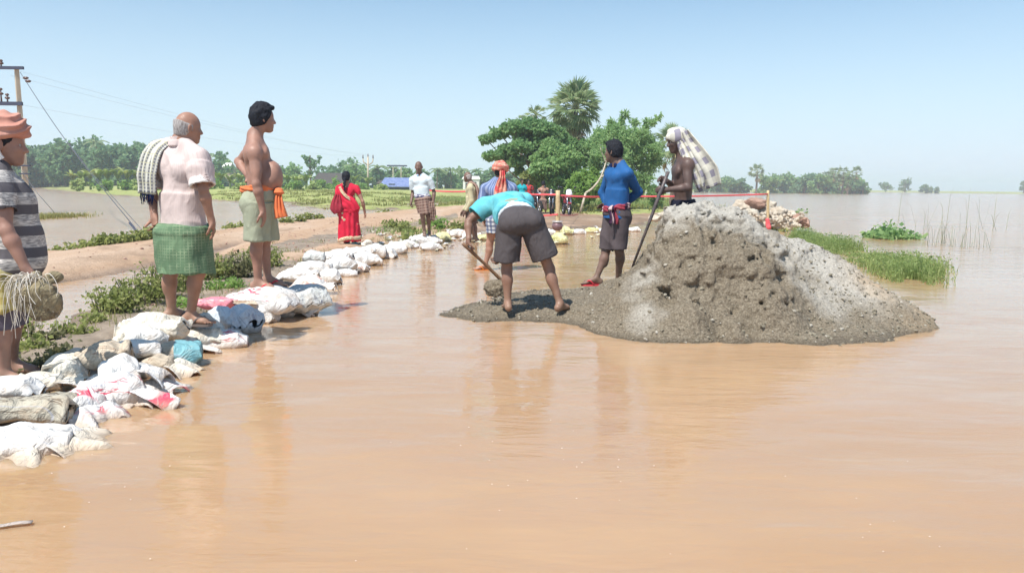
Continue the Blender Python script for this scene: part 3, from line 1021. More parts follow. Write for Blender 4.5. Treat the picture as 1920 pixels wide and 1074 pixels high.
# flood water: one sheet with low real waves near by
wa, wd = 380, 520
A2, D2 = np.meshgrid(np.radians(np.linspace(-75, 75, wa)), np.exp(np.linspace(math.log(0.9), math.log(1720), wd)), indexing='ij')
wx, wy = (np.sin(A2) * D2).ravel(), (np.cos(A2) * D2).ravel()
fade = 1 - sstep(8, 22, D2.ravel())
w3 = np.stack([wx * 0.75 + wy * 0.12, wy * 1.5 - wx * 0.2, 0 * wx], -1)
wz = (0.0035 * vnoise(w3 * 2.4, 4) + 0.0020 * vnoise(w3 * 5.3, 5)) * fade
water = mesh('water', np.stack([wx, wy, wz], -1), grid_faces(wa, wd, 0, True), M['water'], attrs={'wind': np.maximum(sstep(9, 24, D2.ravel()) * sstep(-1.0, 2.0, -sdist(np.stack([wx, wy], -1), FLAT)) * 0.75, sstep(9, 16, wy) * (wx < -3.0 + 0.0 * wy) * 1.0)})
tag(water, kind='structure')


# ------------------------------------------------------------------ the heap of wet gravelly mud
pts = []
def hp(px, py, dep): pts.append(P(px, py, dep))
def hg(px, py, z):
    q = G(px, py, max(z, 0.0))
    pts.append(np.array([q[0], q[1], z]))
front = [(815, 592), (900, 603), (1000, 604), (1080, 612), (1130, 628), (1200, 641), (1280, 643), (1345, 636), (1400, 636), (1460, 642), (1530, 650), (1600, 652), (1680, 644), (1722, 624), (1748, 594)]
for q in front:
    hg(*q, -0.012)
    r_ = G(*q)
    pts.append(np.array([r_[0] * 0.985, r_[1] - 0.42, -0.22]))
for q in [(858, 574), (920, 558), (985, 534), (1050, 518), (1125, 503)]:
    hg(*q, -0.012)
for q in [(780, 570), (860, 545), (930, 525), (1020, 500), (1100, 488)]: hg(*q, -0.16)
for q in [(1.35, 9.5), (2.4, 9.6), (3.4, 9.3), (4.3, 8.7), (4.75, 8.0), (4.9, 7.2)]: pts.append(np.array([*q, -0.15]))
for q in [(890, 586, .045), (950, 578, .075), (1000, 566, .085), (1050, 578, .085), (1010, 550, .06), (1075, 556, .09), (1095, 590, .09), (1110, 541, .08), (1150, 525, .17)]: hg(*q)
for q in [(1130, 606, 6.62), (1180, 565, 6.75), (1190, 500, 7.35), (1165, 520, 7.6), (1228, 445, 7.25), (1238, 520, 6.8), (1250, 600, 6.42), (1243, 398, 7.22), (1238, 425, 7.22), (1268, 386, 7.30),
          (1340, 387, 7.3), (1400, 401, 7.4), (1440, 428, 7.4), (1300, 414, 6.98), (1300, 500, 6.68), (1300, 580, 6.4), (1380, 436, 6.95), (1380, 520, 6.62), (1380, 604, 6.32),
          (1440, 480, 6.78), (1440, 560, 6.45), (1470, 455, 7.45), (1500, 447, 7.7), (1550, 466, 7.7), (1600, 502, 7.6), (1650, 536, 7.5), (1700, 567, 7.35), (1738, 591, 7.2),
          (1520, 540, 7.08), (1500, 505, 7.25), (1600, 580, 6.9), (1520, 612, 6.58), (1450, 615, 6.36)]: hp(*q)
for q in [(1.5, 7.8, .72), (1.75, 8.1, .30), (2.1, 7.9, .72), (2.2, 8.5, .22), (2.7, 8.2, .45), (3.1, 8.5, .25), (3.7, 8.1, .18), (1.3, 8.6, .12), (1.0, 8.3, .20)]: pts.append(np.array(q))
pts = np.array(pts)
K = np.linalg.norm(pts[:, None, :2] - pts[None, :, :2], axis=-1)
Am = np.block([[K + 0.004 * np.eye(len(pts)), np.c_[np.ones(len(pts)), pts[:, :2]]], [np.c_[np.ones(len(pts)), pts[:, :2]].T, np.zeros((3, 3))]])
cf = np.linalg.solve(Am, np.r_[pts[:, 2], 0, 0, 0])


def heap_h(x, y):
    q = np.stack([np.ravel(x), np.ravel(y)], -1)
    r = np.linalg.norm(q[:, None] - pts[None, :, :2], axis=-1) @ cf[:len(pts)]
    return (r + cf[-3] + q @ cf[-2:]).reshape(np.shape(x))


hh_ = 0.0185
bx = np.arange(-1.1, 4.75, hh_)
by = np.arange(5.75, 9.5, hh_)
bz = np.arange(-0.10, 1.30, hh_)
HX, HY = np.meshgrid(bx, by, indexing='ij')
H2 = heap_h(HX, HY)
gq = np.stack([HX, HY, 0 * HX], -1)
gX, gY = np.gradient(H2, hh_)
sl2 = np.sqrt(1 + gX ** 2 + gY ** 2)
D3 = (bz[None, None, :] - H2[:, :, None]) / sl2[:, :, None]
near = np.abs(D3) < 0.22
ii = np.argwhere(near)
pp = np.stack([bx[ii[:, 0]], by[ii[:, 1]], bz[ii[:, 2]]], -1)
hloc = H2[ii[:, 0], ii[:, 1]]
rough = sstep(0.12, 0.5, hloc)
lobe = sstep(2.35, 2.9, pp[:, 0])                         # the loose right-hand lobe is smoother
cav = np.maximum(0, fbm(pp * np.array([5.0, 5.0, 6.5]), 3, 31) - 0.05)
lump = fbm(pp * 3.2, 4, 40, 0.55)
facew = rough * (1 - 0.85 * lobe)
D3[near] += (-0.055 * lump * (0.25 + facew) * 0.9 + 0.088 * cav * facew - 0.018 * fbm(pp * 14, 3, 60, 0.6) * (0.5 + facew)).astype(float)
D3[:, :, 0] = np.maximum(D3[:, :, 0], 0.02)
D3[[0, -1]] = 0.05
D3[:, [0, -1]] = 0.05
HV, HF = nets(D3.astype(np.float32), np.array([bx[0], by[0], bz[0]]), hh_)
HN = vnormals(HV, HF)
hw = sstep(0.05, 0.4, HV[:, 2])
HV = HV + HN * (0.007 * fbm(HV * 30, 3, 71, 0.7) + 0.012 * (0.4 + hw) * (np.abs(vnoise(HV * 17, 75)) - 0.3))[:, None]
dry = np.zeros(len(HV))
for px_, py_, dp, r_, a_ in [(1300, 392, 7.3, .42, 1.0), (1400, 405, 7.3, .40, 1.0), (1260, 400, 7.2, .25, .9), (1520, 470, 7.5, .5, .95), (1590, 530, 7.3, .5, .9), (1530, 540, 7.0, .42, .7), (1660, 555, 7.3, .4, .6),
                          (1205, 590, 6.55, .20, .75), (1245, 590, 6.5, .14, .6), (1215, 520, 6.95, .26, .6), (1190, 560, 6.8, .18, .5), (1470, 470, 7.2, .3, .8), (1345, 400, 7.2, .35, 1.0)]:
    c_ = P(px_, py_, dp)
    dry = np.maximum(dry, a_ * np.exp(-((HV - c_) ** 2).sum(1) / (2 * (r_ * 0.75) ** 2)))
tanA = np.zeros(len(HV))
for px_, py_, dp, r_ in [(1690, 580, 7.2, .35), (1640, 540, 7.4, .3)]:
    tanA = np.maximum(tanA, np.exp(-((HV - P(px_, py_, dp)) ** 2).sum(1) / (2 * (r_ * 0.75) ** 2)))
dryv = np.clip(dry * (0.6 + 0.4 * sstep(-0.1, 0.5, HN[:, 2])), 0, 1)
for px_, py_, dp, r_, a_ in [(1350, 490, 6.7, .34, .5), (1430, 530, 6.6, .3, .5), (1380, 590, 6.4, .34, .55), (1300, 560, 6.5, .25, .35), (1480, 600, 6.5, .3, .4), (1290, 470, 6.8, .2, .3)]:
    dryv = dryv - a_ * np.exp(-((HV - P(px_, py_, dp)) ** 2).sum(1) / (2 * (r_ * 0.75) ** 2))
heap = empty('mud_heap', (2.0, 7.2, 0.0), 'big heap of grey gravelly mud with a pale dry crust on top', 'mud heap')
mesh('mound', HV, HF, M['mud'], heap, (2.0, 7.2, 0.0), True, {'dry': dryv, 'tan': tanA})


def chunk(c, r, seed, b, a=0.0, sq=(1, 1, 0.8)):
    R_ = np.random.default_rng(seed)
    u = np.array([[0, 0, 1], [.89, 0, .45], [.28, .85, .45], [-.72, .53, .45], [-.72, -.53, .45], [.28, -.85, .45],
                  [.72, .53, -.45], [-.28, .85, -.45], [-.89, 0, -.45], [-.28, -.85, -.45], [.72, -.53, -.45], [0, 0, -1.0]])
    f = np.array([[0, 1, 2], [0, 2, 3], [0, 3, 4], [0, 4, 5], [0, 5, 1], [1, 6, 2], [2, 7, 3], [3, 8, 4], [4, 9, 5], [5, 10, 1],
                  [6, 7, 2], [7, 8, 3], [8, 9, 4], [9, 10, 5], [10, 6, 1], [11, 7, 6], [11, 8, 7], [11, 9, 8], [11, 10, 9], [11, 6, 10]])
    v = u * R_.uniform(0.65, 1.3, (12, 1)) * r * np.array(sq)
    th = R_.uniform(0, 6.28)
    v = v @ np.array([[math.cos(th), -math.sin(th), 0], [math.sin(th), math.cos(th), 0], [0, 0, 1]])
    b.add(v + c, f, a)


gb = Bag()
up_ok = np.where((HN[:, 2] > 0.15) & (HV[:, 2] > 0.0))[0]
wgt = 0.25 + 1.2 * sstep(2.4, 3.2, HV[up_ok, 0]) + 0.8 * (1 - sstep(0.08, 0.3, HV[up_ok, 2]))
sel = rng.choice(up_ok, 2600, p=wgt / wgt.sum(), replace=False)
for k_, i_ in enumerate(sel):
    chunk(HV[i_] + HN[i_] * 0.004, 0.005 + 0.018 * rng.random() ** 4.0, k_, gb, rng.random())
tag(gb.build('gravel', M['clod'], heap, (2.0, 7.2, 0.0), False), kind='stuff')


def heap_z(x, y):
    return float(heap_h(np.array([x]), np.array([y]))[0])

# ------------------------------------------------------------------ trees and other plants
def leafset(C, size, R_, droop=0.2, asp=0.45, up=0.35, var=0.35, axis=None):
    """one folded leaf blade for every point of C"""
    n = len(C)
    d = R_.normal(size=(n, 3))
    if axis is not None: d = d * 0.6 + axis
    d[:, 2] -= droop
    d /= np.linalg.norm(d, axis=1, keepdims=True) + 1e-9
    w = R_.normal(size=(n, 3))
    w[:, 2] *= (1 - up)
    w -= d * (w * d).sum(1, keepdims=True)
    w /= np.linalg.norm(w, axis=1, keepdims=True) + 1e-9
    nn = np.cross(d, w)
    s = size * R_.uniform(1 - var, 1 + var, (n, 1))
    V = np.stack([C, C + d * s * 0.5 + w * s * asp + nn * s * 0.12, C + d * s, C + d * s * 0.5 - w * s * asp + nn * s * 0.12], 1)
    F = (np.arange(n)[:, None] * 4 + np.arange(4)[None]).astype(np.int32)
    a = np.repeat(np.clip(R_.normal(0.5, 0.22, n), 0, 1), 4)
    return V.reshape(-1, 3), F, a


def limbs_for(base, top, clusters, r0, R_, nmax=14):
    b = Bag()
    mid = [base + (top - base) * t + R_.normal(0, 0.02, 3) * np.linalg.norm(top - base) for t in (0.35, 0.7)]
    path = bez([base, mid[0], mid[1], top], 5)
    b.add(*tube(path, [r0, r0 * 0.75, r0 * 0.5], 8))
    for c in clusters[:nmax]:
        k = int(len(path) * R_.uniform(0.35, 0.95))
        s = path[min(k, len(path) - 1)]
        m_ = (s + c) / 2 + np.array([0, 0, -0.06 * np.linalg.norm(c - s)])
        b.add(*tube(bez([s, m_, c], 4), [r0 * 0.38, r0 * 0.14], 5))
    return b


def tree(base, h, clusters, leaf, nl, size, mat, label, group=None, trunk_r=0.12, bark='bark', seed=0, name='tree', lean=(0, 0), asp=0.45, flat=0.0, shell=0.55, trunk_top=0.55, cat='tree'):
    """clusters: rows of dx, dz (from the base), dy, radius, flatness"""
    R_ = np.random.default_rng(seed + 1000)
    base = np.asarray(base, float)
    root = empty(name, base, label, cat, group)
    cl = np.array([[base[0] + c[0], base[1] + c[2], base[2] + c[1]] for c in clusters])
    rad = np.array([c[3] for c in clusters])
    fl = np.array([c[4] if len(c) > 4 else 0.85 for c in clusters])
    top = base + np.array([lean[0], lean[1], h * trunk_top])
    limbs_for(base - np.array([0, 0, 0.15]), top, cl, trunk_r, R_).build('trunk', M[bark], root, base)
    wgt = rad ** 2
    cnt = np.maximum(8, (nl * wgt / wgt.sum())).astype(int)
    P_ = []
    for c, r, f, n in zip(cl, rad, fl, cnt):
        # each cluster is itself made of small sprays so the outline stays ragged
        ns = max(4, n // 22)
        d = R_.normal(size=(ns, 3))
        d /= np.linalg.norm(d, axis=1, keepdims=True)
        sp = c + d * (r * R_.uniform(shell, 1.08, (ns, 1))) * np.array([1, 1, f])
        k = R_.integers(0, ns, n)
        P_.append(sp[k] + R_.normal(0, 0.17 * r, (n, 3)) * np.array([1, 1, 0.7]))
    P_ = np.concatenate(P_)
    V, F, a = leafset(P_, leaf, R_, asp=asp)
    mesh('crown', V, F, M[mat], root, base, False, {'rnd': a})
    return root


def auto_clusters(w, h, z0, n, R_, flat=0.8):
    """a rounded, uneven crown"""
    out = []
    for i in range(n):
        a = R_.uniform(0, 6.28)
        rr = math.sqrt(R_.uniform(0, 1))
        t = R_.uniform(0, 1)
        env = math.sin(math.pi * min(1, 0.18 + 0.75 * t)) ** 0.6
        out.append((math.cos(a) * rr * w * 0.36 * env, z0 + (h - z0) * (0.12 + 0.72 * t), math.sin(a) * rr * w * 0.30 * env, w * R_.uniform(0.17, 0.27), flat))
    return out


def pxc(base, L, dep):
    """clusters given as px, py, radius in px, depth offset, flatness"""
    o = []
    for q in L:
        p = P(q[0], q[1], dep + q[3])
        o.append((p[0] - base[0], p[2] - base[2], p[1] - base[1], q[2] * dep / FPX, q[4] if len(q) > 4 else 0.85))
    return o


def fan_frond(name, mat, parent, L=1.0, blade=0.75, nseg=15, droop=0.25, seed=0, spread=2.6):
    """a palmyra leaf: stalk and a pleated fan, pointing along +X from the origin"""
    R_ = np.random.default_rng(seed)
    b = Bag()
    b.add(*tube(bez([(0, 0, 0), (L * 0.5, 0, 0.02), (L, 0, -0.05)], 4), [0.03, 0.018], 5), a=0.9)
    o = np.array([L, 0, -0.05])
    for i in range(nseg):
        t = -spread / 2 + spread * i / (nseg - 1)
        ln = blade * (1 - 0.22 * (t / (spread / 2)) ** 2) * R_.uniform(0.9, 1.05)
        w = spread / nseg * 0.62
        p0 = o
        up = 0.05 * (1 if i % 2 else -1)
        m1 = o + 0.62 * ln * np.array([math.cos(t - w), math.sin(t - w), up * 0.6 - droop * 0.15])
        m2 = o + 0.62 * ln * np.array([math.cos(t + w), math.sin(t + w), -up * 0.6 - droop * 0.15])
        e = o + ln * np.array([math.cos(t), math.sin(t), -droop * R_.uniform(0.5, 1.5)])
        b.add(np.array([p0, m1, e, m2]), np.array([[0, 1, 2, 3]]), R_.uniform(0.1, 0.9))
    return b.build(name, mat, parent, (0, 0, 0), False)


def palmyra(base, h, r, label, nf=26, nd_=12, seed=0, group=None, trunk_r=0.17, dep_scale=1.0):
    R_ = np.random.default_rng(seed)
    base = np.asarray(base, float)
    root = empty('palmyra_palm', base, label, 'palm tree', group)
    ct = base + np.array([R_.normal(0, 0.06), 0, h])
    Bag().add(*tube(bez([base - np.array([0, 0, 0.2]), (base + ct) / 2 + R_.normal(0, 0.05, 3), ct], 6), [trunk_r * 1.15, trunk_r, trunk_r * 0.95], 10)).build('trunk', M['bark'], root, base)
    pg = [fan_frond('frond', M['palm_green'], root, r * 0.52, r * 0.55, seed=seed + k) for k in range(3)]
    pdd = [fan_frond('dry_frond', M['palm_dry'], root, r * 0.5, r * 0.48, nseg=10, droop=0.5, seed=seed + 9 + k, spread=1.7) for k in range(2)] if nd_ else []
    for k in range(nf):
        a = k * 2.39996 + R_.uniform(-0.2, 0.2)
        t = (k + 0.5) / nf
        elv = math.radians(80 - (118 if nf < 40 else 138) * t) + R_.uniform(-0.12, 0.12)
        o = pg[k] if k < 3 else clone(pg[k % 3], root)
        o.location = (ct - base).tolist()
        o.rotation_euler = (R_.uniform(-0.7, 0.7), -elv, a)
        o.scale = (R_.uniform(0.8, 1.08),) * 3
    for k in range(nd_):
        o = pdd[k] if k < 2 else clone(pdd[k % 2], root)
        o.location = (ct - base + np.array([0, 0, -(0.25 if nd_ < 40 else 0.85) * r * R_.uniform(0.1, 1.2)])).tolist()
        o.rotation_euler = (R_.uniform(-0.8, 0.8), math.radians(R_.uniform(50, 82)), k * 2.39996)
        o.scale = (R_.uniform(0.8, 1.25),) * 3
    return root


def coco_crown(b, c, r, R_, nf=11):
    for k in range(nf):
        a = k * 2.39996 + R_.uniform(-0.2, 0.2)
        e0 = R_.uniform(0.1, 1.2)
        pth = []
        for t in np.linspace(0, 1, 6):
            rr = r * t * math.cos(e0 * (1 - 0.5 * t))
            pth.append(c + np.array([math.cos(a) * rr, math.sin(a) * rr, r * (math.sin(e0) * t - 0.75 * t * t)]))
        pth = np.array(pth)
        side = np.array([-math.sin(a), math.cos(a), 0])
        for i in range(5):
            w = r * 0.16 * (1 - 0.6 * i / 5)
            for s in (-1, 1):
                q = pth[i]
                b.add(np.array([q, pth[i + 1], pth[i + 1] + side * s * w - [0, 0, w * 0.8], q + side * s * w - [0, 0, w * 0.8]]), np.array([[0, 1, 2, 3]]), R_.uniform(0, 0.8))


def coconut(base, h, r, label, group=None, seed=0):
    R_ = np.random.default_rng(seed)
    base = np.asarray(base, float)
    root = empty('coconut_palm', base, label, 'palm tree', group)
    ct = base + np.array([R_.normal(0, 0.04 * h), 0, h - r * 0.45])
    Bag().add(*tube(bez([base, (base + ct) / 2 + np.array([R_.normal(0, 0.2), 0, 0]), ct], 5), [0.17, 0.13, 0.11], 7)).build('trunk', M['bark'], root, base)
    b = Bag()
    coco_crown(b, ct, r, R_)
    b.build('crown', M['palm_green'], root, base, False)
    return root


RS = np.random.default_rng(5)
# --- far tree belt beyond the pond, left
def far_tree(px, ytop, dep, wpx, mat, label, group, seed, nl=900, ybase=None, leaf=0.75):
    z0 = 0.45
    b = P(px, 350, dep)
    b[2] = z0
    top = P(px, ytop, dep)[2]
    h = max(1.5, top - z0)
    w = wpx * dep / FPX
    R_ = np.random.default_rng(seed)
    return tree(b, h, auto_clusters(w, h, -0.12 * h, 14, R_), leaf, nl, 0, mat, label, group, 0.22, seed=seed, shell=0.4)


gB = 'dense tree belt on the far side of the pond'
lB = 'dense dark green tree in the belt across the pond'
k = 0
for px_, yt, w_ in [(-70, 262, 78), (-20, 266, 80), (30, 270, 76), (62, 276, 62), (92, 272, 66), (124, 266, 62), (150, 268, 60), (180, 262, 66), (210, 268, 58), (238, 262, 62), (266, 268, 58), (300, 272, 66), (332, 278, 60)]:
    far_tree(px_, yt, 165 + 8 * math.sin(k * 2.1), w_ * 1.3, 'leaf_dark', lB, gB, 40 + k, 3200, leaf=0.85)
    k += 1
LC = ['just right of the green-lungi man', 'midway between the green-lungi man and the bare-chested man', 'left of the bent elbow of the bare-chested man', 'hidden behind the bare-chested man', 'just past the belly of the bare-chested man', 'left of the lone slim tree',
      'above the thatched hut', 'directly above the braided woman', 'right of the head of the braided woman', 'just right of the forked pole', 'over the left end of the blue tarp', 'over the right end of the blue tarp', 'just left of the white-shirted man',
      'just right of the white-shirted man', 'left of the white house', 'over the white house', 'over the head of the man in beige', 'between the man in beige and the red turban', 'just right of the red turban', 'behind the far people', 'behind the roadside clump']
lC = LC[0]
gC = 'low far tree line behind the field'
for px_, yt, w_ in [(372, 290, 60), (402, 284, 60), (432, 298, 52), (462, 302, 46), (520, 306, 50), (548, 312, 44), (612, 309, 46), (642, 303, 52), (668, 312, 40), (706, 314, 40), (735, 316, 36), (762, 317, 38), (790, 318, 36), (835, 316, 36), (860, 318, 38), (885, 322, 34), (908, 319, 36), (935, 325, 36), (960, 322, 38), (985, 328, 34), (1010, 330, 30)]:
    far_tree(px_, yt, 172 + 9 * math.sin(k * 1.7), w_ * 1.35, 'leaf_dark' if k % 3 else 'leaf_mid', 'far green tree of the low line, ' + LC[k - 13], gC, 40 + k, 1200, leaf=0.7)
    k += 1
PC = ['tallest over the dark belt', 'over the dark belt beside the checked towel', 'nearest the green-lungi man', 'nearest the bare-chested man', 'right of the braided head', 'close left of the forked pole', 'close right of the forked pole', 'over the crossbar of the thin poles', 'right of the white-shirted head', 'between the white shirt and the white house', 'left above the white house', 'over the man in beige', 'right of the man in beige']
for kk_, (px_, yt, r_, d_) in enumerate([(186, 256, 2.4, 160), (275, 263, 2.4, 168), (392, 280, 2.2, 170), (418, 288, 2.0, 180), (662, 300, 2.1, 165), (678, 306, 1.8, 175), (712, 304, 2.1, 168), (735, 309, 1.8, 180), (820, 310, 2.0, 170), (846, 308, 2.1, 172), (870, 311, 1.9, 178), (898, 312, 1.9, 176), (922, 316, 1.8, 182)]):
    b_ = P(px_, 350, d_)
    b_[2] = 0.45
    coconut(b_, P(px_, yt, d_)[2] - 0.45, r_ * 1.25, 'far coconut palm, ' + PC[kk_], 'coconut palms above the far trees', int(px_))

# the lone slender tree
b_ = P(583, 350, 132)
b_[2] = 0.5
cl_ = pxc(b_, [(583, 298, 7, 0), (574, 302, 6, .3), (593, 301, 6, -.3), (580, 309, 6, .4), (589, 311, 6, 0), (584, 320, 6, 0), (578, 327, 5, .2), (597, 296, 3.5, 0), (571, 294, 3.5, 0), (586, 334, 5, 0)], 132)
tree(b_, 6.5, cl_, 0.42, 420, 0, 'leaf_dark', 'single tall slim tree with clumped crown rising behind the thatched hut', None, 0.2, seed=91, trunk_top=0.9)

# banana plants
def banana(base, h, seed, label, group):
    R_ = np.random.default_rng(seed)
    root = empty('banana_plant', base, label, 'banana plant', group)
    base = np.asarray(base, float)
    Bag().add(*tube([base - [0, 0, .1], base + [0, 0, h * 0.3], base + [0, 0, h * 0.55]], [0.16, 0.13, 0.09], 7)).build('stem', M['leaf_banana'], root, base)
    for i in range(9):
        a = i * 2.39996 + R_.uniform(-.3, .3)
        L = h * R_.uniform(0.6, 0.9)
        e0 = R_.uniform(0.85, 1.45)
        side = np.array([-math.sin(a), math.cos(a), 0])
        Pm = []
        for t in np.linspace(0, 1, 7):
            rr = L * t * (0.35 + 0.65 * t * (1.4 - e0 * 0.6))
            c = base + np.array([math.cos(a) * rr * 0.8, math.sin(a) * rr * 0.8, h * 0.5 + L * (math.sin(e0) * t - 0.42 * t ** 2.6)])
            w = h * 0.12 * math.sin(math.pi * min(1, 0.12 + 0.88 * t)) ** 0.7
            fold = 0.35 * w
            jag = R_.uniform(0.75, 1.1)
            Pm.append([c + side * w * jag - [0, 0, fold], c, c - side * w * jag - [0, 0, fold]])
        Pm = np.array(Pm)
        V, F, _ = sheet(Pm, 0.012)
        Bag().add(V, F, R_.uniform(0.15, 1.0)).build('leaf', M['leaf_banana'], root, base, True)
    return root


gN = 'banana plants growing along the far pond bank'
lN = 'tall banana plant with ragged leaves on the far pond bank'
for i, (px_, yt, d_) in enumerate([(138, 318, 104), (155, 320, 101), (170, 313, 106), (186, 315, 99), (203, 312, 103), (222, 314, 108), (240, 312, 102), (258, 314, 105), (276, 315, 100), (294, 318, 104), (392, 326, 106), (412, 322, 101), (432, 326, 108), (452, 322, 104), (540, 325, 104), (556, 328, 100), (574, 326, 106), (690, 330, 118), (664, 326, 116)]):
    b_ = P(px_, 352, d_)
    b_[2] = 0.35
    banana(b_, (P(px_, yt, d_)[2] - 0.35) * 1.0, 300 + i, lN, gN)
gS = 'leafy shrubs at the foot of the banana plants'
for i, (px_, yt, d_, w_) in enumerate([(150, 340, 98, 40), (195, 338, 97, 46), (235, 339, 97, 44), (275, 340, 96, 42), (310, 342, 96, 40), (400, 342, 92, 44), (440, 343, 92, 40), (525, 343, 95, 34), (556, 341, 95, 30), (590, 343, 100, 34), (640, 344, 110, 40), (680, 345, 112, 40), (712, 346, 112, 30), (606, 337, 108, 34), (628, 335, 112, 30), (648, 334, 114, 26)]):
    b_ = P(px_, 352, d_)
    b_[2] = 0.25
    h_ = P(px_, yt, d_)[2] - 0.25
    w__ = w_ * d_ / FPX
    tree(b_, h_, auto_clusters(w__, h_, 0.1, 8, np.random.default_rng(700 + i)), 0.34, 420, 0, 'leaf_bright' if i % 3 else 'leaf_banana',
         'low leafy shrub at the foot of the banana plants', gS, 0.05, seed=720 + i, name='shrub', cat='shrub', shell=0.3)

# --- the near clump at the end of the road
def gbase(px, dep, z=0.1):
    b = P(px, 380, dep)
    b[2] = z
    return b


b_ = gbase(1004, 43)
tree(b_, 5.0, pxc(b_, [(912, 262, 12, 0, .4), (935, 250, 17, .4, .42), (962, 240, 20, -.3, .45), (990, 236, 20, .3, .5), (1018, 242, 20, 0, .55), (1040, 250, 18, .5, .6), (1058, 268, 18, .8, .7), (1090, 275, 16, 1.0, .7), (1102, 300, 16, 1.0, .7), (1045, 290, 18, .9, .7), (925, 290, 14, -.6, .4), (950, 282, 18, .2, .42), (978, 275, 20, -.7, .5), (1006, 270, 22, .3, .6),
                       (945, 300, 14, .5, .4), (968, 304, 15, -.2, .45), (1000, 300, 17, .5, .6), (915, 296, 9, 0, .4), (975, 322, 10, .2, .5), (1030, 275, 18, 0, .6), (985, 255, 20, .8, .5)], 43),
     0.21, 19000, 0, 'leaf_rain', 'wide spreading tree with flat layered dark crown, left of the tall palm', None, 0.16, seed=11, trunk_top=0.5, lean=(-0.2, 0), asp=0.38)
palmyra(gbase(1072, 45), P(1075, 204, 45)[2] - 0.1, 1.75, 'tallest fan palm with a skirt of dry hanging fronds in the roadside clump', 62, 44, 3)
palmyra(gbase(1003, 49), P(1003, 218, 49)[2] - 0.1, 0.85, 'smaller fan palm showing above the flat topped spreading tree', 18, 5, 4, trunk_r=0.13)
palmyra(gbase(1045, 47.5), P(1042, 200, 47.5)[2] - 0.1, 0.85, 'second fan palm close behind the left side of the tallest palm', 16, 6, 5, trunk_r=0.13)
palmyra(gbase(1258, 50), P(1262, 272, 50)[2] - 0.1, 1.5, 'fan palm behind the man with the checked headcloth', 22, 6, 6, trunk_r=0.15)
palmyra(gbase(980, 51), P(978, 228, 51)[2] - 0.1, 0.6, 'small fan palm crown peeping over the far left of the spreading tree', 14, 3, 8, trunk_r=0.11)
b_ = gbase(1040, 40)
tree(b_, 3.4, pxc(b_, [(1038, 285, 20, 0), (1018, 298, 18, .3), (1058, 296, 20, -.2), (1012, 320, 18, -.3), (1040, 315, 24, -.6), (1068, 318, 18, .2), (1076, 300, 15, .4), (1020, 340, 17, 0), (1050, 342, 20, -.4), (1005, 335, 12, .3), (1075, 340, 14, 0), (1030, 272, 14, .3)], 40),
     0.18, 13000, 0, 'leaf_mid', 'dense rounded green tree in front of the tallest palm', None, 0.1, seed=12, asp=0.5)
b_ = gbase(1178, 42)
tree(b_, 5.0, pxc(b_, [(1125, 255, 18, .3), (1150, 248, 20, 0), (1180, 258, 22, -.4), (1208, 262, 20, .3), (1225, 282, 17, 0), (1112, 275, 15, .3), (1106, 330, 14, .5), (1232, 300, 13, .2), (1138, 350, 18, .3), (1130, 285, 20, -.2), (1160, 290, 24, -.6), (1192, 295, 24, 0), (1215, 310, 20, .4), (1118, 310, 14, .4), (1150, 325, 22, .2), (1185, 335, 22, -.3), (1210, 340, 16, 0), (1165, 355, 18, 0), (1195, 362, 14, .2),
                       (1148, 236, 9, 0, 1.2), (1163, 224, 8, .2, 1.4), (1175, 216, 6, 0, 1.4), (1212, 238, 9, .2, 1.2), (1226, 228, 8, 0, 1.2), (1238, 220, 5, .1, 1.2), (1190, 236, 9, 0, 1.2), (1130, 262, 12, 0)], 42),
     0.24, 19000, 0, 'leaf_feather', 'feathery pale green tree with wispy top, right of the tallest palm', None, 0.12, seed=13, asp=0.16, shell=0.3)
# a fallen pale limb with bright bush
b_ = gbase(1092, 38)
bush1 = tree(b_, 2.0, pxc(b_, [(1090, 335, 17, 0), (1075, 350, 14, .2), (1105, 345, 15, -.2), (1088, 360, 16, -.3), (1112, 328, 11, .2), (1070, 368, 11, 0), (1100, 370, 13, .1), (1120, 360, 12, .3)], 38),
             0.17, 4500, 0, 'leaf_bright', 'bright green bush under the leaning pale trunk', None, 0.05, seed=14, name='bush', cat='bush')
lt = empty('leaning_tree', gbase(1100, 37), 'bare pale trunk leaning to the right out of the roadside bushes', 'tree')
pth = [P(1098, 362, 37), P(1112, 352, 37.1), P(1126, 333, 37.1), P(1136, 305, 37.3), P(1146, 270, 37.5)]
tb = Bag().add(*tube(bez(pth, 6), [0.055, 0.05, 0.036, 0.02], 8)).add(*tube(bez([pth[2], P(1150, 318, 37.2), P(1170, 310, 37.0)], 5), [0.04, 0.015], 6)).add(*tube(bez([pth[3], P(1128, 285, 37.3), P(1124, 270, 37.6)], 5), [0.035, 0.012], 6))
tb.add(*tube([gbase(1088, 37, 0.0), P(1098, 362, 37)], [0.06, 0.055], 8))
tb.build('trunk', M['bark_pale'], lt, lt.location)
R_ = np.random.default_rng(3)
C_ = np.concatenate([P(q[0], q[1], 37.4) + R_.normal(0, 0.22, (80, 3)) for q in [(1172, 308), (1146, 266), (1124, 268), (1155, 285)]])
V_, F__, a_ = leafset(C_, 0.13, R_)
mesh('crown', V_, F__, M['leaf_mid'], lt, lt.location, False, {'rnd': a_})
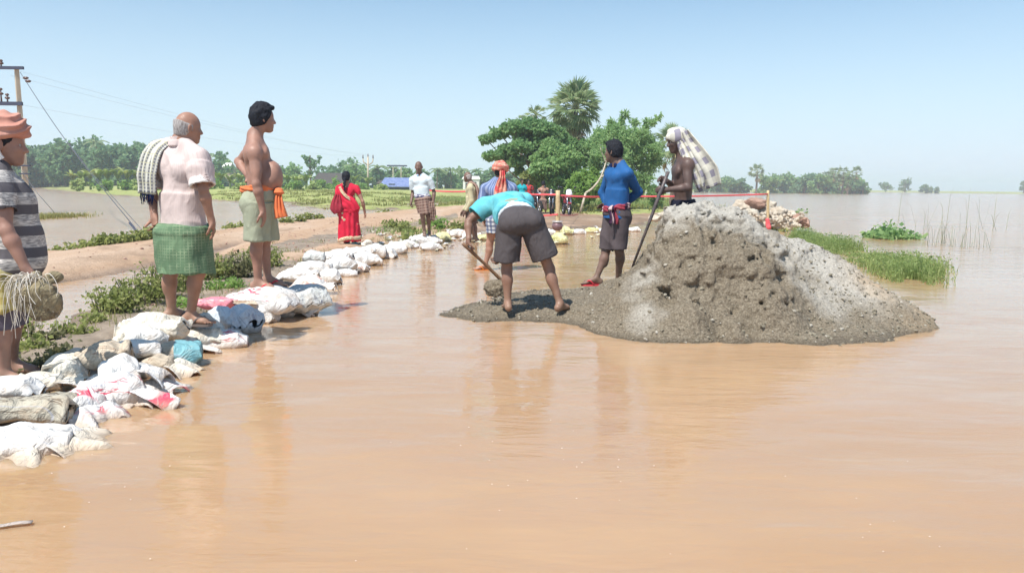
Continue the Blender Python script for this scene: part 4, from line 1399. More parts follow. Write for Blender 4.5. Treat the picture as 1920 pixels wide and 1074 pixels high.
for i, (px_, yt, w_, d_, mt, lb) in enumerate([(988, 318, 40, 40, 'leaf_weed', 'pale olive young tree at the left foot of the roadside clump'),
                                             (1150, 345, 60, 40.5, 'leaf_mid', 'shaded bush low at the right foot of the roadside clump'),
                                             (1228, 345, 36, 46, 'leaf_mid', 'small bush between the feathery tree and the fan palm'),
                                             (1062, 352, 60, 44.5, 'leaf_dark', 'dark undergrowth bush behind the parked motorcycles'),
                                             (1010, 350, 46, 44, 'leaf_dark', 'dark bush behind the far shirtless man')]):
    b_ = gbase(px_, d_)
    h_ = P(px_, yt, d_)[2] - 0.1
    tree(b_, h_, auto_clusters(w_ * d_ / FPX, h_, 0.1, 9, np.random.default_rng(60 + i)), 0.2, 3200, 0, mt, lb, None, 0.05, seed=80 + i, name='bush', cat='bush', shell=0.3)

# --- far bank on the right
gR = 'trees along the far right bank'
RW = ['hidden by the checked cloth', 'at the tip of the checked cloth', 'second past the checked cloth', 'just left of the lone fan palm', 'just right of the lone fan palm', 'second right of the lone fan palm', 'third right of the lone fan palm', 'mid strip, broad', 'mid strip, narrower', 'left of the palm cluster', 'left inside the palm cluster', 'middle of the palm cluster', 'right of the palm cluster', 'lowest, at the tip of the strip']
for i, (px_, yt, w_) in enumerate([(1318, 328, 30), (1345, 326, 34), (1362, 330, 26), (1385, 332, 32), (1440, 328, 34), (1462, 325, 34), (1486, 328, 36), (1508, 325, 34), (1532, 328, 30), (1548, 326, 28), (1565, 322, 30), (1582, 320, 28), (1600, 326, 28), (1618, 335, 22)]):
    d_ = 262 + 10 * math.sin(i * 1.3)
    b_ = P(px_, 357, d_)
    b_[2] = 0.15
    h_ = P(px_, yt, d_)[2] - 0.15
    tree(b_, h_, auto_clusters(w_ * d_ / FPX * 1.6, h_, h_ * -0.1, 11, np.random.default_rng(500 + i)), 1.0, 900, 0, 'leaf_dark' if i % 2 else 'leaf_mid',
         'round green tree of the far right wooded strip, ' + RW[i], gR, 0.25, seed=520 + i, shell=0.4)
palmyra(np.array([*P(1418, 350, 245)[:2], 0.1]), P(1418, 323, 245)[2], 3.0, 'tall fan palm standing clear of the wooded strip on the right shore', 26, 5, 21, trunk_r=0.3)
for i, (px_, yt, r_) in enumerate([(1562, 318, 3.0), (1580, 316, 3.2), (1604, 316, 3.0), (1572, 330, 2.8), (1590, 334, 2.6), (1548, 322, 2.6)]):
    b_ = np.array([*P(px_, 350, 255)[:2], 0.1])
    palmyra(b_, P(px_, yt + 9, 255)[2], r_ * .85, 'fan palm in the cluster ending the wooded strip on the right shore', 18, 5, 30 + i, 'fan palms ending the wooded strip', 0.28)
for i, (px_, yt, w_, lb) in enumerate([(1660, 341, 26, 'round hazy tree nearest the wooded strip on the low far shore'), (1696, 337, 30, 'broad hazy tree in the middle of the low far shore'),
                                   (1730, 347, 14, 'small hazy tree on the low far shore'), (1757, 353, 7, 'tiny far bush on the low far shore'), (1919, 340, 16, 'tree cut by the right edge of the picture on the far shore'), (1745, 353, 16, 'low wide far bush beside the small hazy tree')]):
    d_ = 420
    b_ = P(px_, 359, d_)
    b_[2] = 0.6
    h_ = P(px_, yt, d_)[2] - 0.6
    tree(b_, h_, auto_clusters(w_ * d_ / FPX * 1.1, h_, h_ * 0.1, 8, np.random.default_rng(560 + i)), 1.1, 320, 0, 'leaf_dark', lb, None, 0.3, seed=570 + i, shell=0.4)


# ------------------------------------------------------------------ weeds and grass close by
def weed(px, py, wpx, hpx, mat, label, group, seed, n=260, leaf=0.05, z=None, name='weed_bush', cat='weed bush'):
    g = G(px, py, 0.04)
    g[2] = ground_z(g[0], g[1]) - 0.01
    d_ = g[1]
    w, h = wpx * d_ / FPX, hpx * d_ / FPX * 1.05
    R_ = np.random.default_rng(seed)
    root = empty(name, g, label, cat, group)
    st, C = Bag(), []
    ns = max(5, int(n / 16))
    for i in range(ns):
        a = R_.uniform(0, 6.28)
        rr = math.sqrt(R_.uniform()) * 0.5
        f = g + np.array([math.cos(a) * rr * w * 0.8, math.sin(a) * rr * min(w, 0.5) * 0.8, 0])
        hh = h * R_.uniform(0.5, 1.0) * (1 - 0.8 * rr ** 2)
        t = f + np.array([R_.normal(0, 0.12) * h + math.cos(a) * rr * 0.3 * w, R_.normal(0, 0.12) * h, hh])
        m_ = (f + t) / 2 + R_.normal(0, 0.03, 3) * h
        st.add(*tube(bez([f, m_, t], 3), [0.005, 0.002], 4), a=0.2)
        k_ = max(5, n // ns)
        tt = R_.uniform(0.12, 1, k_)[:, None]
        C.append(f + (t - f) * tt + R_.normal(0, 0.035 + 0.05 * h, (k_, 3)) * np.array([1, 1, 0.6]))
    st.build('stems', M['leaf_weed_dark'], root, g)
    C = np.concatenate(C)
    C[:, 2] = np.maximum(C[:, 2], g[2] + 0.01)
    V, F, a = leafset(C, leaf, R_, droop=0.0, asp=0.42, up=0.6)
    tag(mesh('leaves', V, F, M[mat], root, g, False, {'rnd': a}), kind='stuff')
    return root


gW = 'leafy weeds between the road and the sandbags'
WD = [(215, 592, 78, 56, 420, 'leaf_weed', 'bushy green weed just left of the man in the green lungi'), (262, 578, 70, 62, 400, 'leaf_weed', 'bushy green weed directly behind the man in the green lungi'),
      (308, 566, 60, 76, 420, 'leaf_weed', 'tall leafy weed between the legs of the man in the green lungi'), (345, 552, 50, 60, 300, 'leaf_weed', 'leafy weed past the right knee of the man in the green lungi'),
      (400, 532, 60, 55, 420, 'leaf_weed', 'big weed clump right of the green lungi'), (440, 526, 60, 50, 420, 'leaf_weed_dark', 'brownish weed clump left of the bare-chested man'),
      (475, 512, 50, 46, 300, 'leaf_weed', 'weed clump behind the shins of the bare-chested man'), (508, 505, 34, 40, 220, 'leaf_weed', 'small weed clump right of the shins of the bare-chested man'),
      (140, 632, 50, 26, 110, 'leaf_weed', 'low weed patch in the middle of the muddy verge'), (175, 612, 44, 26, 90, 'leaf_weed', 'low weed patch beside the bushy verge weeds'),
      (60, 660, 60, 24, 130, 'leaf_weed', 'low weed mat right of the legs of the turbaned man'), (52, 640, 26, 60, 120, 'leaf_weed', 'spindly yellowish weed standing beside the turbaned man'),
      (95, 648, 36, 22, 70, 'leaf_weed_dark', 'dull weed tuft in the wet mud of the verge'),
      (70, 705, 44, 36, 140, 'leaf_weed_dark', 'dark straggly weed at the feet of the turbaned man'), (110, 690, 34, 46, 200, 'leaf_weed_dark', 'dark straggly weed leaning on the cream sack'), (40, 712, 40, 24, 90, 'leaf_weed_dark', 'flattened dark weed behind the heels of the turbaned man'),
      (420, 548, 80, 18, 260, 'leaf_bright', 'short bright grass patch behind the shade-tinted sacks'), (350, 580, 60, 18, 200, 'leaf_bright', 'short bright grass patch behind the white knotted sack')]
for i, (px_, py_, w_, h_, n_, mt, lb) in enumerate(WD):
    weed(px_, py_, w_, h_, mt, lb, gW, 900 + i, int(n_ * 1.5), 0.040 if py_ > 540 else 0.045)
gP = 'leafy weeds along the pond side of the road'
PW = ['at the right hip of the turbaned man', 'first clump clear of the turbaned man', 'second clump clear of the turbaned man', 'third clump clear of the turbaned man', 'below the end of the slack stay wire', 'right of the stay wire end', 'just left of the hanging hand of the green-lungi man', 'behind the left hand of the green-lungi man',
      'left of the bare-chested man, larger', 'left of the bare-chested man, smaller', '1st one right of the bare-chested man', 'second one right of the bare-chested man', 'just before the tan rubble', 'touching the tan rubble', 'behind the saree', 'between the woman and the white-shirted man']
for i, (px_, py_, w_, h_) in enumerate([(112, 476, 18, 12), (140, 474, 26, 22), (172, 470, 26, 18), (196, 470, 30, 18), (222, 467, 28, 18), (246, 465, 26, 16), (266, 462, 20, 18), (286, 459, 20, 26), (432, 436, 16, 10), (455, 432, 12, 8), (536, 426, 16, 10), (562, 424, 18, 14), (582, 420, 14, 12), (600, 418, 14, 8), (650, 405, 24, 6), (720, 402, 30, 6)]):
    weed(px_, py_, w_, h_, 'leaf_weed', 'weed on the pond-side road edge, ' + PW[i], gP, 950 + i, 150, 0.09)
for i, (px_, py_, w_, h_, mt, lb) in enumerate([(824, 432, 28, 22, 'leaf_bright', 'bright green weed beside the man in the white shirt'), (762, 438, 34, 18, 'leaf_weed', 'pale weed left of the man in the white shirt'), (735, 430, 40, 14, 'leaf_weed', 'flat weed patch on the road shoulder behind the white bags'),
                                            (772, 452, 30, 16, 'leaf_weed', 'weed tuft just behind the yellowish debris'), (858, 432, 30, 14, 'leaf_weed', 'short weed by the feet of the man in beige'), (800, 424, 30, 12, 'leaf_weed', 'low weed behind the man in the white shirt')]):
    weed(px_, py_, w_, h_, mt, lb, None, 980 + i, 200, 0.10)


def blades(n, pos, hgt, R_, mat, name, lean=0.35, w=0.012, kind='stuff', parent=None, loc=(0, 0, 0)):
    a = R_.uniform(0, 6.28, n)
    le = np.abs(R_.normal(0, lean, n)) * hgt
    d = np.stack([np.cos(a), np.sin(a), 0 * a], -1)
    s = np.stack([-np.sin(a), np.cos(a), 0 * a], -1) * np.reshape(w, (-1, 1))
    up = np.array([0, 0, 1.0])
    m_ = pos + d * (le * 0.3)[:, None] + up * (hgt * 0.6)[:, None]
    t = pos + d * le[:, None] + up * (hgt * R_.uniform(0.75, 1, n))[:, None]
    V = np.stack([pos - s, pos + s, m_ + s * 0.7, m_ - s * 0.7, t], 1).reshape(-1, 3)
    i = np.arange(n)[:, None] * 5
    F = [(i + np.array([[0, 1, 2, 3]])).astype(np.int32), (i + np.array([[3, 2, 4]])).astype(np.int32)]
    o = mesh(name, V, F, M[mat], parent, loc, False, {'rnd': np.repeat(np.clip(R_.normal(0.5, 0.25, n), 0, 1), 5)})
    return tag(o, kind=kind)


R_ = np.random.default_rng(77)
ISL = px2([(1478, 447), (1530, 446), (1585, 462), (1640, 476), (1700, 486), (1745, 490), (1768, 506), (1758, 528), (1728, 538), (1690, 534), (1640, 512), (1580, 486), (1530, 470), (1490, 462)])
q = np.stack([R_.uniform(3.5, 8.5, 60000), R_.uniform(9.5, 22, 60000)], -1)
q = q[inside(q, ISL)]
q = q + np.clip(R_.normal(0, .10, q.shape), -.2, .2) * np.array([1, 2.0])
dn = fbm(np.c_[q * 1.1, 0 * q[:, 0]], 3, 5)
q = q[(dn > -0.68 + 0.55 * (1 - sstep(-0.2, 0.6, sdist(q, ISL)))) & (fbm(np.c_[q * 2.6, 0 * q[:, 0]], 2, 19) > -0.45)][:15000]
dn = fbm(np.c_[q * 1.1, 0 * q[:, 0]], 3, 5)
dn = dn - 0.30 * (1 - sstep(-0.15, 0.7, sdist(q, ISL)))
pos_ = np.c_[q, np.full(len(q), -0.02)]
blades(len(q), pos_, np.clip(0.20 + 0.24 * dn, 0.06, 0.5) * R_.uniform(0.5, 1.2, len(q)), R_, 'grass', 'grass', 0.55, 0.0065)
li = R_.integers(0, len(q), 7000)
V_, F__, a_ = leafset(pos_[li] + np.c_[R_.normal(0, .03, (7000, 2)), R_.uniform(0.03, 1.0, 7000) * np.clip(0.24 + 0.2 * dn[li], 0.08, 0.4)], 0.038, R_, 0.0, 0.35, 0.5)
tag(mesh('grass_leaves', V_, F__, M['grass'], None, (0, 0, 0), False, {'rnd': a_}), kind='stuff')
# grass of the roadside field at the end of the road and of the far bank
q = np.stack([R_.uniform(-30, 22, 90000), R_.uniform(26, 78, 90000)], -1)
sd_ = np.maximum(sdist(q, MID), sdist(q, FARL))
dRq = segdist(q, ROADC, False)
q = q[(sd_ > 0.3) & (dRq > 2.2) & (fbm(np.c_[q * 0.35, 0 * q[:, 0]], 3, 8) > -0.1)][:22000]
zq = np.array([ground_z(*t) for t in q])
blades(len(q), np.c_[q, zq - 0.02], R_.uniform(0.10, 0.42, len(q)) * (0.6 + 0.4 * vnoise(np.c_[q * 0.5, 0 * q[:, 0]], 3)), R_, 'grass_dry', 'field_grass', 0.5, 0.03)
q = np.concatenate([np.stack([R_.normal(c_[0], s_, n_), R_.normal(c_[1], s_ * 1.6, n_)], -1) for c_, s_, n_ in [(G(846, 378)[:2], 2.2, 1500), (G(900, 378)[:2], 2.5, 1500), (G(1215, 388)[:2], 2.0, 2200), (G(1170, 385)[:2], 2.0, 900), (G(780, 444)[:2], 0.4, 120), (G(740, 440)[:2], 0.4, 120)]])
zq = np.array([max(0.0, ground_z(*t)) for t in q])
blades(len(q), np.c_[q, zq - 0.02], R_.uniform(0.15, 0.45, len(q)) * np.where(q[:, 1] < 30, .45, 1), R_, 'grass', 'verge_grass', 0.5, 0.018)
# grass patch standing in the pond
c_ = G(100, 408)
q = np.stack([R_.normal(c_[0] - 0.1, 0.45, 1500), R_.normal(c_[1], 0.9, 1500)], -1)
blades(1500, np.c_[q, np.full(1500, -0.02)], R_.uniform(0.06, 0.26, 1500), R_, 'grass_dry', 'pond_grass', 0.6, 0.012)
# floating plants and reeds in the water on the right
c_ = G(1672, 447)
fp = empty('water_plant', c_, 'floating raft of dark green water plants out on the brown water', 'water plant')
C_ = np.concatenate([c_ + np.c_[R_.normal((px_ - 1672) / FPX * c_[1], r_, n_), R_.normal(0, 0.25, n_), np.abs(R_.normal(0, h_, n_))] for px_, r_, h_, n_ in [(1640, .12, .07, 160), (1668, .14, .16, 380), (1655, .10, .10, 200), (1690, .16, .08, 240), (1712, .10, .03, 60)]])
V_, F__, a_ = leafset(C_, 0.12, R_, 0.0, 0.5, 0.6)
tag(mesh('leaves', V_, F__, M['leaf_mid'], fp, c_, False, {'rnd': a_}), kind='stuff')
Bag().add(*tube([c_ + [-.35, 0, -.02], c_ + [0.1, .05, .0], c_ + [.72, 0, .03]], [.03, .025, .012], 6)).build('stem', M['bark'], fp, c_)
c_ = G(1790, 462)
q = np.concatenate([np.stack([R_.normal(c_[0], .30, 70), R_.normal(c_[1], .5, 70)], -1), np.stack([R_.normal(G(1752, 455)[0], .15, 14), R_.normal(G(1752, 455)[1], .3, 14)], -1)])
n_ = len(q)
blades(n_, np.c_[q, np.full(n_, -0.03)], R_.uniform(0.2, 0.85, n_), R_, 'reed', 'reeds', 0.5, 0.0045)
q = np.stack([R_.uniform(G(1430, 400)[0], G(1530, 400)[0], 26), R_.normal(26, .8, 26)], -1)
blades(26, np.c_[q, np.full(26, 0.0)], R_.uniform(0.7, 1.9, 26), R_, 'reed', 'rock_reeds', 0.45, 0.008)

# stones and scraps lying on the road, short grass on its shoulders
R_ = np.random.default_rng(31)
b = Bag()
q = np.stack([R_.uniform(-9, 0.5, 9000), R_.uniform(7, 26, 9000)], -1)
dq = segdist(q, ROADC, False)
q = q[(sdist(q, EMB) > 0.1) & (R_.random(len(q)) < np.where(dq < 1.3, .10, .35))][:1500]
for k_, t in enumerate(q):
    chunk(np.array([t[0], t[1], ground_z(*t)]), 0.008 + 0.03 * R_.random() ** 3, k_, b, 0.3 + 0.6 * R_.random())
tag(b.build('road_stones', M['rock_red'], smooth=False), kind='stuff')
q = np.stack([R_.uniform(-11, 1.5, 40000), R_.uniform(4, 28, 40000)], -1)
dq = segdist(q, ROADC, False)
sdq = sdist(q, EMB)
q = q[(sdq > 0.05) & (dq > 1.7) & (sdist(q, PUD) < -0.15) & (fbm(np.c_[q * 1.2, 0 * q[:, 0]], 3, 15) > 0.18)][:7000]
zq = np.array([ground_z(*t) for t in q])
blades(len(q), np.c_[q, zq - 0.01], R_.uniform(0.03, 0.13, len(q)), R_, 'grass_dry', 'shoulder_grass', 0.8, 0.005)

# ------------------------------------------------------------------ people
def basis(d, up=(0, 0, 1)):
    """columns: right, forward, up"""
    f = nrm(d)
    u = nrm(np.asarray(up, float) - f * np.dot(up, f))
    return np.stack([np.cross(f, u), f, u], 1)


class Person:
    """joints given as px, py of the photograph and a depth offset in metres from the person's own distance"""
    def __init__(s, dep, face, front, joints, height=1.68, label='', group=None):
        s.dep, s.k = dep, height / 1.68
        s.J = {n: P(q[0], q[1], dep + (q[2] if len(q) > 2 else 0)) for n, q in joints.items()}
        s.face, s.front = nrm(face), nrm(front)
        g = (s.J['anL'] + s.J['anR']) / 2
        zmin = min(s.J['anL'][2], s.J['anR'][2]) - 0.075
        s.loc = np.array([g[0], g[1], zmin])
        s.root = empty('person', s.loc, label, 'person', group)
        J = s.J
        s.up = nrm(J['neck'] - J['pelvis'])
        s.lat = nrm(J['shL'] - J['shR'])
        s.fr = nrm(np.cross(s.lat, s.up))
        s.hlat = nrm(J['hipL'] - J['hipR'])
        s.tb = np.stack([s.lat, s.fr, s.up], 1)

    def part(s, name, VF, mat, uv=None, attrs=None, smooth=True, parent=None):
        V, F = VF
        a = dict(attrs or {})
        if uv is not None: a['uvw'] = uv(V)
        if parent is not None:
            o = mesh(name, V, F, M[mat], parent, s.loc, smooth, a)
        else:
            o = mesh(name, V, F, M[mat], s.root, s.loc, smooth, a)
        return o

    # ---- the bare body, one surface
    def body(s, h=0.008, mat='skin_mid', belly=None, hands=True, toes=None, curl=(0.35, 0.35), palm=None, hand_dir=None, fat=1.0, bust=False, headtilt=(0, 0, 1), grip=None):
        J, k, F = s.J, s.k, Field()
        up, lat, fr = s.up, s.lat, s.fr
        Hb = basis(s.face, headtilt)
        r, f, u = Hb.T
        c = J['head']
        s.Hb = Hb
        hk = k * 1.03
        F.ell(c + (0.004 * f + 0.008 * u) * hk, np.array([0.075, 0.092, 0.098]) * hk, Hb, 0.02)
        F.ell(c + (0.042 * f - 0.058 * u) * hk, np.array([0.056, 0.05, 0.07]) * hk, Hb, 0.03)
        F.ell(c + (0.060 * f - 0.108 * u) * hk, np.array([0.032, 0.030, 0.022]) * hk, Hb, 0.02)
        F.cone(c + (0.062 * f + 0.014 * u + 0.03 * r) * hk, c + (0.062 * f + 0.014 * u - 0.03 * r) * hk, 0.022 * hk, 0.022 * hk, 0.012)
        F.cone(c + (0.086 * f - 0.002 * u) * hk, c + (0.108 * f - 0.043 * u) * hk, 0.0085 * hk, 0.0125 * hk, 0.012)
        F.cone(c + (0.098 * f - 0.046 * u + 0.012 * r) * hk, c + (0.098 * f - 0.046 * u - 0.012 * r) * hk, 0.0095 * hk, 0.0095 * hk, 0.008)
        F.cone(c + (0.086 * f - 0.072 * u + 0.016 * r) * hk, c + (0.086 * f - 0.072 * u - 0.016 * r) * hk, 0.0085 * hk, 0.0085 * hk, 0.006)
        F.cone(c + (0.084 * f - 0.085 * u + 0.013 * r) * hk, c + (0.084 * f - 0.085 * u - 0.013 * r) * hk, 0.009 * hk, 0.009 * hk, 0.006)
        for sd in (-1, 1):
            F.ell(c + (0.062 * f - 0.035 * u + 0.036 * sd * r) * hk, np.array([0.02, 0.022, 0.018]) * hk, Hb, 0.02)
            F.ell(c + (0.092 * f - 0.012 * u + 0.031 * sd * r) * hk, np.array([0.015, 0.012, 0.010]) * hk, Hb, 0.01, '-')
            E = Hb @ np.array([[math.cos(.4 * sd), math.sin(.4 * sd), 0], [-math.sin(.4 * sd), math.cos(.4 * sd), 0], [0, 0, 1]]).T
            F.ell(c + (-0.008 * f - 0.018 * u + 0.079 * sd * r) * hk, np.array([0.010, 0.021, 0.034]) * hk, E, 0.006)
            F.ell(c + (-0.004 * f - 0.016 * u + 0.089 * sd * r) * hk, np.array([0.006, 0.011, 0.018]) * hk, E, 0.005, '-')
        nb = J['neck']
        F.cone(c + (-0.022 * f - 0.05 * u) * hk, nb - 0.02 * up * k, 0.053 * k, 0.058 * k, 0.03)
        # trunk
        pc = J['pelvis']
        ch = nb + (pc - nb) * 0.32
        wa = nb + (pc - nb) * 0.66
        F.ell(ch + 0.004 * fr, np.array([0.152, 0.100 * fat, 0.185]) * k, s.tb, 0.05)
        F.cone(J['shL'] - 0.02 * up * k, J['shR'] - 0.02 * up * k, 0.052 * k, 0.052 * k, 0.06)
        F.ell(wa, np.array([0.128 * fat, 0.093 * fat, 0.165]) * k, s.tb, 0.07)
        hb = np.stack([s.hlat, nrm(np.cross(s.hlat, up)), up], 1)
        F.ell(pc, np.array([0.150, 0.105, 0.115]) * k, hb, 0.06)
        for S in 'LR':
            sd = 1 if S == 'L' else -1
            F.cone(nb + 0.035 * up * k + 0.015 * sd * lat, J['sh' + S] + 0.005 * up, 0.045 * k, 0.040 * k, 0.05)
            F.ell(ch + (0.080 * fr + 0.035 * up + 0.072 * sd * lat) * k, np.array([0.072, 0.026, 0.055]) * k if not bust else np.array([0.062, 0.055, 0.06]) * k, s.tb, 0.04)
            F.ell(ch + (-0.078 * fr + 0.03 * up + 0.08 * sd * lat) * k, np.array([0.05, 0.03, 0.075]) * k, s.tb, 0.04)
            F.ell(J['hip' + S] - 0.05 * k * np.cross(s.hlat, up) - 0.03 * up * k, np.array([0.082, 0.082, 0.09]) * k, hb, 0.05)
        F.cone(nb - 0.06 * up - 0.115 * fr * k, wa - 0.10 * fr * k, 0.012, 0.012, 0.03, '-')
        if belly is not None:
            for b in belly:
                F.ell(b[0], b[1], s.tb, 0.06)
        # arms
        for i, S in enumerate('LR'):
            sh, eb, wr = J['sh' + S], J['el' + S], J['wr' + S]
            a, b = nrm(eb - sh), nrm(wr - eb)
            F.ell(sh + 0.012 * a, np.array([0.055, 0.055, 0.06]) * k, None, 0.04)
            F.cone(sh, eb, 0.047 * k * fat, 0.036 * k, 0.035)
            F.ell(sh + (eb - sh) * 0.55 + 0.008 * fr, np.array([0.042, 0.042, 0.085]) * k * np.array([fat, fat, 1]), basis(fr, a), 0.03)
            mid = eb + (wr - eb) * 0.28
            F.cone(eb, mid, 0.036 * k, 0.041 * k, 0.02)
            F.cone(mid, wr, 0.041 * k, 0.0255 * k, 0.02)
            if hands:
                hd = nrm(hand_dir[S]) if hand_dir and S in hand_dir else b
                pn = nrm(palm[S]) if palm and S in palm else nrm(np.cross(a, hd) * (1 if S == 'L' else -1) + 1e-3 * up)
                s.hand(F, wr, hd, pn, S, curl[i], k * 0.98)
        # legs
        for i, S in enumerate('LR'):
            hp_, kn, an = J['hip' + S], J['kn' + S], J['an' + S]
            t = s.front if toes is None else toes[S]
            t = nrm(np.array([t[0], t[1], t[2] if len(t) > 2 else 0.0]))
            back = -nrm(np.array([t[0], t[1], 0]))
            F.cone(hp_, kn, 0.080 * k, 0.052 * k, 0.05)
            F.ell(hp_ + (kn - hp_) * 0.4 - back * 0.012, np.array([0.075, 0.075, 0.15]) * k, basis(t, hp_ - kn), 0.04)
            ca = kn + (an - kn) * 0.3
            F.cone(kn, ca + back * 0.012 * k, 0.051 * k, 0.049 * k, 0.03)
            F.cone(ca + back * 0.012 * k, an, 0.049 * k, 0.033 * k, 0.03)
            F.ell(ca + back * 0.030 * k, np.array([0.043, 0.036, 0.10]) * k, basis(t, kn - an), 0.03)
            sole = an[2] - 0.075 * k
            x = np.cross(t, [0, 0, 1.0])
            flat = lambda p, z: np.array([p[0], p[1], sole + z])
            hl, bl = an + back * 0.045 * k, an + t * 0.115 * k
            F.ell(flat(hl, 0.036 * k), np.array([0.032, 0.036, 0.036]) * k, basis([t[0], t[1], 0]), 0.03)
            F.cone(an - np.array([0, 0, 0.01]), flat(bl, 0.026 * k), 0.036 * k, 0.024 * k, 0.03)
            F.cone(flat(hl, 0.026 * k), flat(bl + x * 0.018, 0.022 * k), 0.026 * k, 0.022 * k, 0.03)
            F.ell(flat(bl, 0.022 * k), np.array([0.045, 0.045, 0.021]) * k, basis([t[0], t[1], 0]), 0.02)
            inner = x if S == 'L' else -x
            for q in range(5):
                o = (0.036 - 0.0175 * q) * k
                ln = (0.062, 0.066, 0.058, 0.05, 0.04)[q] * k
                rr = (0.0125, 0.009, 0.0085, 0.008, 0.008)[q] * k
                st = bl + inner * o + t * (0.012 - 0.004 * q) * k
                F.cone(flat(st, 0.016 * k), flat(st + t * ln, 0.0105 * k), rr, rr * 0.95, 0.005)
        V, Fc = F.build(h)
        s.bodyobj = s.part('body', (V, Fc), mat)
        # eyes
        for sd in (-1, 1):
            e = c + (0.076 * f - 0.012 * u + 0.031 * sd * r) * hk
            V, Fq = ellips(e, [0.0125 * hk] * 3, 12, 8)
            cen = V[Fq].mean(1) - e
            mi = (cen @ f > 0.0105 * hk).astype(int)
            o = s.part('eye', (V, Fq), 'eye')
            o.data.materials.append(M['iris'])
            o.data.polygons.foreach_set('material_index', mi.astype(np.int32))
        return s.bodyobj

    def hand(s, F, w, d, pn, S, curl, k):
        """palm, four fingers and a thumb; pn is the way the palm looks"""
        pn = nrm(pn - d * np.dot(pn, d))
        ac = np.cross(d, pn) * (1 if S == 'L' else -1)      # towards the thumb
        F.cone(w, w + d * 0.03 * k, 0.024 * k, 0.026 * k, 0.02)
        B = np.stack([ac, d, pn], 1)
        F.ell(w + d * 0.052 * k, np.array([0.040, 0.050, 0.0165]) * k, B, 0.02)
        for q in range(4):
            L = (0.070, 0.080, 0.074, 0.058)[q] * k
            p = w + (d * (0.088, 0.093, 0.089, 0.080)[q] + ac * (0.030 - 0.020 * q)) * k
            dd, cc = d, curl * (1 + 0.08 * q)
            rr = (0.0088, 0.009, 0.0086, 0.0075)[q] * k
            for j, fr_ in enumerate((0.45, 0.31, 0.24)):
                dd = nrm(dd * math.cos(cc) + pn * math.sin(cc)) if j == 0 else nrm(dd * math.cos(cc) + np.cross(np.cross(dd, pn), dd) * math.sin(cc)) if np.linalg.norm(np.cross(dd, pn)) > 0.05 else nrm(dd * math.cos(cc) - d * math.sin(cc))
                e = p + dd * L * fr_
                F.cone(p, e, rr * (1 - 0.08 * j), rr * (0.94 - 0.08 * j), 0.006)
                p = e
        t0 = w + (d * 0.028 + ac * 0.026) * k
        t1 = t0 + (d * 0.62 + ac * 0.62 + pn * (0.25 + 0.4 * curl)) * 0.042 * k
        t2 = t1 + nrm(d * 0.8 + ac * (0.3 - 0.5 * curl) + pn * (0.3 + 0.7 * curl)) * 0.034 * k
        t3 = t2 + nrm(d * 0.75 + ac * (0.1 - 0.8 * curl) + pn * (0.3 + 0.9 * curl)) * 0.026 * k
        F.cone(t0, t1, 0.014 * k, 0.0115 * k, 0.012)
        F.cone(t1, t2, 0.0112 * k, 0.0102 * k, 0.006)
        F.cone(t2, t3, 0.0102 * k, 0.0085 * k, 0.006)

    # ---- hair
    def hair(s, mat='hair_black', kind='short', h=0.008, ease=0.012, parent_name='hair'):
        r, f, u = s.Hb.T
        k, c, F = s.k * 1.03, s.J['head'], Field()
        F.ell(c + (-0.006 * f + 0.012 * u) * k, np.array([0.077 + ease, 0.092 + ease, 0.098 + ease * 1.6]) * k, s.Hb, 0)
        F.ell(c + (-0.045 * f - 0.045 * u) * k, np.array([0.062, 0.045, 0.055]) * k, s.Hb, 0.03)
        if kind == 'short':
            F.plane(c + (0.048 * f + 0.012 * u) * k, f * 0.93 - u * 0.36)                # hairline
            F.ell(c + (0.05 * f - 0.055 * u) * k, np.array([0.1, 0.062, 0.07]) * k, s.Hb, 0.01, '-')
            F.plane(c - 0.085 * u * k - 0.06 * f * k, -u * 0.9 + f * 0.2, 0.01)
            F.ell(c + (0.07 * f + 0.085 * u) * k, np.array([0.06, 0.035, 0.022]) * k, s.Hb, 0.02)
        elif kind == 'fringe':                                                            # bald on top
            F.plane(c + 0.022 * u * k - 0.02 * f * k, u * 0.93 + f * 0.36, 0.008)
            F.plane(c + 0.018 * f * k, f)
            F.plane(c - 0.075 * u * k, -u, 0.01)
            F.ell(c + (0.01 * f - 0.075 * u) * k, np.array([0.1, 0.035, 0.05]) * k, s.Hb, 0.01, '-')
        elif kind == 'cap':
            F.plane(c + (0.055 * f + 0.02 * u) * k, f * 0.9 - u * 0.43, 0.005)
            F.plane(c - 0.07 * u * k, -u, 0.01)
        amp = 0.006 if kind != 'fringe' else 0.003
        VF = F.build(h, lambda V, N: amp * fbm((V - c) @ s.Hb * np.array([70, 40, 30]), 3, 12) + amp * 0.8 * vnoise(V * 28, 5))
        return s.part('hair', VF, mat)

    def cyl_uv(s, c=None, axis=None, ref=None):
        c = s.J['pelvis'] if c is None else c
        ax = s.up if axis is None else nrm(axis)
        x = nrm(s.lat - ax * np.dot(s.lat, ax)) if ref is None else ref
        y = np.cross(ax, x)

        def f(V):
            q = V - c
            a = np.arctan2(q @ y, q @ x)
            return np.stack([a * 0.16, q @ ax, np.zeros(len(q))], -1)
        return f

    def zuv(s):
        return lambda V: np.stack([V[:, 0], V[:, 2], V[:, 1]], -1)

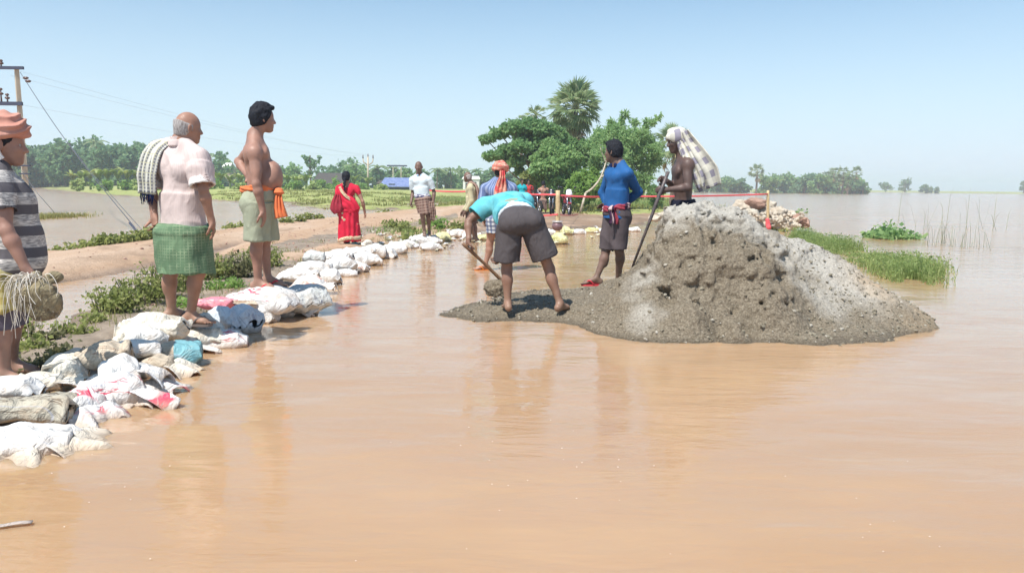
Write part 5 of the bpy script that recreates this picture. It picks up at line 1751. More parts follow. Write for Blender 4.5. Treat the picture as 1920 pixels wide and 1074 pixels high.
    def folds(s, amp=0.006, sc=9.0, seed=0, vert=0.0, extra=None):
        """cloth creases: ridged noise, stretched along the body"""
        st = np.array([1.0, 1.0, 0.45])

        def f(V, N):
            w = V + 0.03 * np.stack([vnoise(V * 8, seed + 3), vnoise(V * 8 + 9, seed + 4), vnoise(V * 8 + 5, seed + 5)], -1)
            d = amp * 1.25 * (0.62 - 1.9 * np.abs(vnoise(w * sc * 0.62 * st + V[:, [2, 0, 1]] * sc * 0.45, seed))) + amp * 0.28 * (0.8 - 2 * np.abs(vnoise(w * sc * 1.7 * st, seed + 1)))
            if vert > 0:
                a = np.arctan2(V[:, 1] - s.J['pelvis'][1], V[:, 0] - s.J['pelvis'][0])
                d = d + vert * np.sin(a * 11 + 2.5 * vnoise(V * 3, seed + 6)) * sstep(0.0, 0.25, s.J['pelvis'][2] + 0.05 - V[:, 2])
            if extra is not None: d = d + extra(V, N)
            return d
        return f

    # ---- garments
    def shirt(s, mat, hem, sleeve=(0.75, 0.75), ease=0.018, h=0.009, belly=None, fat=1.0, name='shirt', uv=None, collar=None, amp=0.005, flare=0.0, cuff=None, neck_r=0.068, seed=0, sl_ease=0.0, hem_n=None, torso=True):
        J, k, F = s.J, s.k, Field()
        up, lat, fr = s.up, s.lat, s.fr
        nb, pc = J['neck'], J['pelvis']
        ch, wa = nb + (pc - nb) * 0.32, nb + (pc - nb) * 0.66
        e = ease
        F.ell(ch, np.array([0.155 + e, 0.103 * fat + e, 0.19 + e]) * k, s.tb, 0.05)
        F.cone(J['shL'] - 0.018 * up * k, J['shR'] - 0.018 * up * k, (0.053 + e) * k, (0.053 + e) * k, 0.06)
        F.ell(wa, np.array([0.137 * fat + e, 0.099 * fat + e, 0.19]) * k, s.tb, 0.08)
        F.ecyl(wa + 0.05 * up, pc - 0.2 * up * k, lat, ((0.14 * fat + e) * k, (0.10 * fat + e) * k), ((0.165 + e + flare) * k, (0.118 + e + flare) * k), 0.06, '+', 2.3)
        for S in 'LR':
            sd = 1 if S == 'L' else -1
            F.cone(nb + 0.03 * up * k + 0.02 * sd * lat, J['sh' + S] + 0.005 * up, (0.042 + e) * k, (0.042 + e) * k, 0.05)
            F.ell(ch + (-0.078 * fr + 0.03 * up + 0.08 * sd * lat) * k, np.array([0.05 + e, 0.03 + e, 0.08]) * k, s.tb, 0.04)
            F.ell(ch + (0.078 * fr + 0.03 * up + 0.072 * sd * lat) * k, np.array([0.07, 0.028 + e, 0.06]) * k, s.tb, 0.04)
        if belly is not None:
            for b in belly: F.ell(b[0], np.asarray(b[1]) + e, s.tb, 0.06)
        F.cone(nb - 0.03 * up, nb + 0.2 * up + 0.03 * fr, neck_r * k, neck_r * 1.15 * k, 0.01, '-')
        F.plane(pc - up * hem * k, -up if hem_n is None else hem_n)
        F.ecyl(pc - up * (hem + 0.03) * k, pc - up * (hem - 0.05) * k, lat, (0.150 * k, 0.105 * k), (0.14 * k, 0.095 * k), 0.01, '-')
        for i, S in enumerate('LR'):
            sh, eb, wr = J['sh' + S], J['el' + S], J['wr' + S]
            t = sleeve[i]
            re = e + sl_ease
            if t <= 1:
                en = sh + (eb - sh) * t
                F.cone(sh + (eb - sh) * t * 0.25, en, (0.050 + re) * k, (0.043 + re * 1.15) * k, 0.015, '+', True)
                F.cone(sh, sh + (eb - sh) * t * 0.45, (0.050 + e) * k, (0.047 + e + re * 0.5) * k, 0.025)
                d = nrm(eb - sh)
                F.cone(en - d * 0.05, en + d * 0.03, (0.036 + re) * k, (0.037 + re * 1.1) * k, 0.0, '-', True)
            else:
                en = eb + (wr - eb) * (t - 1)
                F.cone(sh, eb, (0.049 + re) * k, (0.040 + re) * k, 0.014)
                F.cone(eb, en, (0.042 + re) * k, (0.031 + re * 0.7) * k, 0.02, '+')
        VF = F.build(h, s.folds(amp, 8, seed))
        o = s.part(name, VF, mat, uv or s.cyl_uv())
        if cuff:
            for i, S in enumerate('LR'):
                sh, eb, wr = J['sh' + S], J['el' + S], J['wr' + S]
                t = sleeve[i]
                en = sh + (eb - sh) * t
                d = nrm(eb - sh)
                C = Field()
                C.cone(en - d * 0.055 * k, en + d * 0.008, (0.052 + e + sl_ease) * k, (0.055 + e + sl_ease) * k, 0, '+', True)
                C.cone(en - d * 0.1, en + d * 0.03, (0.041 + e + sl_ease) * k, (0.043 + e + sl_ease) * k, 0, '-', True)
                s.part('cuff', C.build(h, s.folds(0.004, 14, 4)), cuff, s.cyl_uv(), parent=None)
        if collar:
            C = Field()
            C.cone(nb - 0.005 * up - 0.006 * fr, nb + 0.045 * up * k - 0.012 * fr, (neck_r + 0.017) * k, (neck_r + 0.004) * k, 0, '+', True)
            C.cone(nb - 0.05 * up, nb + 0.1 * up, (neck_r + 0.001) * k, (neck_r - 0.006) * k, 0, '-', True)
            for sd in (-1, 1):
                C.ell(nb + (0.068 * fr - 0.012 * up + 0.036 * sd * lat) * k, np.array([0.026, 0.014, 0.032]) * k, s.tb @ np.array([[math.cos(.5 * sd), 0, math.sin(.5 * sd)], [0, 1, 0], [-math.sin(.5 * sd), 0, math.cos(.5 * sd)]]), 0.008)
            C.cone(nb + 0.06 * fr * k - 0.04 * up, nb + 0.10 * fr * k + 0.06 * up, 0.014 * k, 0.026 * k, 0.005, '-')
            s.part('collar', C.build(min(h, 0.008), s.folds(0.002, 14, 8)), collar, s.cyl_uv())
        return o

    def shorts(s, mat, waist=0.09, hem=(0.9, 0.9), ease=0.028, h=0.009, name='shorts', amp=0.006, seed=3, flare=0.03):
        J, k, F = s.J, s.k, Field()
        up = s.up
        pc = J['pelvis']
        hb = np.stack([s.hlat, nrm(np.cross(s.hlat, up)), up], 1)
        e = ease * 0.6
        F.ell(pc, np.array([0.152 + e, 0.108 + e, 0.125 + e]) * k, hb, 0.05)
        F.ecyl(pc - 0.04 * up, pc + up * waist * k, s.hlat, ((0.158 + e) * k, (0.112 + e) * k), ((0.145 + e * .7) * k, (0.103 + e * .7) * k), 0.05, '+', 2.3)
        for i, S in enumerate('LR'):
            hp_, kn, an = J['hip' + S], J['kn' + S], J['an' + S]
            F.ell(hp_ - 0.045 * k * hb[:, 1] - 0.03 * up * k, np.array([0.084, 0.084, 0.092]) * k + e, hb, 0.06)
        F.ell((J['hipL'] + J['hipR']) / 2 - 0.065 * k * hb[:, 1] - 0.02 * up * k, np.array([0.135, 0.105, 0.125]) * k, hb, 0.06)
        for i, S in enumerate('LR'):
            hp_, kn, an = J['hip' + S], J['kn' + S], J['an' + S]
            t = hem[i]
            en = hp_ + (kn - hp_) * min(t, 1) + (nrm(an - kn) * (t - 1) * 0.4 if t > 1 else 0)
            d = nrm(en - hp_)
            r1 = (0.083 + (0.055 - 0.083) * min(t, 1) + ease + flare) * k
            F.cone(hp_, en, (0.084 + ease) * k, r1, 0.012, '+', True)
            F.cone(en - d * 0.07, en + d * 0.03, r1 - 0.022, r1 - 0.012, 0.0, '-', True)
        F.plane(pc + up * waist * k, up)
        return s.part(name, F.build(h, s.folds(amp, 7.5, seed)), mat, s.cyl_uv())

    def wrap(s, mat, waist=0.10, hem_z=0.5, r_top=(0.158, 0.118), r_bot=(0.2, 0.15), h=0.009, name='lungi', amp=0.006, vert=0.006, bot_off=(0, 0, 0), seed=5, uv=None, slant=(0, 0, 1), pw=2.3, extra_f=None):
        """a wrapped cloth from the waist to a hem at world height hem_z"""
        J, k, F = s.J, s.k, Field()
        pc = J['pelvis']
        top = pc + s.up * waist * k
        kn = (J['knL'] + J['knR']) / 2
        an = (J['anL'] + J['anR']) / 2
        tz = (pc[2] - hem_z)
        b0 = pc + (kn - pc) * tz / max(0.05, pc[2] - kn[2]) if hem_z > kn[2] else kn + (an - kn) * (kn[2] - hem_z) / max(0.05, kn[2] - an[2])
        bot = b0 + np.asarray(bot_off)
        mid = pc + 0.0 * s.up
        F.ecyl(top, mid, s.hlat, (r_top[0] * k, r_top[1] * k), ((r_top[0] + .018) * k, (r_top[1] + .02) * k), 0.05, '+', pw)
        F.ecyl(mid, bot + 0.0 * s.up, s.hlat, ((r_top[0] + .018) * k, (r_top[1] + .02) * k), (r_bot[0] * k, r_bot[1] * k), 0.06, '+', pw)
        for S in 'LR':
            F.ell(J['hip' + S] - 0.05 * k * np.cross(s.hlat, s.up) - 0.03 * s.up * k, np.array([0.09, 0.09, 0.1]) * k, None, 0.06)
        if extra_f: extra_f(F)
        F.plane(bot, -np.asarray(slant, float))
        F.plane(top, s.up)
        ax = nrm(mid - bot)
        F.ecyl(bot - ax * 0.04, bot + ax * 0.08, s.hlat, ((r_bot[0] - .014) * k, (r_bot[1] - .014) * k), ((r_bot[0] - .03) * k, (r_bot[1] - .03) * k), 0.01, '-', pw)
        return s.part(name, F.build(h, s.folds(amp, 7, seed, vert)), mat, uv or s.cyl_uv())

    def sash(s, mat, at=0.09, r=(0.168, 0.128), w=0.03, h=0.008, name='sash', tilt=(0, 0), knot=None, tails=(), uv=None, seed=0):
        """a cloth rolled round the waist, with a knot and hanging ends"""
        k, F = s.k, Field()
        c = s.J['pelvis'] + s.up * at * k
        y = np.cross(s.up, s.hlat)
        n = 22
        ring = [c + s.hlat * math.cos(a) * r[0] * k + y * math.sin(a) * r[1] * k + s.up * (tilt[0] * math.cos(a) + tilt[1] * math.sin(a)) for a in np.linspace(0, 2 * np.pi, n, endpoint=False)]
        for i in range(n):
            for q in (-1, 0, 1):
                rr = w * 0.42 * (1 + 0.25 * math.sin(i * 1.7 + q))
                F.cone(ring[i] + s.up * q * w * 0.55, ring[(i + 1) % n] + s.up * q * w * 0.55, rr, rr, 0.012)
        if knot is not None:
            F.ell(knot, np.array([0.045, 0.04, 0.035]) * k, None, 0.02)
            F.ell(knot + s.lat * 0.03 + s.up * 0.01, np.array([0.035, 0.03, 0.022]) * k, None, 0.01)
        def tw(V, N):
            return 0.004 * np.sin((V @ s.up) * 160 + np.arctan2((V - c) @ y, (V - c) @ s.hlat) * 6)
        o = s.part(name, F.build(h, tw), mat, uv or s.cyl_uv())
        for tl in tails:
            s.strip(tl['pts'], tl['w'], mat, 'sash_end', tl.get('side'), pleat=tl.get('pleat', 0.012), uvs=tl.get('uvs', 1.0))
        return o

    def strip(s, pts, w, mat, name, side=None, pleat=0.012, th=0.007, uvs=1.0, n=26, nv=15, npl=3, seed=0, parent=None):
        """a hanging length of cloth along a path, gathered into pleats"""
        p = bez(pts, max(3, n // (len(pts) - 1)))
        m = len(p)
        W = np.interp(np.linspace(0, 1, m), np.linspace(0, 1, len(w)), w) if not np.isscalar(w) else np.full(m, w)
        T = np.gradient(p, axis=0)
        T /= np.linalg.norm(T, axis=1, keepdims=True) + 1e-9
        sd = s.hlat if side is None else side
        sd = np.asarray(sd, float)
        if sd.ndim == 1: sd = np.tile(sd, (m, 1))
        else: sd = np.stack([np.interp(np.linspace(0, 1, m), np.linspace(0, 1, len(sd)), sd[:, i]) for i in range(3)], -1)
        sd = sd - T * (sd * T).sum(1, keepdims=True)
        sd /= np.linalg.norm(sd, axis=1, keepdims=True) + 1e-9
        nn = np.cross(T, sd)
        v = np.linspace(-1, 1, nv)
        t = np.linspace(0, 1, m)[:, None]
        wob = pleat * np.sin(v[None] * npl * math.pi + 1.2 * t + seed) + 0.4 * pleat * np.sin(v[None] * 7.3 + 5 * t + seed * 2)
        G_ = p[:, None] + sd[:, None] * (v[None, :, None] * W[:, None, None] / 2) + nn[:, None] * wob[..., None]
        jit = vnoise(G_ * 14, seed)[..., None] * 0.006
        G_ = G_ + nn[:, None] * jit
        V, F, uv = sheet(G_, th)
        L = np.sum(np.linalg.norm(np.diff(p, axis=0), axis=1))
        uvw = np.stack([uv[:, 1] * float(np.mean(W)) * uvs * 1.6, uv[:, 0] * L * uvs, 0 * uv[:, 0]], -1)
        return s.part(name, (V, F), mat, lambda _: uvw, parent=parent)

    def turban(s, mat, size=(0.108, 0.125, 0.082), lift=0.038, back=0.0, h=0.008, tilt=0.0, amp=0.009, knot=None, name='turban', freq=52):
        r, f, u = s.Hb.T
        k, c, F = s.k * 1.03, s.J['head'], Field()
        a = math.radians(tilt)
        B = s.Hb @ np.array([[1, 0, 0], [0, math.cos(a), -math.sin(a)], [0, math.sin(a), math.cos(a)]])
        cc = c + (lift * u - back * f) * k
        F.ell(cc, np.array(size) * k, B, 0)
        F.ell(cc - 0.012 * B[:, 2], np.array([size[0] * 1.03, size[1] * 1.03, size[2] * 0.62]) * k, B, 0.03)
        F.ell(cc + (0.05 * B[:, 2] + 0.01 * B[:, 1]) * k, np.array([size[0] * 0.78, size[1] * 0.8, size[2] * 0.52]) * k, B, 0.02)
        if knot is not None: F.ell(knot[0], knot[1], None, 0.03)
        F.plane(cc - B[:, 2] * 0.058 * k, -B[:, 2], 0.01)
        F.ell(c + 0.12 * f * k - 0.05 * u * k, np.array([0.09, 0.085, 0.07]) * k, s.Hb, 0.01, '-')

        def w(V, N):
            q = (V - cc) @ B
            th = np.arctan2(q[:, 0], q[:, 1])
            ph = q[:, 2] * freq * 1.6 + 1.9 * np.sin(th + 0.4) + 1.4 * vnoise(q * 9, 2)
            return amp * (0.55 - np.abs(np.sin(ph))) * 1.1 + 0.005 * vnoise(V * 24, 4)
        return s.part(name, F.build(h, w), mat, lambda V: (V - cc) @ B)

    def slippers(s, sole, strap, toes, size=0.255, which='LR', name='slipper'):
        k = s.k
        for S in which:
            an = s.J['an' + S]
            t = nrm(np.array([toes[S][0], toes[S][1], 0]))
            x = np.cross(t, [0, 0, 1.0])
            z = an[2] - 0.075 * k
            n = 22
            L = size * k
            ts = np.linspace(0, 1, n)
            hw = 0.036 + 0.012 * np.sin(ts * math.pi * 0.9 - 0.5)
            hw = hw * np.sqrt(np.clip(1 - (2 * ts - 1) ** 6, 0, 1)) * k
            o0 = np.array([an[0], an[1], z]) - t * 0.085 * k
            l_ = [o0 + t * L * a + x * b for a, b in zip(ts, hw)]
            r_ = [o0 + t * L * a - x * b for a, b in zip(ts, hw)]
            lo = np.array([0, 0, -0.019])
            G_ = np.stack([np.array(l_), np.array(r_)], 1)
            V = np.concatenate([np.array(l_), np.array(r_), np.array(l_) + lo, np.array(r_) + lo])
            F = []
            for i in range(n - 1):
                F += [[i, i + 1, n + i + 1, n + i], [2 * n + i, 3 * n + i, 3 * n + i + 1, 2 * n + i + 1], [i, 2 * n + i, 2 * n + i + 1, i + 1], [n + i, n + i + 1, 3 * n + i + 1, 3 * n + i]]
            par = s.part(name, (V, np.array(F)), sole, smooth=False)
            b = Bag()
            toe = np.array([an[0], an[1], z + 0.006]) + t * 0.145 * k + x * (-0.012 if S == 'R' else 0.012)
            for sd in (-1, 1):
                e = np.array([an[0], an[1], z]) + t * 0.035 * k + x * 0.044 * sd * k
                m_ = (toe + e) / 2 + np.array([0, 0, 0.045]) * k + x * 0.012 * sd
                b.add(*tube(bez([toe, m_, e], 6), [0.006, 0.009, 0.008], 6))
            s.part('strap', (np.concatenate(b.V), [np.concatenate([f for f in b.F if f.shape[1] == 4]), np.concatenate([f for f in b.F if f.shape[1] == 3])]), strap, parent=par)


def A(deg):
    """a level direction: 0 looks to the right of the picture, 90 away from the camera"""
    return np.array([math.cos(math.radians(deg)), math.sin(math.radians(deg)), 0.0])


# 1 -- the turbaned man at the left edge
p1 = Person(4.5, np.array([0.93, 0.36, -0.02]), A(12), dict(
    head=(9, 268, 0), neck=(-8, 318, 0), shL=(2, 345, .19), shR=(-8, 345, -.19), elL=(-10, 425, .30), wrL=(20, 490, .34), elR=(12, 432, -.26), wrR=(48, 503, -.24),
    pelvis=(4, 505, 0), hipL=(8, 515, .09), hipR=(0, 515, -.09), knL=(26, 605, .10), knR=(6, 608, -.08), anL=(22, 678, .16), anR=(8, 698, -.06)), 1.66,
    'man in salmon turban and grey striped T-shirt gripping a bundle of sacks')
bel1 = [(P(30, 450, 4.5), np.array([.14, .125, .19])), (P(34, 488, 4.5), np.array([.15, .125, .10])), (P(16, 385, 4.5), np.array([.15, .12, .14]))]
p1.body(0.0078, 'skin_warm', bel1, fat=1.12, curl=(0.4, 0.75), toes={'L': A(10), 'R': A(-2)}, hand_dir={'R': np.array([.45, .1, -.9])}, palm={'R': np.array([.25, .97, 0.1])})
p1.hair('hair_black', 'short', 0.01, 0.004)
p1.turban('turban_orange', (0.122, 0.14, 0.108), 0.066, 0.012, 0.0075, 14, 0.017, freq=42)
p1.strip([p1.J['head'] + p1.Hb @ q for q in ([.090, -.03, .02], [.100, -.025, -.03], [.098, -.015, -.075], [.094, .0, -.10])], [.02, .032, .03], 'cuff_light', 'turban_end', np.array([1.0, 0, .2]), 0.006)
p1.shirt('tee_stripe', 0.055, (0.62, 0.62), 0.022, 0.0085, bel1, 1.12, 'tshirt', p1.zuv(), None, 0.010, sl_ease=0.010, seed=2)
nb_ = p1.J['neck']
p1.part('neck_trim', tuple(tube(bez([nb_ + [-.05, -.085, .055], nb_ + [.03, -.09, .035], nb_ + [.10, -.085, -.03], nb_ + [.165, -.10, -.10]], 6), [.012, .014, .012], 7)), 'collar_navy')
p1.wrap('lungi_yellow', 0.07, 0.53, (0.175, 0.15), (0.195, 0.185), 0.009, 'lungi', 0.006, 0.008, (0.03, 0, 0), uv=p1.cyl_uv())
p1.shorts('short_slate', 0.0, (1.05, 1.05), 0.018, 0.011, 'undershorts', flare=0.012)

# 2 -- the bald man in the pink shirt
p2 = Person(5.85, np.array([0.72, 0.69, -0.03]), A(68), dict(
    head=(351, 237, 0), neck=(338, 272, 0), shL=(294, 290, .10), shR=(372, 296, -.10), elL=(284, 355, .06), wrL=(289, 403, -.02), elR=(381, 355, -.16), wrR=(396, 412, -.10),
    pelvis=(345, 432, 0), hipL=(326, 440, .04), hipR=(364, 440, -.04), knL=(321, 508, .0), knR=(372, 510, -.08), anL=(322, 581, .10), anR=(358, 588, -.02)), 1.66,
    'bald man in pale pink shirt and green lungi with a checked towel on his shoulder')
p2.body(0.0075, 'skin_mid', None, fat=1.02, curl=(0.55, 0.35), toes={'L': A(50), 'R': A(-12)}, headtilt=(0.08, 0, 1))
p2.hair('hair_grey', 'fringe', 0.007, 0.004)
p2.shirt('shirt_pink', -0.012, (0.92, 0.86), 0.024, 0.0085, None, 1.0, 'shirt', None, 'shirt_pink', 0.013, 0.015, 'cuff_light', seed=11, sl_ease=0.016)
p2.wrap('lungi_green', 0.05, P(345, 515, 5.85)[2], (0.192, 0.168), (0.212, 0.195), 0.0085, 'lungi', 0.012, 0.005, (0.02, -.015, 0), slant=(0.08, 0, 1), seed=8)
sl_ = p2.J['shL']
bk = -p2.fr
sl_ = sl_ - p2.lat * .105 + np.array([0, 0, .02])
p2.strip([sl_ + p2.fr * .13 + [0, 0, -.16], sl_ + p2.fr * .12 + [0, 0, 0.0], sl_ + p2.lat * -.03 + [0, 0, .088], sl_ + bk * .115 + [0, 0, .02], sl_ + bk * .165 + p2.lat * .02 + [0, 0, -.14], sl_ + bk * .165 + p2.lat * .03 + [0, 0, -.32]],
         [.15, .17, .17, .17, .19, .175], 'gamcha_check', 'shoulder_towel', p2.lat, 0.014, 0.012, 1.0, 44, 25, 4)
fr_b = Bag()
R_ = np.random.default_rng(4)
for i in range(26):
    b_ = sl_ + bk * .165 + p2.lat * (.03 + .15 * (i / 25 - .5)) + [0, 0, -.315]
    fr_b.add(*tube([b_, b_ + [R_.normal(0, .006), R_.normal(0, .006), -.03], b_ + [R_.normal(0, .012), R_.normal(0, .01), -.05 - .04 * R_.random()]], [.004, .002], 4), a=R_.random())
fr_b.build('towel_fringe', M['collar_navy'], p2.root, p2.loc)
p2.slippers('sole_brown', 'sole_brown', {'L': A(50), 'R': A(-12)}, 0.27)

# 3 -- the bare-chested man
p3 = Person(7.2, np.array([0.80, 0.58, 0.0]), A(25), dict(
    head=(492, 220, 0), neck=(477, 260, 0), shL=(474, 282, .19), shR=(477, 285, -.19), elL=(447, 303, .28), wrL=(463, 327, .10), elR=(481, 345, -.25), wrR=(492, 393, -.22),
    pelvis=(489, 368, 0), hipL=(493, 378, .09), hipR=(485, 378, -.09), knL=(497, 448, .10), knR=(483, 448, -.08), anL=(502, 520, .14), anR=(484, 527, -.02)), 1.76,
    'bare-chested pot-bellied man in olive shorts with an orange sash')
bel3 = [(P(512, 328, 7.2), np.array([.13, .088, .13])), (P(505, 342, 7.2), np.array([.145, .10, .09])), (P(496, 345, 7.2), np.array([.16, .13, .11]))]
p3.body(0.0078, 'skin_warm', bel3, fat=1.13, curl=(0.4, 0.35), toes={'L': A(-2), 'R': A(-10)}, hand_dir={'L': np.array([.6, -.5, -.3])})
p3.hair('hair_black', 'short', 0.008, 0.016)
p3.shorts('short_olive', 0.075, (1.03, 1.03), 0.044, 0.0085, 'shorts', 0.014, 4, 0.020)
kn_ = P(523, 360, 7.10)
p3.sash('sash_orange', 0.07, (0.176, 0.158), 0.030, 0.008, 'sash', (0, 0.0), kn_, [
    dict(pts=[kn_, kn_ + [.0, -.02, -.07], kn_ + [.01, -.03, -.16], kn_ + [.025, -.03, -.24]], w=[.045, .07, .10, .12], side=np.array([1.0, .3, 0]), pleat=.012)])
p3.slippers('sole_dark', 'strap_red', {'L': A(-2), 'R': A(-10)}, 0.27)

# 4 -- the woman in the red saree
p4 = Person(15.4, np.array([0.05, 1, 0.0]), A(90), dict(
    head=(649, 332, 0), neck=(650, 347, 0), shL=(635, 353, 0), shR=(668, 353, 0), elL=(631, 378, -.03), wrL=(633, 396, .08), elR=(680, 378, -.05), wrR=(684, 398, .02),
    pelvis=(654, 394, 0), hipL=(646, 397, 0), hipR=(663, 397, 0), knL=(646, 426, .05), knR=(664, 426, .0), anL=(648, 450, .05), anR=(663, 449, 0)), 1.53,
    'woman in a red saree with a long black braid walking away')
p4.body(0.012, 'skin_mid', None, curl=(0.4, 0.5), bust=True)
p4.hair('hair_black', 'short', 0.012, 0.014)
r_, f_, u_ = p4.Hb.T
hc = p4.J['head']
bd = Field()
for i in range(9):
    q = hc - f_ * (.10 + .012 * i if i < 4 else .14) - u_ * (.03 + .032 * i)
    bd.ell(q + r_ * .008 * (-1) ** i, [.032 - .0018 * i] * 3, None, .015)
p4.part('braid', bd.build(0.011), 'hair_black')
p4.shirt('saree_red', -0.17, (0.5, 0.5), 0.010, 0.011, None, 1.0, 'blouse', None, None, 0.003, neck_r=0.09)
p4.wrap('saree_red', 0.17, P(655, 452, 15.4)[2], (0.19, 0.15), (0.25, 0.195), 0.012, 'saree', 0.010, 0.010, (0, 0, 0), seed=21, uv=lambda V: np.stack([V[:, 0], V[:, 2], 0 * V[:, 0]], -1))
lj, rj = p4.J['shL'], p4.J['hipR']
bkk = np.array([0, -1.0, 0])
p4.strip([lj + [.02, .10, -.05], lj + [.03, 0, .06], lj + [.04, -.13, -.02], lj + [.10, -.155, -.2], (lj + rj) / 2 + [.10, -.175, -.08], rj + [.04, -.15, .0]], [.10, .10, .16, .26, .3, .3], 'saree_red', 'pallu', np.array([1, 0, .25]), 0.012, 0.010, 1.0, 34, 17, 3)
p4.strip([lj + [.05, -.135, .03], lj + [.10, -.165, -.06], lj + [.20, -.178, -.17], lj + [.33, -.165, -.25]], .055, 'saree_gold', 'pallu_border', np.array([.6, 0, .8]), 0.004, 0.008)
p4.strip([lj + [.01, -.16, -.12], lj + [-.005, -.185, -.26], lj + [-.01, -.2, -.40], lj + [.02, -.19, -.5]], [.10, .20, .26, .17], 'saree_wine', 'hanging_cloth', np.array([1, 0, 0]), 0.012)
for t_, zz in ((0.0, 449), (0.0, 444)):
    pass
hz_ = P(655, 447, 15.4)[2]
pc4 = (p4.J['anL'] + p4.J['anR']) / 2
ring = np.array([[pc4[0] + .246 * math.cos(a), pc4[1] + .193 * math.sin(a), hz_ + .035 * math.cos(a) + .015 * math.sin(3 * a)] for a in np.linspace(0, 2 * np.pi, 29)])
p4.strip(ring, .075, 'saree_gold', 'saree_border', np.array([0.0, 0, 1]), 0.004, 0.010, 1.0, 56, 5, 1)
p4.slippers('sole_teal', 'sole_teal', {'L': A(70), 'R': A(80)}, 0.25)

# 5 -- the man in the white shirt
p5 = Person(16.8, np.array([-0.05, -1, -0.02]), A(-85), dict(
    head=(785, 312, 0), neck=(787, 329, .02), shL=(805, 337, 0), shR=(773, 337, 0), elL=(814, 360, .03), wrL=(812, 380, -.06), elR=(774, 362, .05), wrR=(771, 379, -.10),
    pelvis=(793, 373, 0), hipL=(801, 376, 0), hipR=(786, 376, 0), knL=(803, 404, -.02), knR=(792, 403, -.14), anL=(805, 434, .22), anR=(796, 436, -.05)), 1.68,
    'man in white half-sleeve shirt and tucked-up brown lungi facing the camera')
p5.body(0.012, 'skin_dark', None, curl=(0.5, 0.5))
p5.hair('hair_grey', 'fringe', 0.011, 0.004)
p5.shirt('shirt_white', -0.08, (0.78, 0.78), 0.012, 0.011, None, 1.0, 'shirt', None, 'shirt_collar_blue', 0.006, sl_ease=0.010)
p5.sash('wrap_white_blue', 0.06, (0.17, 0.128), 0.04, 0.011, 'waist_cloth')
p5.wrap('lungi_brown', 0.03, P(793, 403, 16.8)[2], (0.155, 0.125), (0.16, 0.14), 0.011, 'lungi', 0.01, 0.012, slant=(.25, 0, 1))
lw = p5.J['wrL']
p5.strip([lw + [-.04, -.06, .03], lw + [-.02, -.08, -.1], lw + [.0, -.07, -.24], lw + [-.02, -.06, -.40]], [.10, .14, .15, .09], 'lungi_brown', 'lungi_end', np.array([1, 0.2, 0]), 0.015)

# 6 -- the man in beige
p6 = Person(17.4, np.array([-0.85, 0.5, -0.05]), A(150), dict(
    head=(877, 331, 0), neck=(884, 346, 0), shL=(881, 353, -.17), shR=(888, 353, .17), elL=(884, 377, -.2), wrL=(872, 397, -.18), elR=(880, 378, .22), wrR=(868, 396, .2),
    pelvis=(884, 390, 0), hipL=(882, 393, -.08), hipR=(886, 393, .08), knL=(880, 420, -.08), knR=(888, 420, .10), anL=(890, 446, .05), anR=(893, 447, .14)), 1.62,
    'thin man in beige long-sleeved shirt with a tan towel over his back')
p6.body(0.012, 'skin_dark', None, curl=(0.5, 0.5), toes={'L': A(-160), 'R': A(170)})
p6.hair('hair_grey', 'fringe', 0.011, 0.004)
p6.shirt('shirt_beige', 0.0, (1.8, 1.8), 0.018, 0.011, None, 1.0, 'shirt', None, None, 0.007)
p6.shorts('short_brown', 0.06, (0.98, 0.98), 0.024, 0.012)
nb_ = p6.J['neck']
p6.strip([nb_ + p6.fr * .11 + [0, -.08, -.04], nb_ + [-.01, -.06, .05], nb_ - p6.fr * .12 + [0, -.02, -.03], nb_ - p6.fr * .165 + [0, -.02, -.2], nb_ - p6.fr * .155 + [0, -.02, -.4]], [.08, .12, .2, .24, .22], 'gamcha_tan', 'shoulder_towel', p6.lat, 0.012)

# 7 -- the man with the red turban
p7 = Person(11.6, np.array([0.15, 1, -0.02]), A(92), dict(
    head=(938, 321, 0), neck=(937, 341, 0), shL=(911, 353, 0), shR=(960, 353, 0), elL=(903, 384, .0), wrL=(907, 408, .08), elR=(964, 386, .04), wrR=(960, 410, .1),
    pelvis=(936, 410, 0), hipL=(926, 414, 0), hipR=(947, 414, 0), knL=(918, 457, .04), knR=(948, 458, .0), anL=(910, 496, .02), anR=(950, 499, -.04)), 1.72,
    'man with his back turned in blue striped shirt and knotted red turban')
p7.body(0.010, 'skin_mid', None, curl=(0.5, 0.5), toes={'L': A(200), 'R': A(75)})
p7.hair('hair_black', 'cap', 0.011, 0.004)
p7.turban('turban_red', (0.118, 0.128, 0.098), 0.05, 0.0, 0.009, -8, 0.010, freq=30)
hd_ = p7.J['head']
p7.strip([hd_ + [.03, -.12, .0], hd_ + [.035, -.155, -.09], hd_ + [.02, -.15, -.2], hd_ + [.01, -.16, -.32], hd_ + [.005, -.155, -.42]], [.07, .085, .16, .20, .20], 'turban_red', 'turban_tail', np.array([1, 0.1, 0]), 0.016, npl=3)
p7.shirt('shirt_blue_stripe', 0.02, (1.15, 1.15), 0.024, 0.0095, None, 1.05, 'shirt', None, 'shirt_blue_stripe', 0.007, sl_ease=0.008)
p7.wrap('lungi_blue_check', 0.03, P(936, 437, 11.6)[2], (0.17, 0.135), (0.19, 0.16), 0.010, 'lungi', 0.008, 0.008)
p7.slippers('sole_orange', 'sole_orange', {'L': A(200), 'R': A(75)}, 0.26)

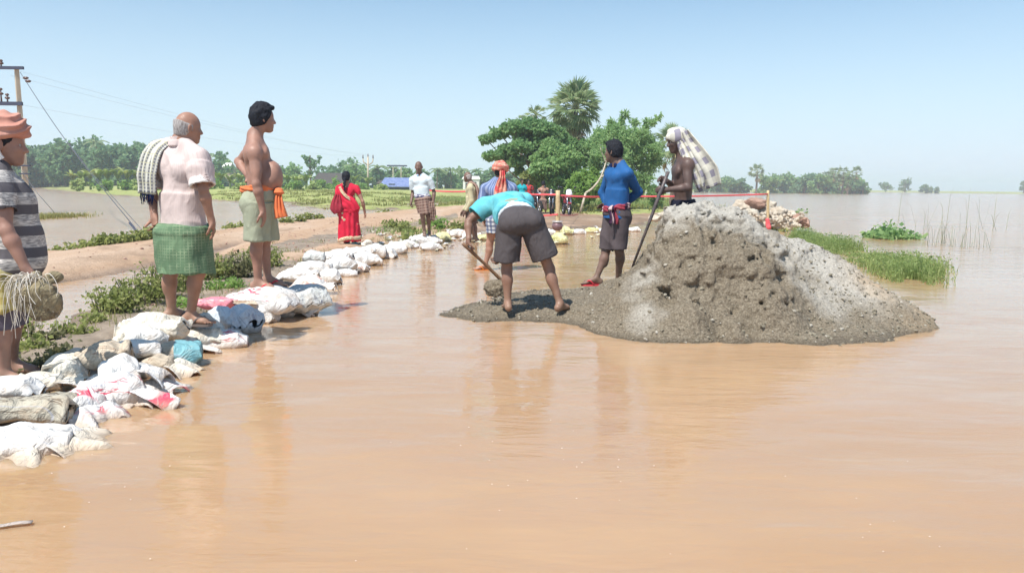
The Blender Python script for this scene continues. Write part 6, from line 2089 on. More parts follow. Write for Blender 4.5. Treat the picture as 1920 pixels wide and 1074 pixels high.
# 8 -- the man digging, bent over
p8 = Person(7.3, np.array([-0.12, 0.55, -0.85]), A(90), dict(
    head=(948, 408, .74), neck=(948, 379, .56), shL=(914, 384, .50), shR=(986, 376, .56), elL=(878, 416, .42), wrL=(879, 448, .33), elR=(966, 440, .60), wrR=(940, 482, .46),
    pelvis=(975, 415, 0.03), hipL=(955, 424, 0.02), hipR=(998, 422, 0.02), knL=(950, 506, .05), knR=(1030, 504, .05), anL=(952, 567, 0), anR=(1050, 568, -.02)), 1.68,
    'man in teal shirt and charcoal shorts bent double, digging with a hoe')
p8.body(0.0078, 'skin_brown', None, curl=(1.15, 1.15), toes={'L': A(100), 'R': A(60)}, headtilt=(0, 0.8, 0.5),
        hand_dir={'L': np.array([-.25, .1, -.95]), 'R': np.array([-.6, .1, -.75])}, palm={'L': np.array([.9, .2, -.25]), 'R': np.array([-.7, .5, .5])})
p8.hair('hair_black', 'short', 0.011, 0.012)
p8.shirt('tee_teal', -0.16, (0.62, 0.62), 0.030, 0.0085, None, 1.12, 'tshirt', None, None, 0.014, sl_ease=0.022, seed=31)
p8.sash('vest_white', 0.135, (0.165, 0.132), 0.05, 0.009, 'undershirt')
p8.sash('tee_band', 0.21, (0.178, 0.152), 0.028, 0.009, 'shirt_hem')
p8.shorts('short_charcoal', 0.12, (0.80, 0.74), 0.036, 0.0085, 'shorts', 0.012, 14, 0.035)

# 9 -- the young man in blue
p9 = Person(8.85, np.array([-0.80, 0.58, 0.0]), A(205), dict(
    head=(1151, 283, 0), neck=(1159, 309, 0), shL=(1176, 325, -.15), shR=(1145, 324, .15), elL=(1197, 360, .02), wrL=(1169, 383, .10), elR=(1130, 362, .24), wrR=(1138, 388, .16),
    pelvis=(1155, 396, 0), hipL=(1163, 404, -.06), hipR=(1147, 404, .06), knL=(1161, 469, -.06), knR=(1136, 470, .04), anL=(1159, 525, .10), anR=(1118, 521, -.04)), 1.66,
    'young man in long-sleeved blue shirt with hand on hip and red slippers')
p9.body(0.008, 'skin_dark', None, fat=0.92, curl=(0.3, 0.3), toes={'L': A(200), 'R': A(185)}, hand_dir={'L': np.array([.35, .6, -.3]), 'R': np.array([-.6, -.3, .1])}, headtilt=(0.05, 0, 1))
p9.hair('hair_black', 'short', 0.008, 0.014)
p9.shirt('tee_blue', 0.085, (1.92, 1.92), 0.014, 0.0085, None, 0.93, 'shirt', None, 'collar_navy', 0.007, 0.012, seed=41)
kn_ = P(1146, 392, 8.70)
p9.sash('sash_stripe', 0.045, (0.168, 0.132), 0.036, 0.0085, 'sash', (0.01, 0.02), kn_, [
    dict(pts=[kn_, kn_ + [.02, -.03, -.06], kn_ + [.035, -.035, -.12], kn_ + [.03, -.03, -.17]], w=[.05, .08, .11, .12], side=np.array([1.0, .2, 0]), pleat=.010)])
p9.shorts('short_dusk', 0.04, (0.98, 0.98), 0.024, 0.009, 'shorts', 0.008, 17, 0.012)
p9.slippers('strap_red', 'strap_red', {'L': A(200), 'R': A(185)}, 0.27)

# 10 -- the man on the heap
p10 = Person(8.0, np.array([-0.96, -0.15, -0.22]), A(190), dict(
    head=(1269, 262, 0), neck=(1281, 296, 0), shL=(1290, 308, -.17), shR=(1276, 306, .17), elL=(1290, 352, -.24), wrL=(1250, 356, -.26), elR=(1264, 350, .14), wrR=(1250, 340, -.12),
    pelvis=(1281, 392, 0), hipL=(1285, 400, -.08), hipR=(1277, 400, .08), knL=(1281, 462, -.08), knR=(1271, 462, .08), anL=(1288, 508, -.06), anR=(1278, 510, .10)), 1.68,
    'dark lean man with checked headcloth standing behind the heap holding an iron bar')
p10.body(0.008, 'skin_deep', None, fat=0.98, curl=(1.0, 1.0), hand_dir={'L': np.array([-1, .1, .1]), 'R': np.array([-.9, -.2, .35])}, palm={'L': np.array([.1, 1, -.1]), 'R': np.array([-.1, -1, -.3])})
p10.hair('hair_black', 'cap', 0.011, 0.004)
p10.turban('cloth_check_grey', (0.098, 0.116, 0.088), 0.03, 0.012, 0.0085, 8, 0.006, name='headcloth', freq=20)
hd_ = p10.J['head']
r_, f_, u_ = p10.Hb.T
p10.strip([hd_ + [.03, -.085, .07], hd_ + [.085, -.09, -.04], hd_ + [.17, -.12, -.18], hd_ + [.27, -.13, -.34], hd_ + [.345, -.12, -.50]], [.14, .20, .25, .29, .24], 'cloth_check_grey', 'headcloth_tail', np.array([.75, -.35, .35]), 0.022, 0.010, 1.0, 40, 25, 2)
p10.strip([hd_ + [.02, -.088, -.01], hd_ + [.06, -.11, -.10], hd_ + [.12, -.16, -.24], hd_ + [.19, -.18, -.38], hd_ + [.235, -.17, -.50]], [.06, .09, .11, .13, .08], 'cloth_check_grey', 'headcloth_end', np.array([.9, -.2, .3]), 0.014, 0.010, 1.0, 36, 15, 2, 3)
p10.shorts('trouser_dark', 0.10, (1.0, 1.0), 0.026, 0.010, 'trousers')

# 11-13 -- people by the motorcycles
p11 = Person(37, np.array([0.3, 1, 0]), A(80), dict(
    head=(1019, 344, 0), neck=(1019, 351.5, 0), shL=(1011, 355, 0), shR=(1027, 355, 0), elL=(1008, 366, .05), wrL=(1012, 376, .2), elR=(1032, 362, .2), wrR=(1026, 356, .3),
    pelvis=(1018, 375, 0), hipL=(1015, 376, 0), hipR=(1022, 376, 0), knL=(1014, 389, 0), knR=(1023, 389, 0), anL=(1014, 401, 0), anR=(1023, 401, 0)), 1.66,
    'far bare-backed man in a brown wrap standing beside the motorcycles')
p11.body(0.018, 'skin_mid', None, curl=(.5, .5))
p11.hair('hair_black', 'short', 0.018, 0.014)
p11.wrap('lungi_brown', 0.05, P(1018, 392, 37)[2], (0.16, 0.125), (0.19, 0.16), 0.016, 'lungi', 0.008, 0.01)
for jx, lb, c1, c2, hair_m, d_ in [((979, 340), 'far person in teal top with magenta cloth behind the tape', 'cloth_teal', 'cloth_magenta', 'hair_black', 38), ((991, 341), 'far person in red top next to the one in teal', 'cloth_red', 'short_slate', 'hair_black', 38.6)]:
    x, y = jx
    pp_ = Person(d_, np.array([0.4, -0.9, 0]), A(-70), dict(
        head=(x, y, 0), neck=(x, y + 7, 0), shL=(x + 6.5, y + 10, 0), shR=(x - 6.5, y + 10, 0), elL=(x + 9, y + 21, 0), wrL=(x + 6, y + 30, -.15), elR=(x - 9, y + 21, 0), wrR=(x - 6, y + 30, -.15),
        pelvis=(x, y + 29, 0), hipL=(x + 3, y + 30.5, 0), hipR=(x - 3, y + 30.5, 0), knL=(x + 3.5, y + 44, 0), knR=(x - 3.5, y + 44, 0), anL=(x + 3.5, y + 57, 0), anR=(x - 3.5, y + 57, 0)), 1.6, lb)
    pp_.body(0.018, 'skin_dark', None, curl=(.5, .5))
    pp_.hair(hair_m, 'short', 0.018, 0.014)
    pp_.shirt(c1, 0.02, (0.6, 0.6), 0.02, 0.018, None, 1.0, 'top', None, None, 0.006)
    pp_.wrap(c2, 0.03, P(x, y + 50, d_)[2], (0.16, 0.125), (0.18, 0.15), 0.018, 'lungi', 0.008, 0.01)

# ------------------------------------------------------------------ sandbags
def pillow(L, W, H, seed, rough=1.0, n=56, m=30):
    """a slack, part-filled woven sack: flat sewn ends, sagging middle, creases"""
    R_ = np.random.default_rng(seed)
    u = np.sin(np.linspace(-1, 1, n) * math.pi / 2)
    th = np.linspace(0, 2 * np.pi, m, endpoint=False)
    U, T = np.meshgrid(u, th, indexing='ij')
    e = 1 - np.abs(U) ** 2.6
    py = (0.74 + 0.26 * e) * np.where(np.abs(U) > 0.985, 0.96, 1)
    pz = 0.045 / max(H, 0.05) * 0.25 + np.clip(e, 0, 1) ** 0.8
    sg = lambda a, p: np.sign(a) * np.abs(a) ** p
    x = U * L / 2
    y = py * W / 2 * sg(np.cos(T), 0.75)
    z = pz * H / 2 * sg(np.sin(T), 0.85)
    z = np.where(z < 0, z * 0.75, z)
    V = np.stack([x, y, z], -1).reshape(-1, 3)
    o = R_.uniform(0, 50, 3)
    big = fbm(V * 3.6 + o, 2, seed)
    w = V + 0.05 * np.stack([vnoise(V * 9 + o, 1), vnoise(V * 9 + o + 7, 2), 0 * V[:, 0]], -1)
    cre = (1 - 2.4 * np.abs(vnoise(w * np.array([4.5, 11, 8]) + o, seed + 2))) + 0.6 * (1 - 2.2 * np.abs(vnoise(w * np.array([13, 17, 14]) + o, seed + 3)))
    endw = sstep(0.55, 1.0, np.abs(V[:, 0]) / (L / 2))
    rad = np.stack([0 * V[:, 0], V[:, 1] / W, V[:, 2] / H * 1.6], -1)
    rad /= np.linalg.norm(rad, axis=1, keepdims=True) + 1e-6
    V = V + rad * (rough * (0.034 * big + 0.016 * cre * (0.7 + 0.9 * endw)) * min(1.2, H / 0.18))[:, None]
    V[:, 2] += 0.022 * rough * np.sin(V[:, 1] * 44 + seed + 9 * V[:, 0]) * endw + 0.045 * rough * vnoise(V * 2.2 + o, 9) * endw
    uvw = np.stack([x.ravel() + seed * 0.37, y.ravel(), np.sin(T).ravel()], -1)
    i, j = np.meshgrid(np.arange(n - 1), np.arange(m), indexing='ij')
    a, b = i * m + j, i * m + (j + 1) % m
    F = np.stack([a, b, b + m, a + m], -1).reshape(-1, 4)
    caps = []
    for k0, rev in ((0, True), ((n - 1) * m, False)):
        for q in range(m // 2 - 1):
            f = [k0 + q, k0 + q + 1, k0 + m - 2 - q, k0 + m - 1 - q]
            caps.append(f if rev else f[::-1])
    return V, np.concatenate([F, np.array(caps)]), uvw


def rotz(a):
    return np.array([[math.cos(a), -math.sin(a), 0], [math.sin(a), math.cos(a), 0], [0, 0, 1.0]])


def crumple(L, W, seed, drop=0.12, n=30, m=22, fold=0.03):
    """a loose mouth of sackcloth: starts at the origin, runs along +X and falls"""
    R_ = np.random.default_rng(seed)
    U, T = np.meshgrid(np.linspace(0, 1, n), np.linspace(-1, 1, m), indexing='ij')
    edge = 1 + 0.20 * np.sin(T * 3.3 + seed) + 0.10 * np.sin(T * 9 + 2 * seed)
    x = U * L * edge
    y = T * W / 2 * (0.8 + 0.35 * U)
    z = -drop * U ** 1.7 + fold * U * np.sin(T * 5.5 + seed + 1.5 * U) + 0.6 * fold * U * np.sin(T * 11.3 + 2.3 * seed)
    Pg = np.stack([x, y, z], -1)
    o = R_.uniform(0, 40, 3)
    Pg[..., 2] += fold * 0.9 * U * (0.6 - 1.6 * np.abs(vnoise(Pg * 9 + o, seed)))
    Pg[..., 0] += 0.02 * vnoise(Pg * 12 + o, seed + 1) * U
    return Pg


def sandbag(c, L, W, H, yaw, mat, label, group, seed, tilt=0.0, roll=0.0, flap=None, name='sandbag', n=56, m=30, rough=1.0, half=None):
    c = np.asarray(c, float)
    R_ = rotz(math.radians(yaw)) @ np.array([[math.cos(tilt), 0, -math.sin(tilt)], [0, 1, 0], [math.sin(tilt), 0, math.cos(tilt)]]) @ np.array([[1, 0, 0], [0, math.cos(roll), -math.sin(roll)], [0, math.sin(roll), math.cos(roll)]])
    V, F, uv = pillow(L, W, H, seed, rough, n, m)
    root = empty(name, c, label, 'sandbag', group)
    root.rotation_euler = Matrix(R_.tolist()).to_euler()
    mats = [M[mat]] + ([M[half]] if half else [])
    mi = (V[F].mean(1)[:, 0] > 0.08 * L).astype(int) if half else None
    mesh('sack', V, F, mats, root, (0, 0, 0), True, {'uvw': uv}, mi)
    if flap:
        for q, (side, fl, fw, drop, mt, rot) in enumerate(flap):
            Pg = crumple(fl, fw, seed + 13 * q, drop)
            Vf, Ff, u2 = sheet(Pg, 0.006)
            Vf = Vf @ rotz(math.radians(rot)).T + np.array([side * L * 0.40, 0, H * 0.22])
            mesh('loose_mouth', Vf, Ff, M[mt or mat], root, (0, 0, 0), True, {'uvw': np.stack([u2[:, 0] * fl + seed, u2[:, 1] * fw, 0 * u2[:, 0] + 1], -1)})
    return root


def bag_px(x0, x1, yt, yb, zb, yaw, mat, label, group=None, seed=0, asp=0.6, flap=None, tilt=0.0, roll=0.0, rough=1.0, half=None, n=56, m=30, push=0.75):
    xc = (x0 + x1) / 2
    g = G(xc, yb, zb)
    D_ = g[1]
    wd_ = (x1 - x0) * D_ / FPX * 1.06
    cy, sy = abs(math.cos(math.radians(yaw))), abs(math.sin(math.radians(yaw)))
    L = wd_ / (cy + asp * sy)
    W = asp * L
    dep_ = L * sy + W * cy
    V_ = (yb - yt) * D_ / FPX
    H = float(np.clip((V_ - dep_ * 0.75 * (HC - zb) / D_) * 1.05, 0.10, 0.27))
    c = np.array([g[0], g[1] + dep_ / 2 * push, zb + H * 0.36])
    return sandbag(c, L, W, H, yaw, mat, label, group, seed, tilt, roll, flap, n=n, m=m, rough=rough, half=half)


gb_ = 'sandbags lining the flooded road'
bag_px(-70, 112, 770, 872, -.05, 8, 'bag_white', 'big white sack in the bottom left corner with its mouth cloth trailing in the water', gb_, 1, .62, [(1, .26, .36, .13, 'bag_cream', -10), (0.1, .34, .30, .10, 'bag_cream', -62)], n=80, m=40)
bag_px(-50, 118, 716, 800, .02, 6, 'bag_jute', 'dirty grey-brown netted sack lying at the very left edge', gb_, 2, .55, n=80, m=40, rough=1.1)
bag_px(-60, 60, 700, 745, .10, 4, 'bag_white', 'white sack lying flat on top of the dirty netted sack', gb_, 23, .5, n=60)
bag_px(92, 178, 712, 800, -.04, -38, 'bag_red', 'white and red printed sack sagging beside the dirty netted sack', gb_, 3, .62, [(1, .20, .30, .12, 'bag_red', 5)], n=70, m=36)
bag_px(122, 262, 676, 776, -.04, 18, 'bag_red', 'white sack with big red print and a ragged open mouth by the water', gb_, 4, .66, [(1, .22, .42, .10, 'bag_red', -14), (.4, .24, .3, .12, 'bag_white', -75)], n=80, m=40)
bag_px(74, 152, 652, 728, .05, 12, 'bag_cream', 'plump cream sack just right of the turbaned man', gb_, 5, .66, n=70, m=36, rough=.7)
bag_px(132, 232, 636, 690, .15, 16, 'bag_tan', 'frayed pale sack with straw spilling out on top of the pile', gb_, 6, .55, [(-1, .16, .3, .05, 'bag_cream', 180)], n=70, m=36, rough=1.4)
bag_px(168, 252, 655, 735, .06, 30, 'bag_white', 'white sack in the middle of the pile below the frayed one', gb_, 7, .7, [(1, .18, .3, .10, 'bag_white', 0)], n=70)
bag_px(228, 318, 648, 722, -.04, 24, 'bag_tan', 'tan sack with gaping dark mouth at the edge of the water', gb_, 8, .62, [(1, .17, .32, .11, 'bag_cream', -20)], n=70)
bag_px(238, 366, 628, 702, -.03, 20, 'bag_tan', 'sack that is tan on one half and teal on the other', gb_, 9, .52, n=80, m=36, half='bag_teal', rough=.8)
bag_px(236, 306, 580, 622, .10, 10, 'bag_red', 'small white sack with a red mark and pointed corner, behind the pile', gb_, 10, .6, [(-.6, .12, .2, .02, 'bag_white', 120)], n=60)
bag_px(228, 306, 604, 648, .12, 14, 'bag_white', 'white sack with thin grey stripes lying in front of the red marked one', gb_, 11, .55, n=60)
bag_px(396, 484, 556, 632, -.03, -30, 'bag_shade_tint', 'long printed sack with painted grey-blue shade right of the feet of the man in the green lungi', gb_, 14, .55, n=80, m=36, rough=.8)
bag_px(366, 452, 560, 630, .0, -34, 'bag_shade_tint', 'sack with painted grey-blue shade tucked closest to the right foot of the man in the green lungi', gb_, 15, .5, n=80, m=36, rough=.8)
bag_px(354, 440, 548, 582, .12, -8, 'bag_pink', 'pink and red sackcloth crumpled behind the shade-tinted sacks', gb_, 16, .5, [(1, .2, .2, .03, 'bag_tan', 10)], n=56)
bag_px(344, 456, 604, 664, -.04, 16, 'bag_red', 'plump white sack with faint red lettering below the shade-tinted sacks', gb_, 13, .58, n=80, m=36, rough=.8)
bag_px(300, 372, 628, 672, -.03, 30, 'bag_white', 'limp white sack end lying in the water left of the plump lettered sack', gb_, 17, .6, [(1, .14, .26, .06, 'bag_white', -20)], n=60)
bag_px(12, 104, 684, 742, .04, 14, 'bag_cream', 'flat cream sack by the toes of the turbaned man', gb_, 31, .6, [(1, .16, .28, .06, 'bag_cream', 10)], n=64)
bag_px(140, 214, 690, 742, .02, -12, 'bag_white', 'white sack wedged between the plump cream one and the red printed ones', gb_, 32, .6, n=64)
bag_px(196, 290, 628, 672, .12, 22, 'bag_white', 'white sack laid over the back of the frayed one', gb_, 33, .6, [(-1, .16, .26, .04, 'bag_white', 170)], n=64)
bag_px(288, 352, 596, 634, .14, -20, 'bag_cream', 'crumpled pale sack end left of the feet in brown slippers', gb_, 34, .7, [(-1, .15, .24, .05, 'bag_white', 190)], n=56, rough=1.5)
bag_px(280, 350, 664, 700, -.03, 10, 'bag_cream', 'pale sack lapping the water right of the gaping tan sack', gb_, 35, .6, [(1, .14, .24, .06, 'bag_cream', -10)], n=56)
# the ones people stand on
s2 = p2.loc
sandbag([s2[0] - .10, s2[1] + .02, s2[2] - .115], .80, .50, .27, 20, 'bag_cream', 'crumpled cream sack under the feet of the man in the green lungi', gb_, 12, n=80, m=36, rough=1.4, flap=[(.6, .24, .3, .10, 'bag_cream', -50)])
s3_ = p3.loc
sandbag([s3_[0] + .04, s3_[1] - .02, s3_[2] - .135], .72, .52, .30, -16, 'bag_red', 'white sack with a red block print under the red slippers of the bare-chested man', gb_, 18, n=80, m=36, rough=.7)
sandbag([s3_[0] + .34, s3_[1] + .22, s3_[2] - .15], .50, .42, .32, -50, 'bag_grey', 'grey printed sack behind the toes of the bare-chested man', gb_, 19, n=60, rough=.7)
bag_px(440, 520, 552, 612, -.03, -24, 'bag_white', 'white sack with grey shaded end below the red block print sack', gb_, 20, .6, n=60)
bag_px(470, 556, 560, 600, -.03, 6, 'bag_white', 'flat white sack end at the water below the red block print', gb_, 21, .5, [(1, .2, .22, .05, 'bag_white', -5)], n=60)
bag_px(540, 612, 512, 556, -.03, -12, 'bag_orange', 'white sack with orange print just right of the bare-chested man', gb_, 22, .55, [(1, .14, .22, .05, 'bag_white', 0)], n=60)
bag_px(514, 594, 497, 530, .06, -6, 'bag_white', 'long plain white sack behind the orange printed one', gb_, 24, .45, n=60)
WB = iter(['nearest the orange printed sack', 'at the water, second from the near end', 'at the back near the greenish one', 'in the middle of the heap', 'top back below the saree', 'broad one on the water side', 'topmost, below the teal sandals', 'back right', 'far right by the water', 'last but one', 'low at the waterline'])
gw_ = 'heap of plain white sandbags in front of the woman'
i = 0
for x0, x1, yt, yb, zb, yaw, mt, lb in [
        (548, 602, 519, 552, -.03, 20, 'bag_white', None), (586, 640, 500, 538, -.02, -20, 'bag_white', None), (566, 608, 468, 494, .12, 5, 'bag_grey', 'small white sack with a greenish stripe set apart at the back of the heap'),
        (552, 618, 488, 514, .06, 0, 'bag_white', None), (604, 668, 478, 510, .05, 14, 'bag_white', None), (600, 660, 466, 492, .14, -8, 'bag_white', None), (632, 690, 486, 514, -.02, -24, 'bag_orange', 'white sack with faint orange print at the water side of the white heap'),
        (650, 716, 470, 502, -.02, 16, 'bag_white', None), (640, 700, 460, 482, .10, -4, 'bag_white', None), (668, 722, 456, 480, .06, 8, 'bag_white', None), (690, 742, 464, 488, -.03, -10, 'bag_white', None),
        (706, 762, 456, 478, -.02, 6, 'bag_white', None), (676, 700, 448, 464, .12, 30, 'bag_cream', 'little cream sack standing up at the back of the white heap'), (620, 668, 502, 524, -.04, 10, 'bag_white', None), (728, 770, 452, 468, -.02, 0, 'bag_cream', 'pale sack ending the white heap towards the yellow debris')]:
    bag_px(x0, x1, yt, yb, zb, yaw, mt, lb or 'white sandbag in front of the woman, ' + next(WB), gw_, 100 + i, .55, n=44, m=24, rough=1.1)
    i += 1
gy_ = 'small pale sandbags damming the road'
sp5 = p5.loc
sandbag([sp5[0] - .03, sp5[1] - .12, sp5[2] - .12], .72, .5, .30, 15, 'bag_white', 'lumpy white sack under the feet of the man in the white shirt', gy_, 140, n=44, m=24, rough=1.8)
i = 0
for x0, x1, yt, yb, mt, lb in [
        (752, 786, 448, 466, 'bag_white', 'white sack left of the lumpy one under the white-shirted man'), (786, 830, 452, 472, 'bag_white', 'white sack half sunk below the white-shirted man'), (812, 846, 438, 454, 'bag_yellow', 'yellowish sack right of the white-shirted man'),
        (836, 872, 430, 448, 'bag_orange', 'orange-printed sack by the left hand of the digging man'), (866, 902, 434, 450, 'bag_white', 'white sack at the feet of the man in beige'), (896, 930, 438, 452, 'bag_yellow', 'yellowish sack behind the man with the red turban'),
        (1020, 1046, 428, 446, 'bag_white', 'white sack left of the bamboo post'), (1030, 1064, 438, 460, 'bag_yellow', 'yellow and white sack in front of the bamboo post'), (1050, 1076, 424, 442, 'bag_yellow', 'yellow sack right of the bamboo post'),
        (1070, 1100, 427, 441, 'bag_white', 'first white sack of the low row right of the bamboo post'), (1094, 1124, 426, 438, 'bag_yellow', 'yellow-marked sack in the low row right of the bamboo post'), (1118, 1150, 424, 437, 'bag_white', 'white sack in the low row just left of the young man in blue'),
        (1146, 1182, 422, 435, 'bag_white', 'white sack in the low row behind the young man in blue'), (1176, 1204, 424, 436, 'bag_white', 'white sack ending the low row right of the young man in blue')]:
    bag_px(x0, x1, yt, yb, -.02, (i * 37) % 40 - 20, mt, lb, gy_, 150 + i, .6, n=36, m=20, rough=1.5)
    i += 1
# straw and plastic litter
R_ = np.random.default_rng(8)
b = Bag()
c0 = P(182, 645, 6.05)
for q in range(420):
    s_ = c0 + R_.normal(0, 1, 3) * np.array([.15, .09, .035])
    d_ = R_.normal(0, 1, 3) * np.array([1, 1, .5])
    b.add(*tube([s_, s_ + d_ * .02, s_ + d_ * .045 + [0, 0, -.008]], [.0022, .0012], 3, False), a=R_.random())
tag(b.build('straw', M['straw']), kind='stuff')
b = Bag()
b2 = Bag()
for px_, py_, sp_, n_ in [(760, 458, 40, 60), (812, 462, 28, 40), (880, 448, 30, 30), (740, 462, 20, 24), (1045, 452, 18, 26), (1110, 434, 50, 50), (700, 446, 30, 12), (850, 441, 20, 20)]:
    for q in range(n_):
        g = G(px_ + R_.normal(0, sp_ * .5), py_ + R_.normal(0, 4), .02)
        g[2] = max(0.004, ground_z(g[0], g[1])) + R_.uniform(0, .06)
        Pg = crumple(R_.uniform(.05, .16), R_.uniform(.04, .10), int(R_.integers(1e6)), .02, 4, 4, .03)
        V, F, _ = sheet(Pg, .004)
        (b if R_.random() < .6 else b2).add(V @ rotz(R_.uniform(0, 6.28)).T + g, F, R_.random())
tag(b.build('yellow_litter', M['bag_yellow'], smooth=False), kind='stuff')
tag(b2.build('white_litter', M['bag_white'], smooth=False), kind='stuff')
# foam specks riding on the water, and a white scrap
b = Bag()
for q in range(50):
    if q < 20: g = G(R_.uniform(0, 1920), R_.uniform(690, 1070), .003)
    else:
        cpx = [(1040, 850), (1600, 970), (1130, 900), (960, 950), (900, 830), (160, 930), (240, 880)][q % 7]
        g = G(cpx[0] + R_.normal(0, 60), cpx[1] + R_.normal(0, 30), .003)
    r_ = R_.uniform(.0012, .0028) * (g[1] / 3.2)
    a_ = np.linspace(0, 2 * np.pi, 7, endpoint=False)
    V = np.stack([g[0] + r_ * 1.6 * np.cos(a_), g[1] + r_ * np.sin(a_), np.full(7, .0042)], -1)
    V = np.concatenate([V, [[g[0], g[1], .0062]]])
    b.add(V, np.array([[k_, (k_ + 1) % 7, 7] for k_ in range(7)]), R_.random())
tag(b.build('foam', M['foam']), kind='stuff')
g = G(18, 985, .004)
V, F, _ = sheet(np.stack(np.meshgrid(np.linspace(-.06, .075, 8), np.linspace(-.012, .012, 4), indexing='ij') + [np.zeros((8, 4))], -1) + np.array([0, 0, .006]), .004)
V[:, 2] += .002 * np.sin(V[:, 0] * 60)
sc_ = mesh('plastic_scrap', V @ rotz(.35).T + g, F, M['bag_white'], None, g)
tag(sc_, 'small white scrap floating near the bottom left corner', 'litter')

# ------------------------------------------------------------------ things people hold
hb_ = P(66, 520, 4.24)
bun = empty('sack_bundle', hb_, 'bunch of folded brown sacks with trailing pale cords in the hand of the turbaned man', 'bundle')
Fb = Field()
Fb.cone(P(66, 518, 4.24), P(70, 545, 4.22), .03, .085, .03)
Fb.ell(P(74, 562, 4.22), [.125, .07, .085], None, .04)
Fb.ell(P(92, 572, 4.24), [.07, .06, .075], None, .03)
Fb.ell(P(80, 588, 4.22), [.075, .05, .045], None, .02)
Fb.ell(P(100, 520, 4.3), [.05, .03, .035], None, .03)
Fb.ell(P(45, 556, 4.22), [.06, .05, .07], None, .03)
V, F = Fb.build(.009, lambda V, N: .014 * (0.5 - 1.7 * np.abs(vnoise(V * np.array([14, 14, 8]), 3))) + .006 * vnoise(V * 40, 6))
mesh('sacks', V, F, M['bundle_sack'], bun, hb_, True, {'uvw': V})
b = Bag()
R_ = np.random.default_rng(12)
for q in range(70):
    a_ = R_.uniform(0, 6.28)
    s_ = hb_ + np.array([R_.normal(-.02, .035), R_.normal(-.03, .02), R_.normal(-.005, .012)])
    out = np.array([math.cos(a_) * R_.uniform(.03, .15) - .02, -abs(math.sin(a_)) * R_.uniform(.03, .11), R_.uniform(-.04, .02)])
    dn_ = .07 + .22 * R_.random() ** 2
    p_ = [s_, s_ + out * .6 + [0, 0, .02], s_ + out + [0, 0, -dn_ * .45], s_ + out * 1.05 + np.array([R_.normal(0, .02), 0, -dn_])]
    b.add(*tube(bez(p_, 4), [.0022, .0016], 4, False), a=R_.random())
b.build('cords', M['cord'], bun, hb_)

ho = empty('hoe', P(905, 490, 7.62), 'wooden-handled hoe with a blade full of wet mud held by the bent man', 'hoe')
pa_, pb_ = P(868, 457, 7.60), P(946, 531, 7.80)
Bag().add(*tube(bez([pa_, (pa_ + pb_) / 2 + [0, 0, .006], pb_], 8), [.019, .016, .020], 9)).build('handle', M['wood'], ho, ho.location)
bc_ = P(930, 541, 7.74)
Bt = basis([.25, .9, -.35])
gr = np.stack(np.meshgrid(np.linspace(-.10, .10, 9), np.linspace(-.07, .07, 9), indexing='ij') + [np.zeros((9, 9))], -1)
gr[..., 2] = 1.6 * gr[..., 0] ** 2
V, F, _ = sheet(gr, .005)
Rb = np.stack([Bt[:, 0], Bt[:, 2], -Bt[:, 1]], 1)
mesh('blade', V @ Rb.T + bc_, F, M['iron'], ho, ho.location)
Fm = Field()
Fm.ell(bc_ + Bt[:, 1] * -.025, [.125, .05, .098], Bt, .03)
Fm.ell(bc_ + Bt[:, 1] * -.04 + Bt[:, 0] * -.03, [.085, .05, .07], Bt, .03)
V, F = Fm.build(.008, lambda V, N: .012 * fbm(V * 24, 3, 4) + .008 * vnoise(V * 55, 5))
mesh('mud_load', V, F, M['mud'], ho, ho.location, True, {'dry': np.zeros(len(V)), 'tan': np.zeros(len(V))})
b = Bag()
R_ = np.random.default_rng(5)
for q in range(34):
    g = P(R_.uniform(902, 950), R_.uniform(557, 580), 7.72)
    chunk(g, R_.uniform(.006, .018), q, b, R_.random())
tag(b.build('clods', M['clod'], smooth=False), kind='stuff')

ib = empty('iron_bar', P(1216, 415, 7.70), 'long straight iron digging bar leaning on the heap', 'iron bar')
Bag().add(*tube([P(1253, 322, 7.72), P(1236, 366, 7.71), P(1222, 405, 7.70), P(1186, 500, 7.68)], [.0185, .019, .017, .012], 9)).build('bar', M['iron'], ib, ib.location)

# ------------------------------------------------------------------ tape barrier
def stake(px, yt, yb, dep, label, r=.022, mat='bamboo'):
    a_, c_ = P(px, yb, dep), P(px, yt, dep)
    a_[2] = min(a_[2], -.02)
    o = empty('stake', a_, label, 'stake')
    b = Bag()
    pts_ = [a_ + (c_ - a_) * t for t in np.linspace(0, 1, 9)]
    b.add(*tube(pts_, [r * q for q in (1, .92, 1.05, .92, 1.04, .92, 1.03, .9, .96)], 9))
    b.build('pole', M[mat], o, a_)
    return c_


def tape(p, w, label, sag=.05):
    p = np.asarray(p, float)
    q = []
    for i in range(len(p) - 1):
        t = np.linspace(0, 1, 14, endpoint=(i == len(p) - 2))[:, None]
        s_ = p[i] + (p[i + 1] - p[i]) * t
        s_[:, 2] -= (sag * 4 * t * (1 - t))[:, 0]
        q.append(s_)
    q = np.concatenate(q)
    tw = .25 * np.sin(np.arange(len(q)) * .5)
    side = np.stack([0 * tw, np.sin(tw), np.cos(tw)], -1)
    Pg = np.stack([q + side * w / 2 * v for v in (-1, -.33, .33, 1)], 1)
    V, F, _ = sheet(Pg, .004)
    o = mesh('barrier_tape', V, F, M['tape_red'], None, q[0])
    return tag(o, label, 'barrier tape')


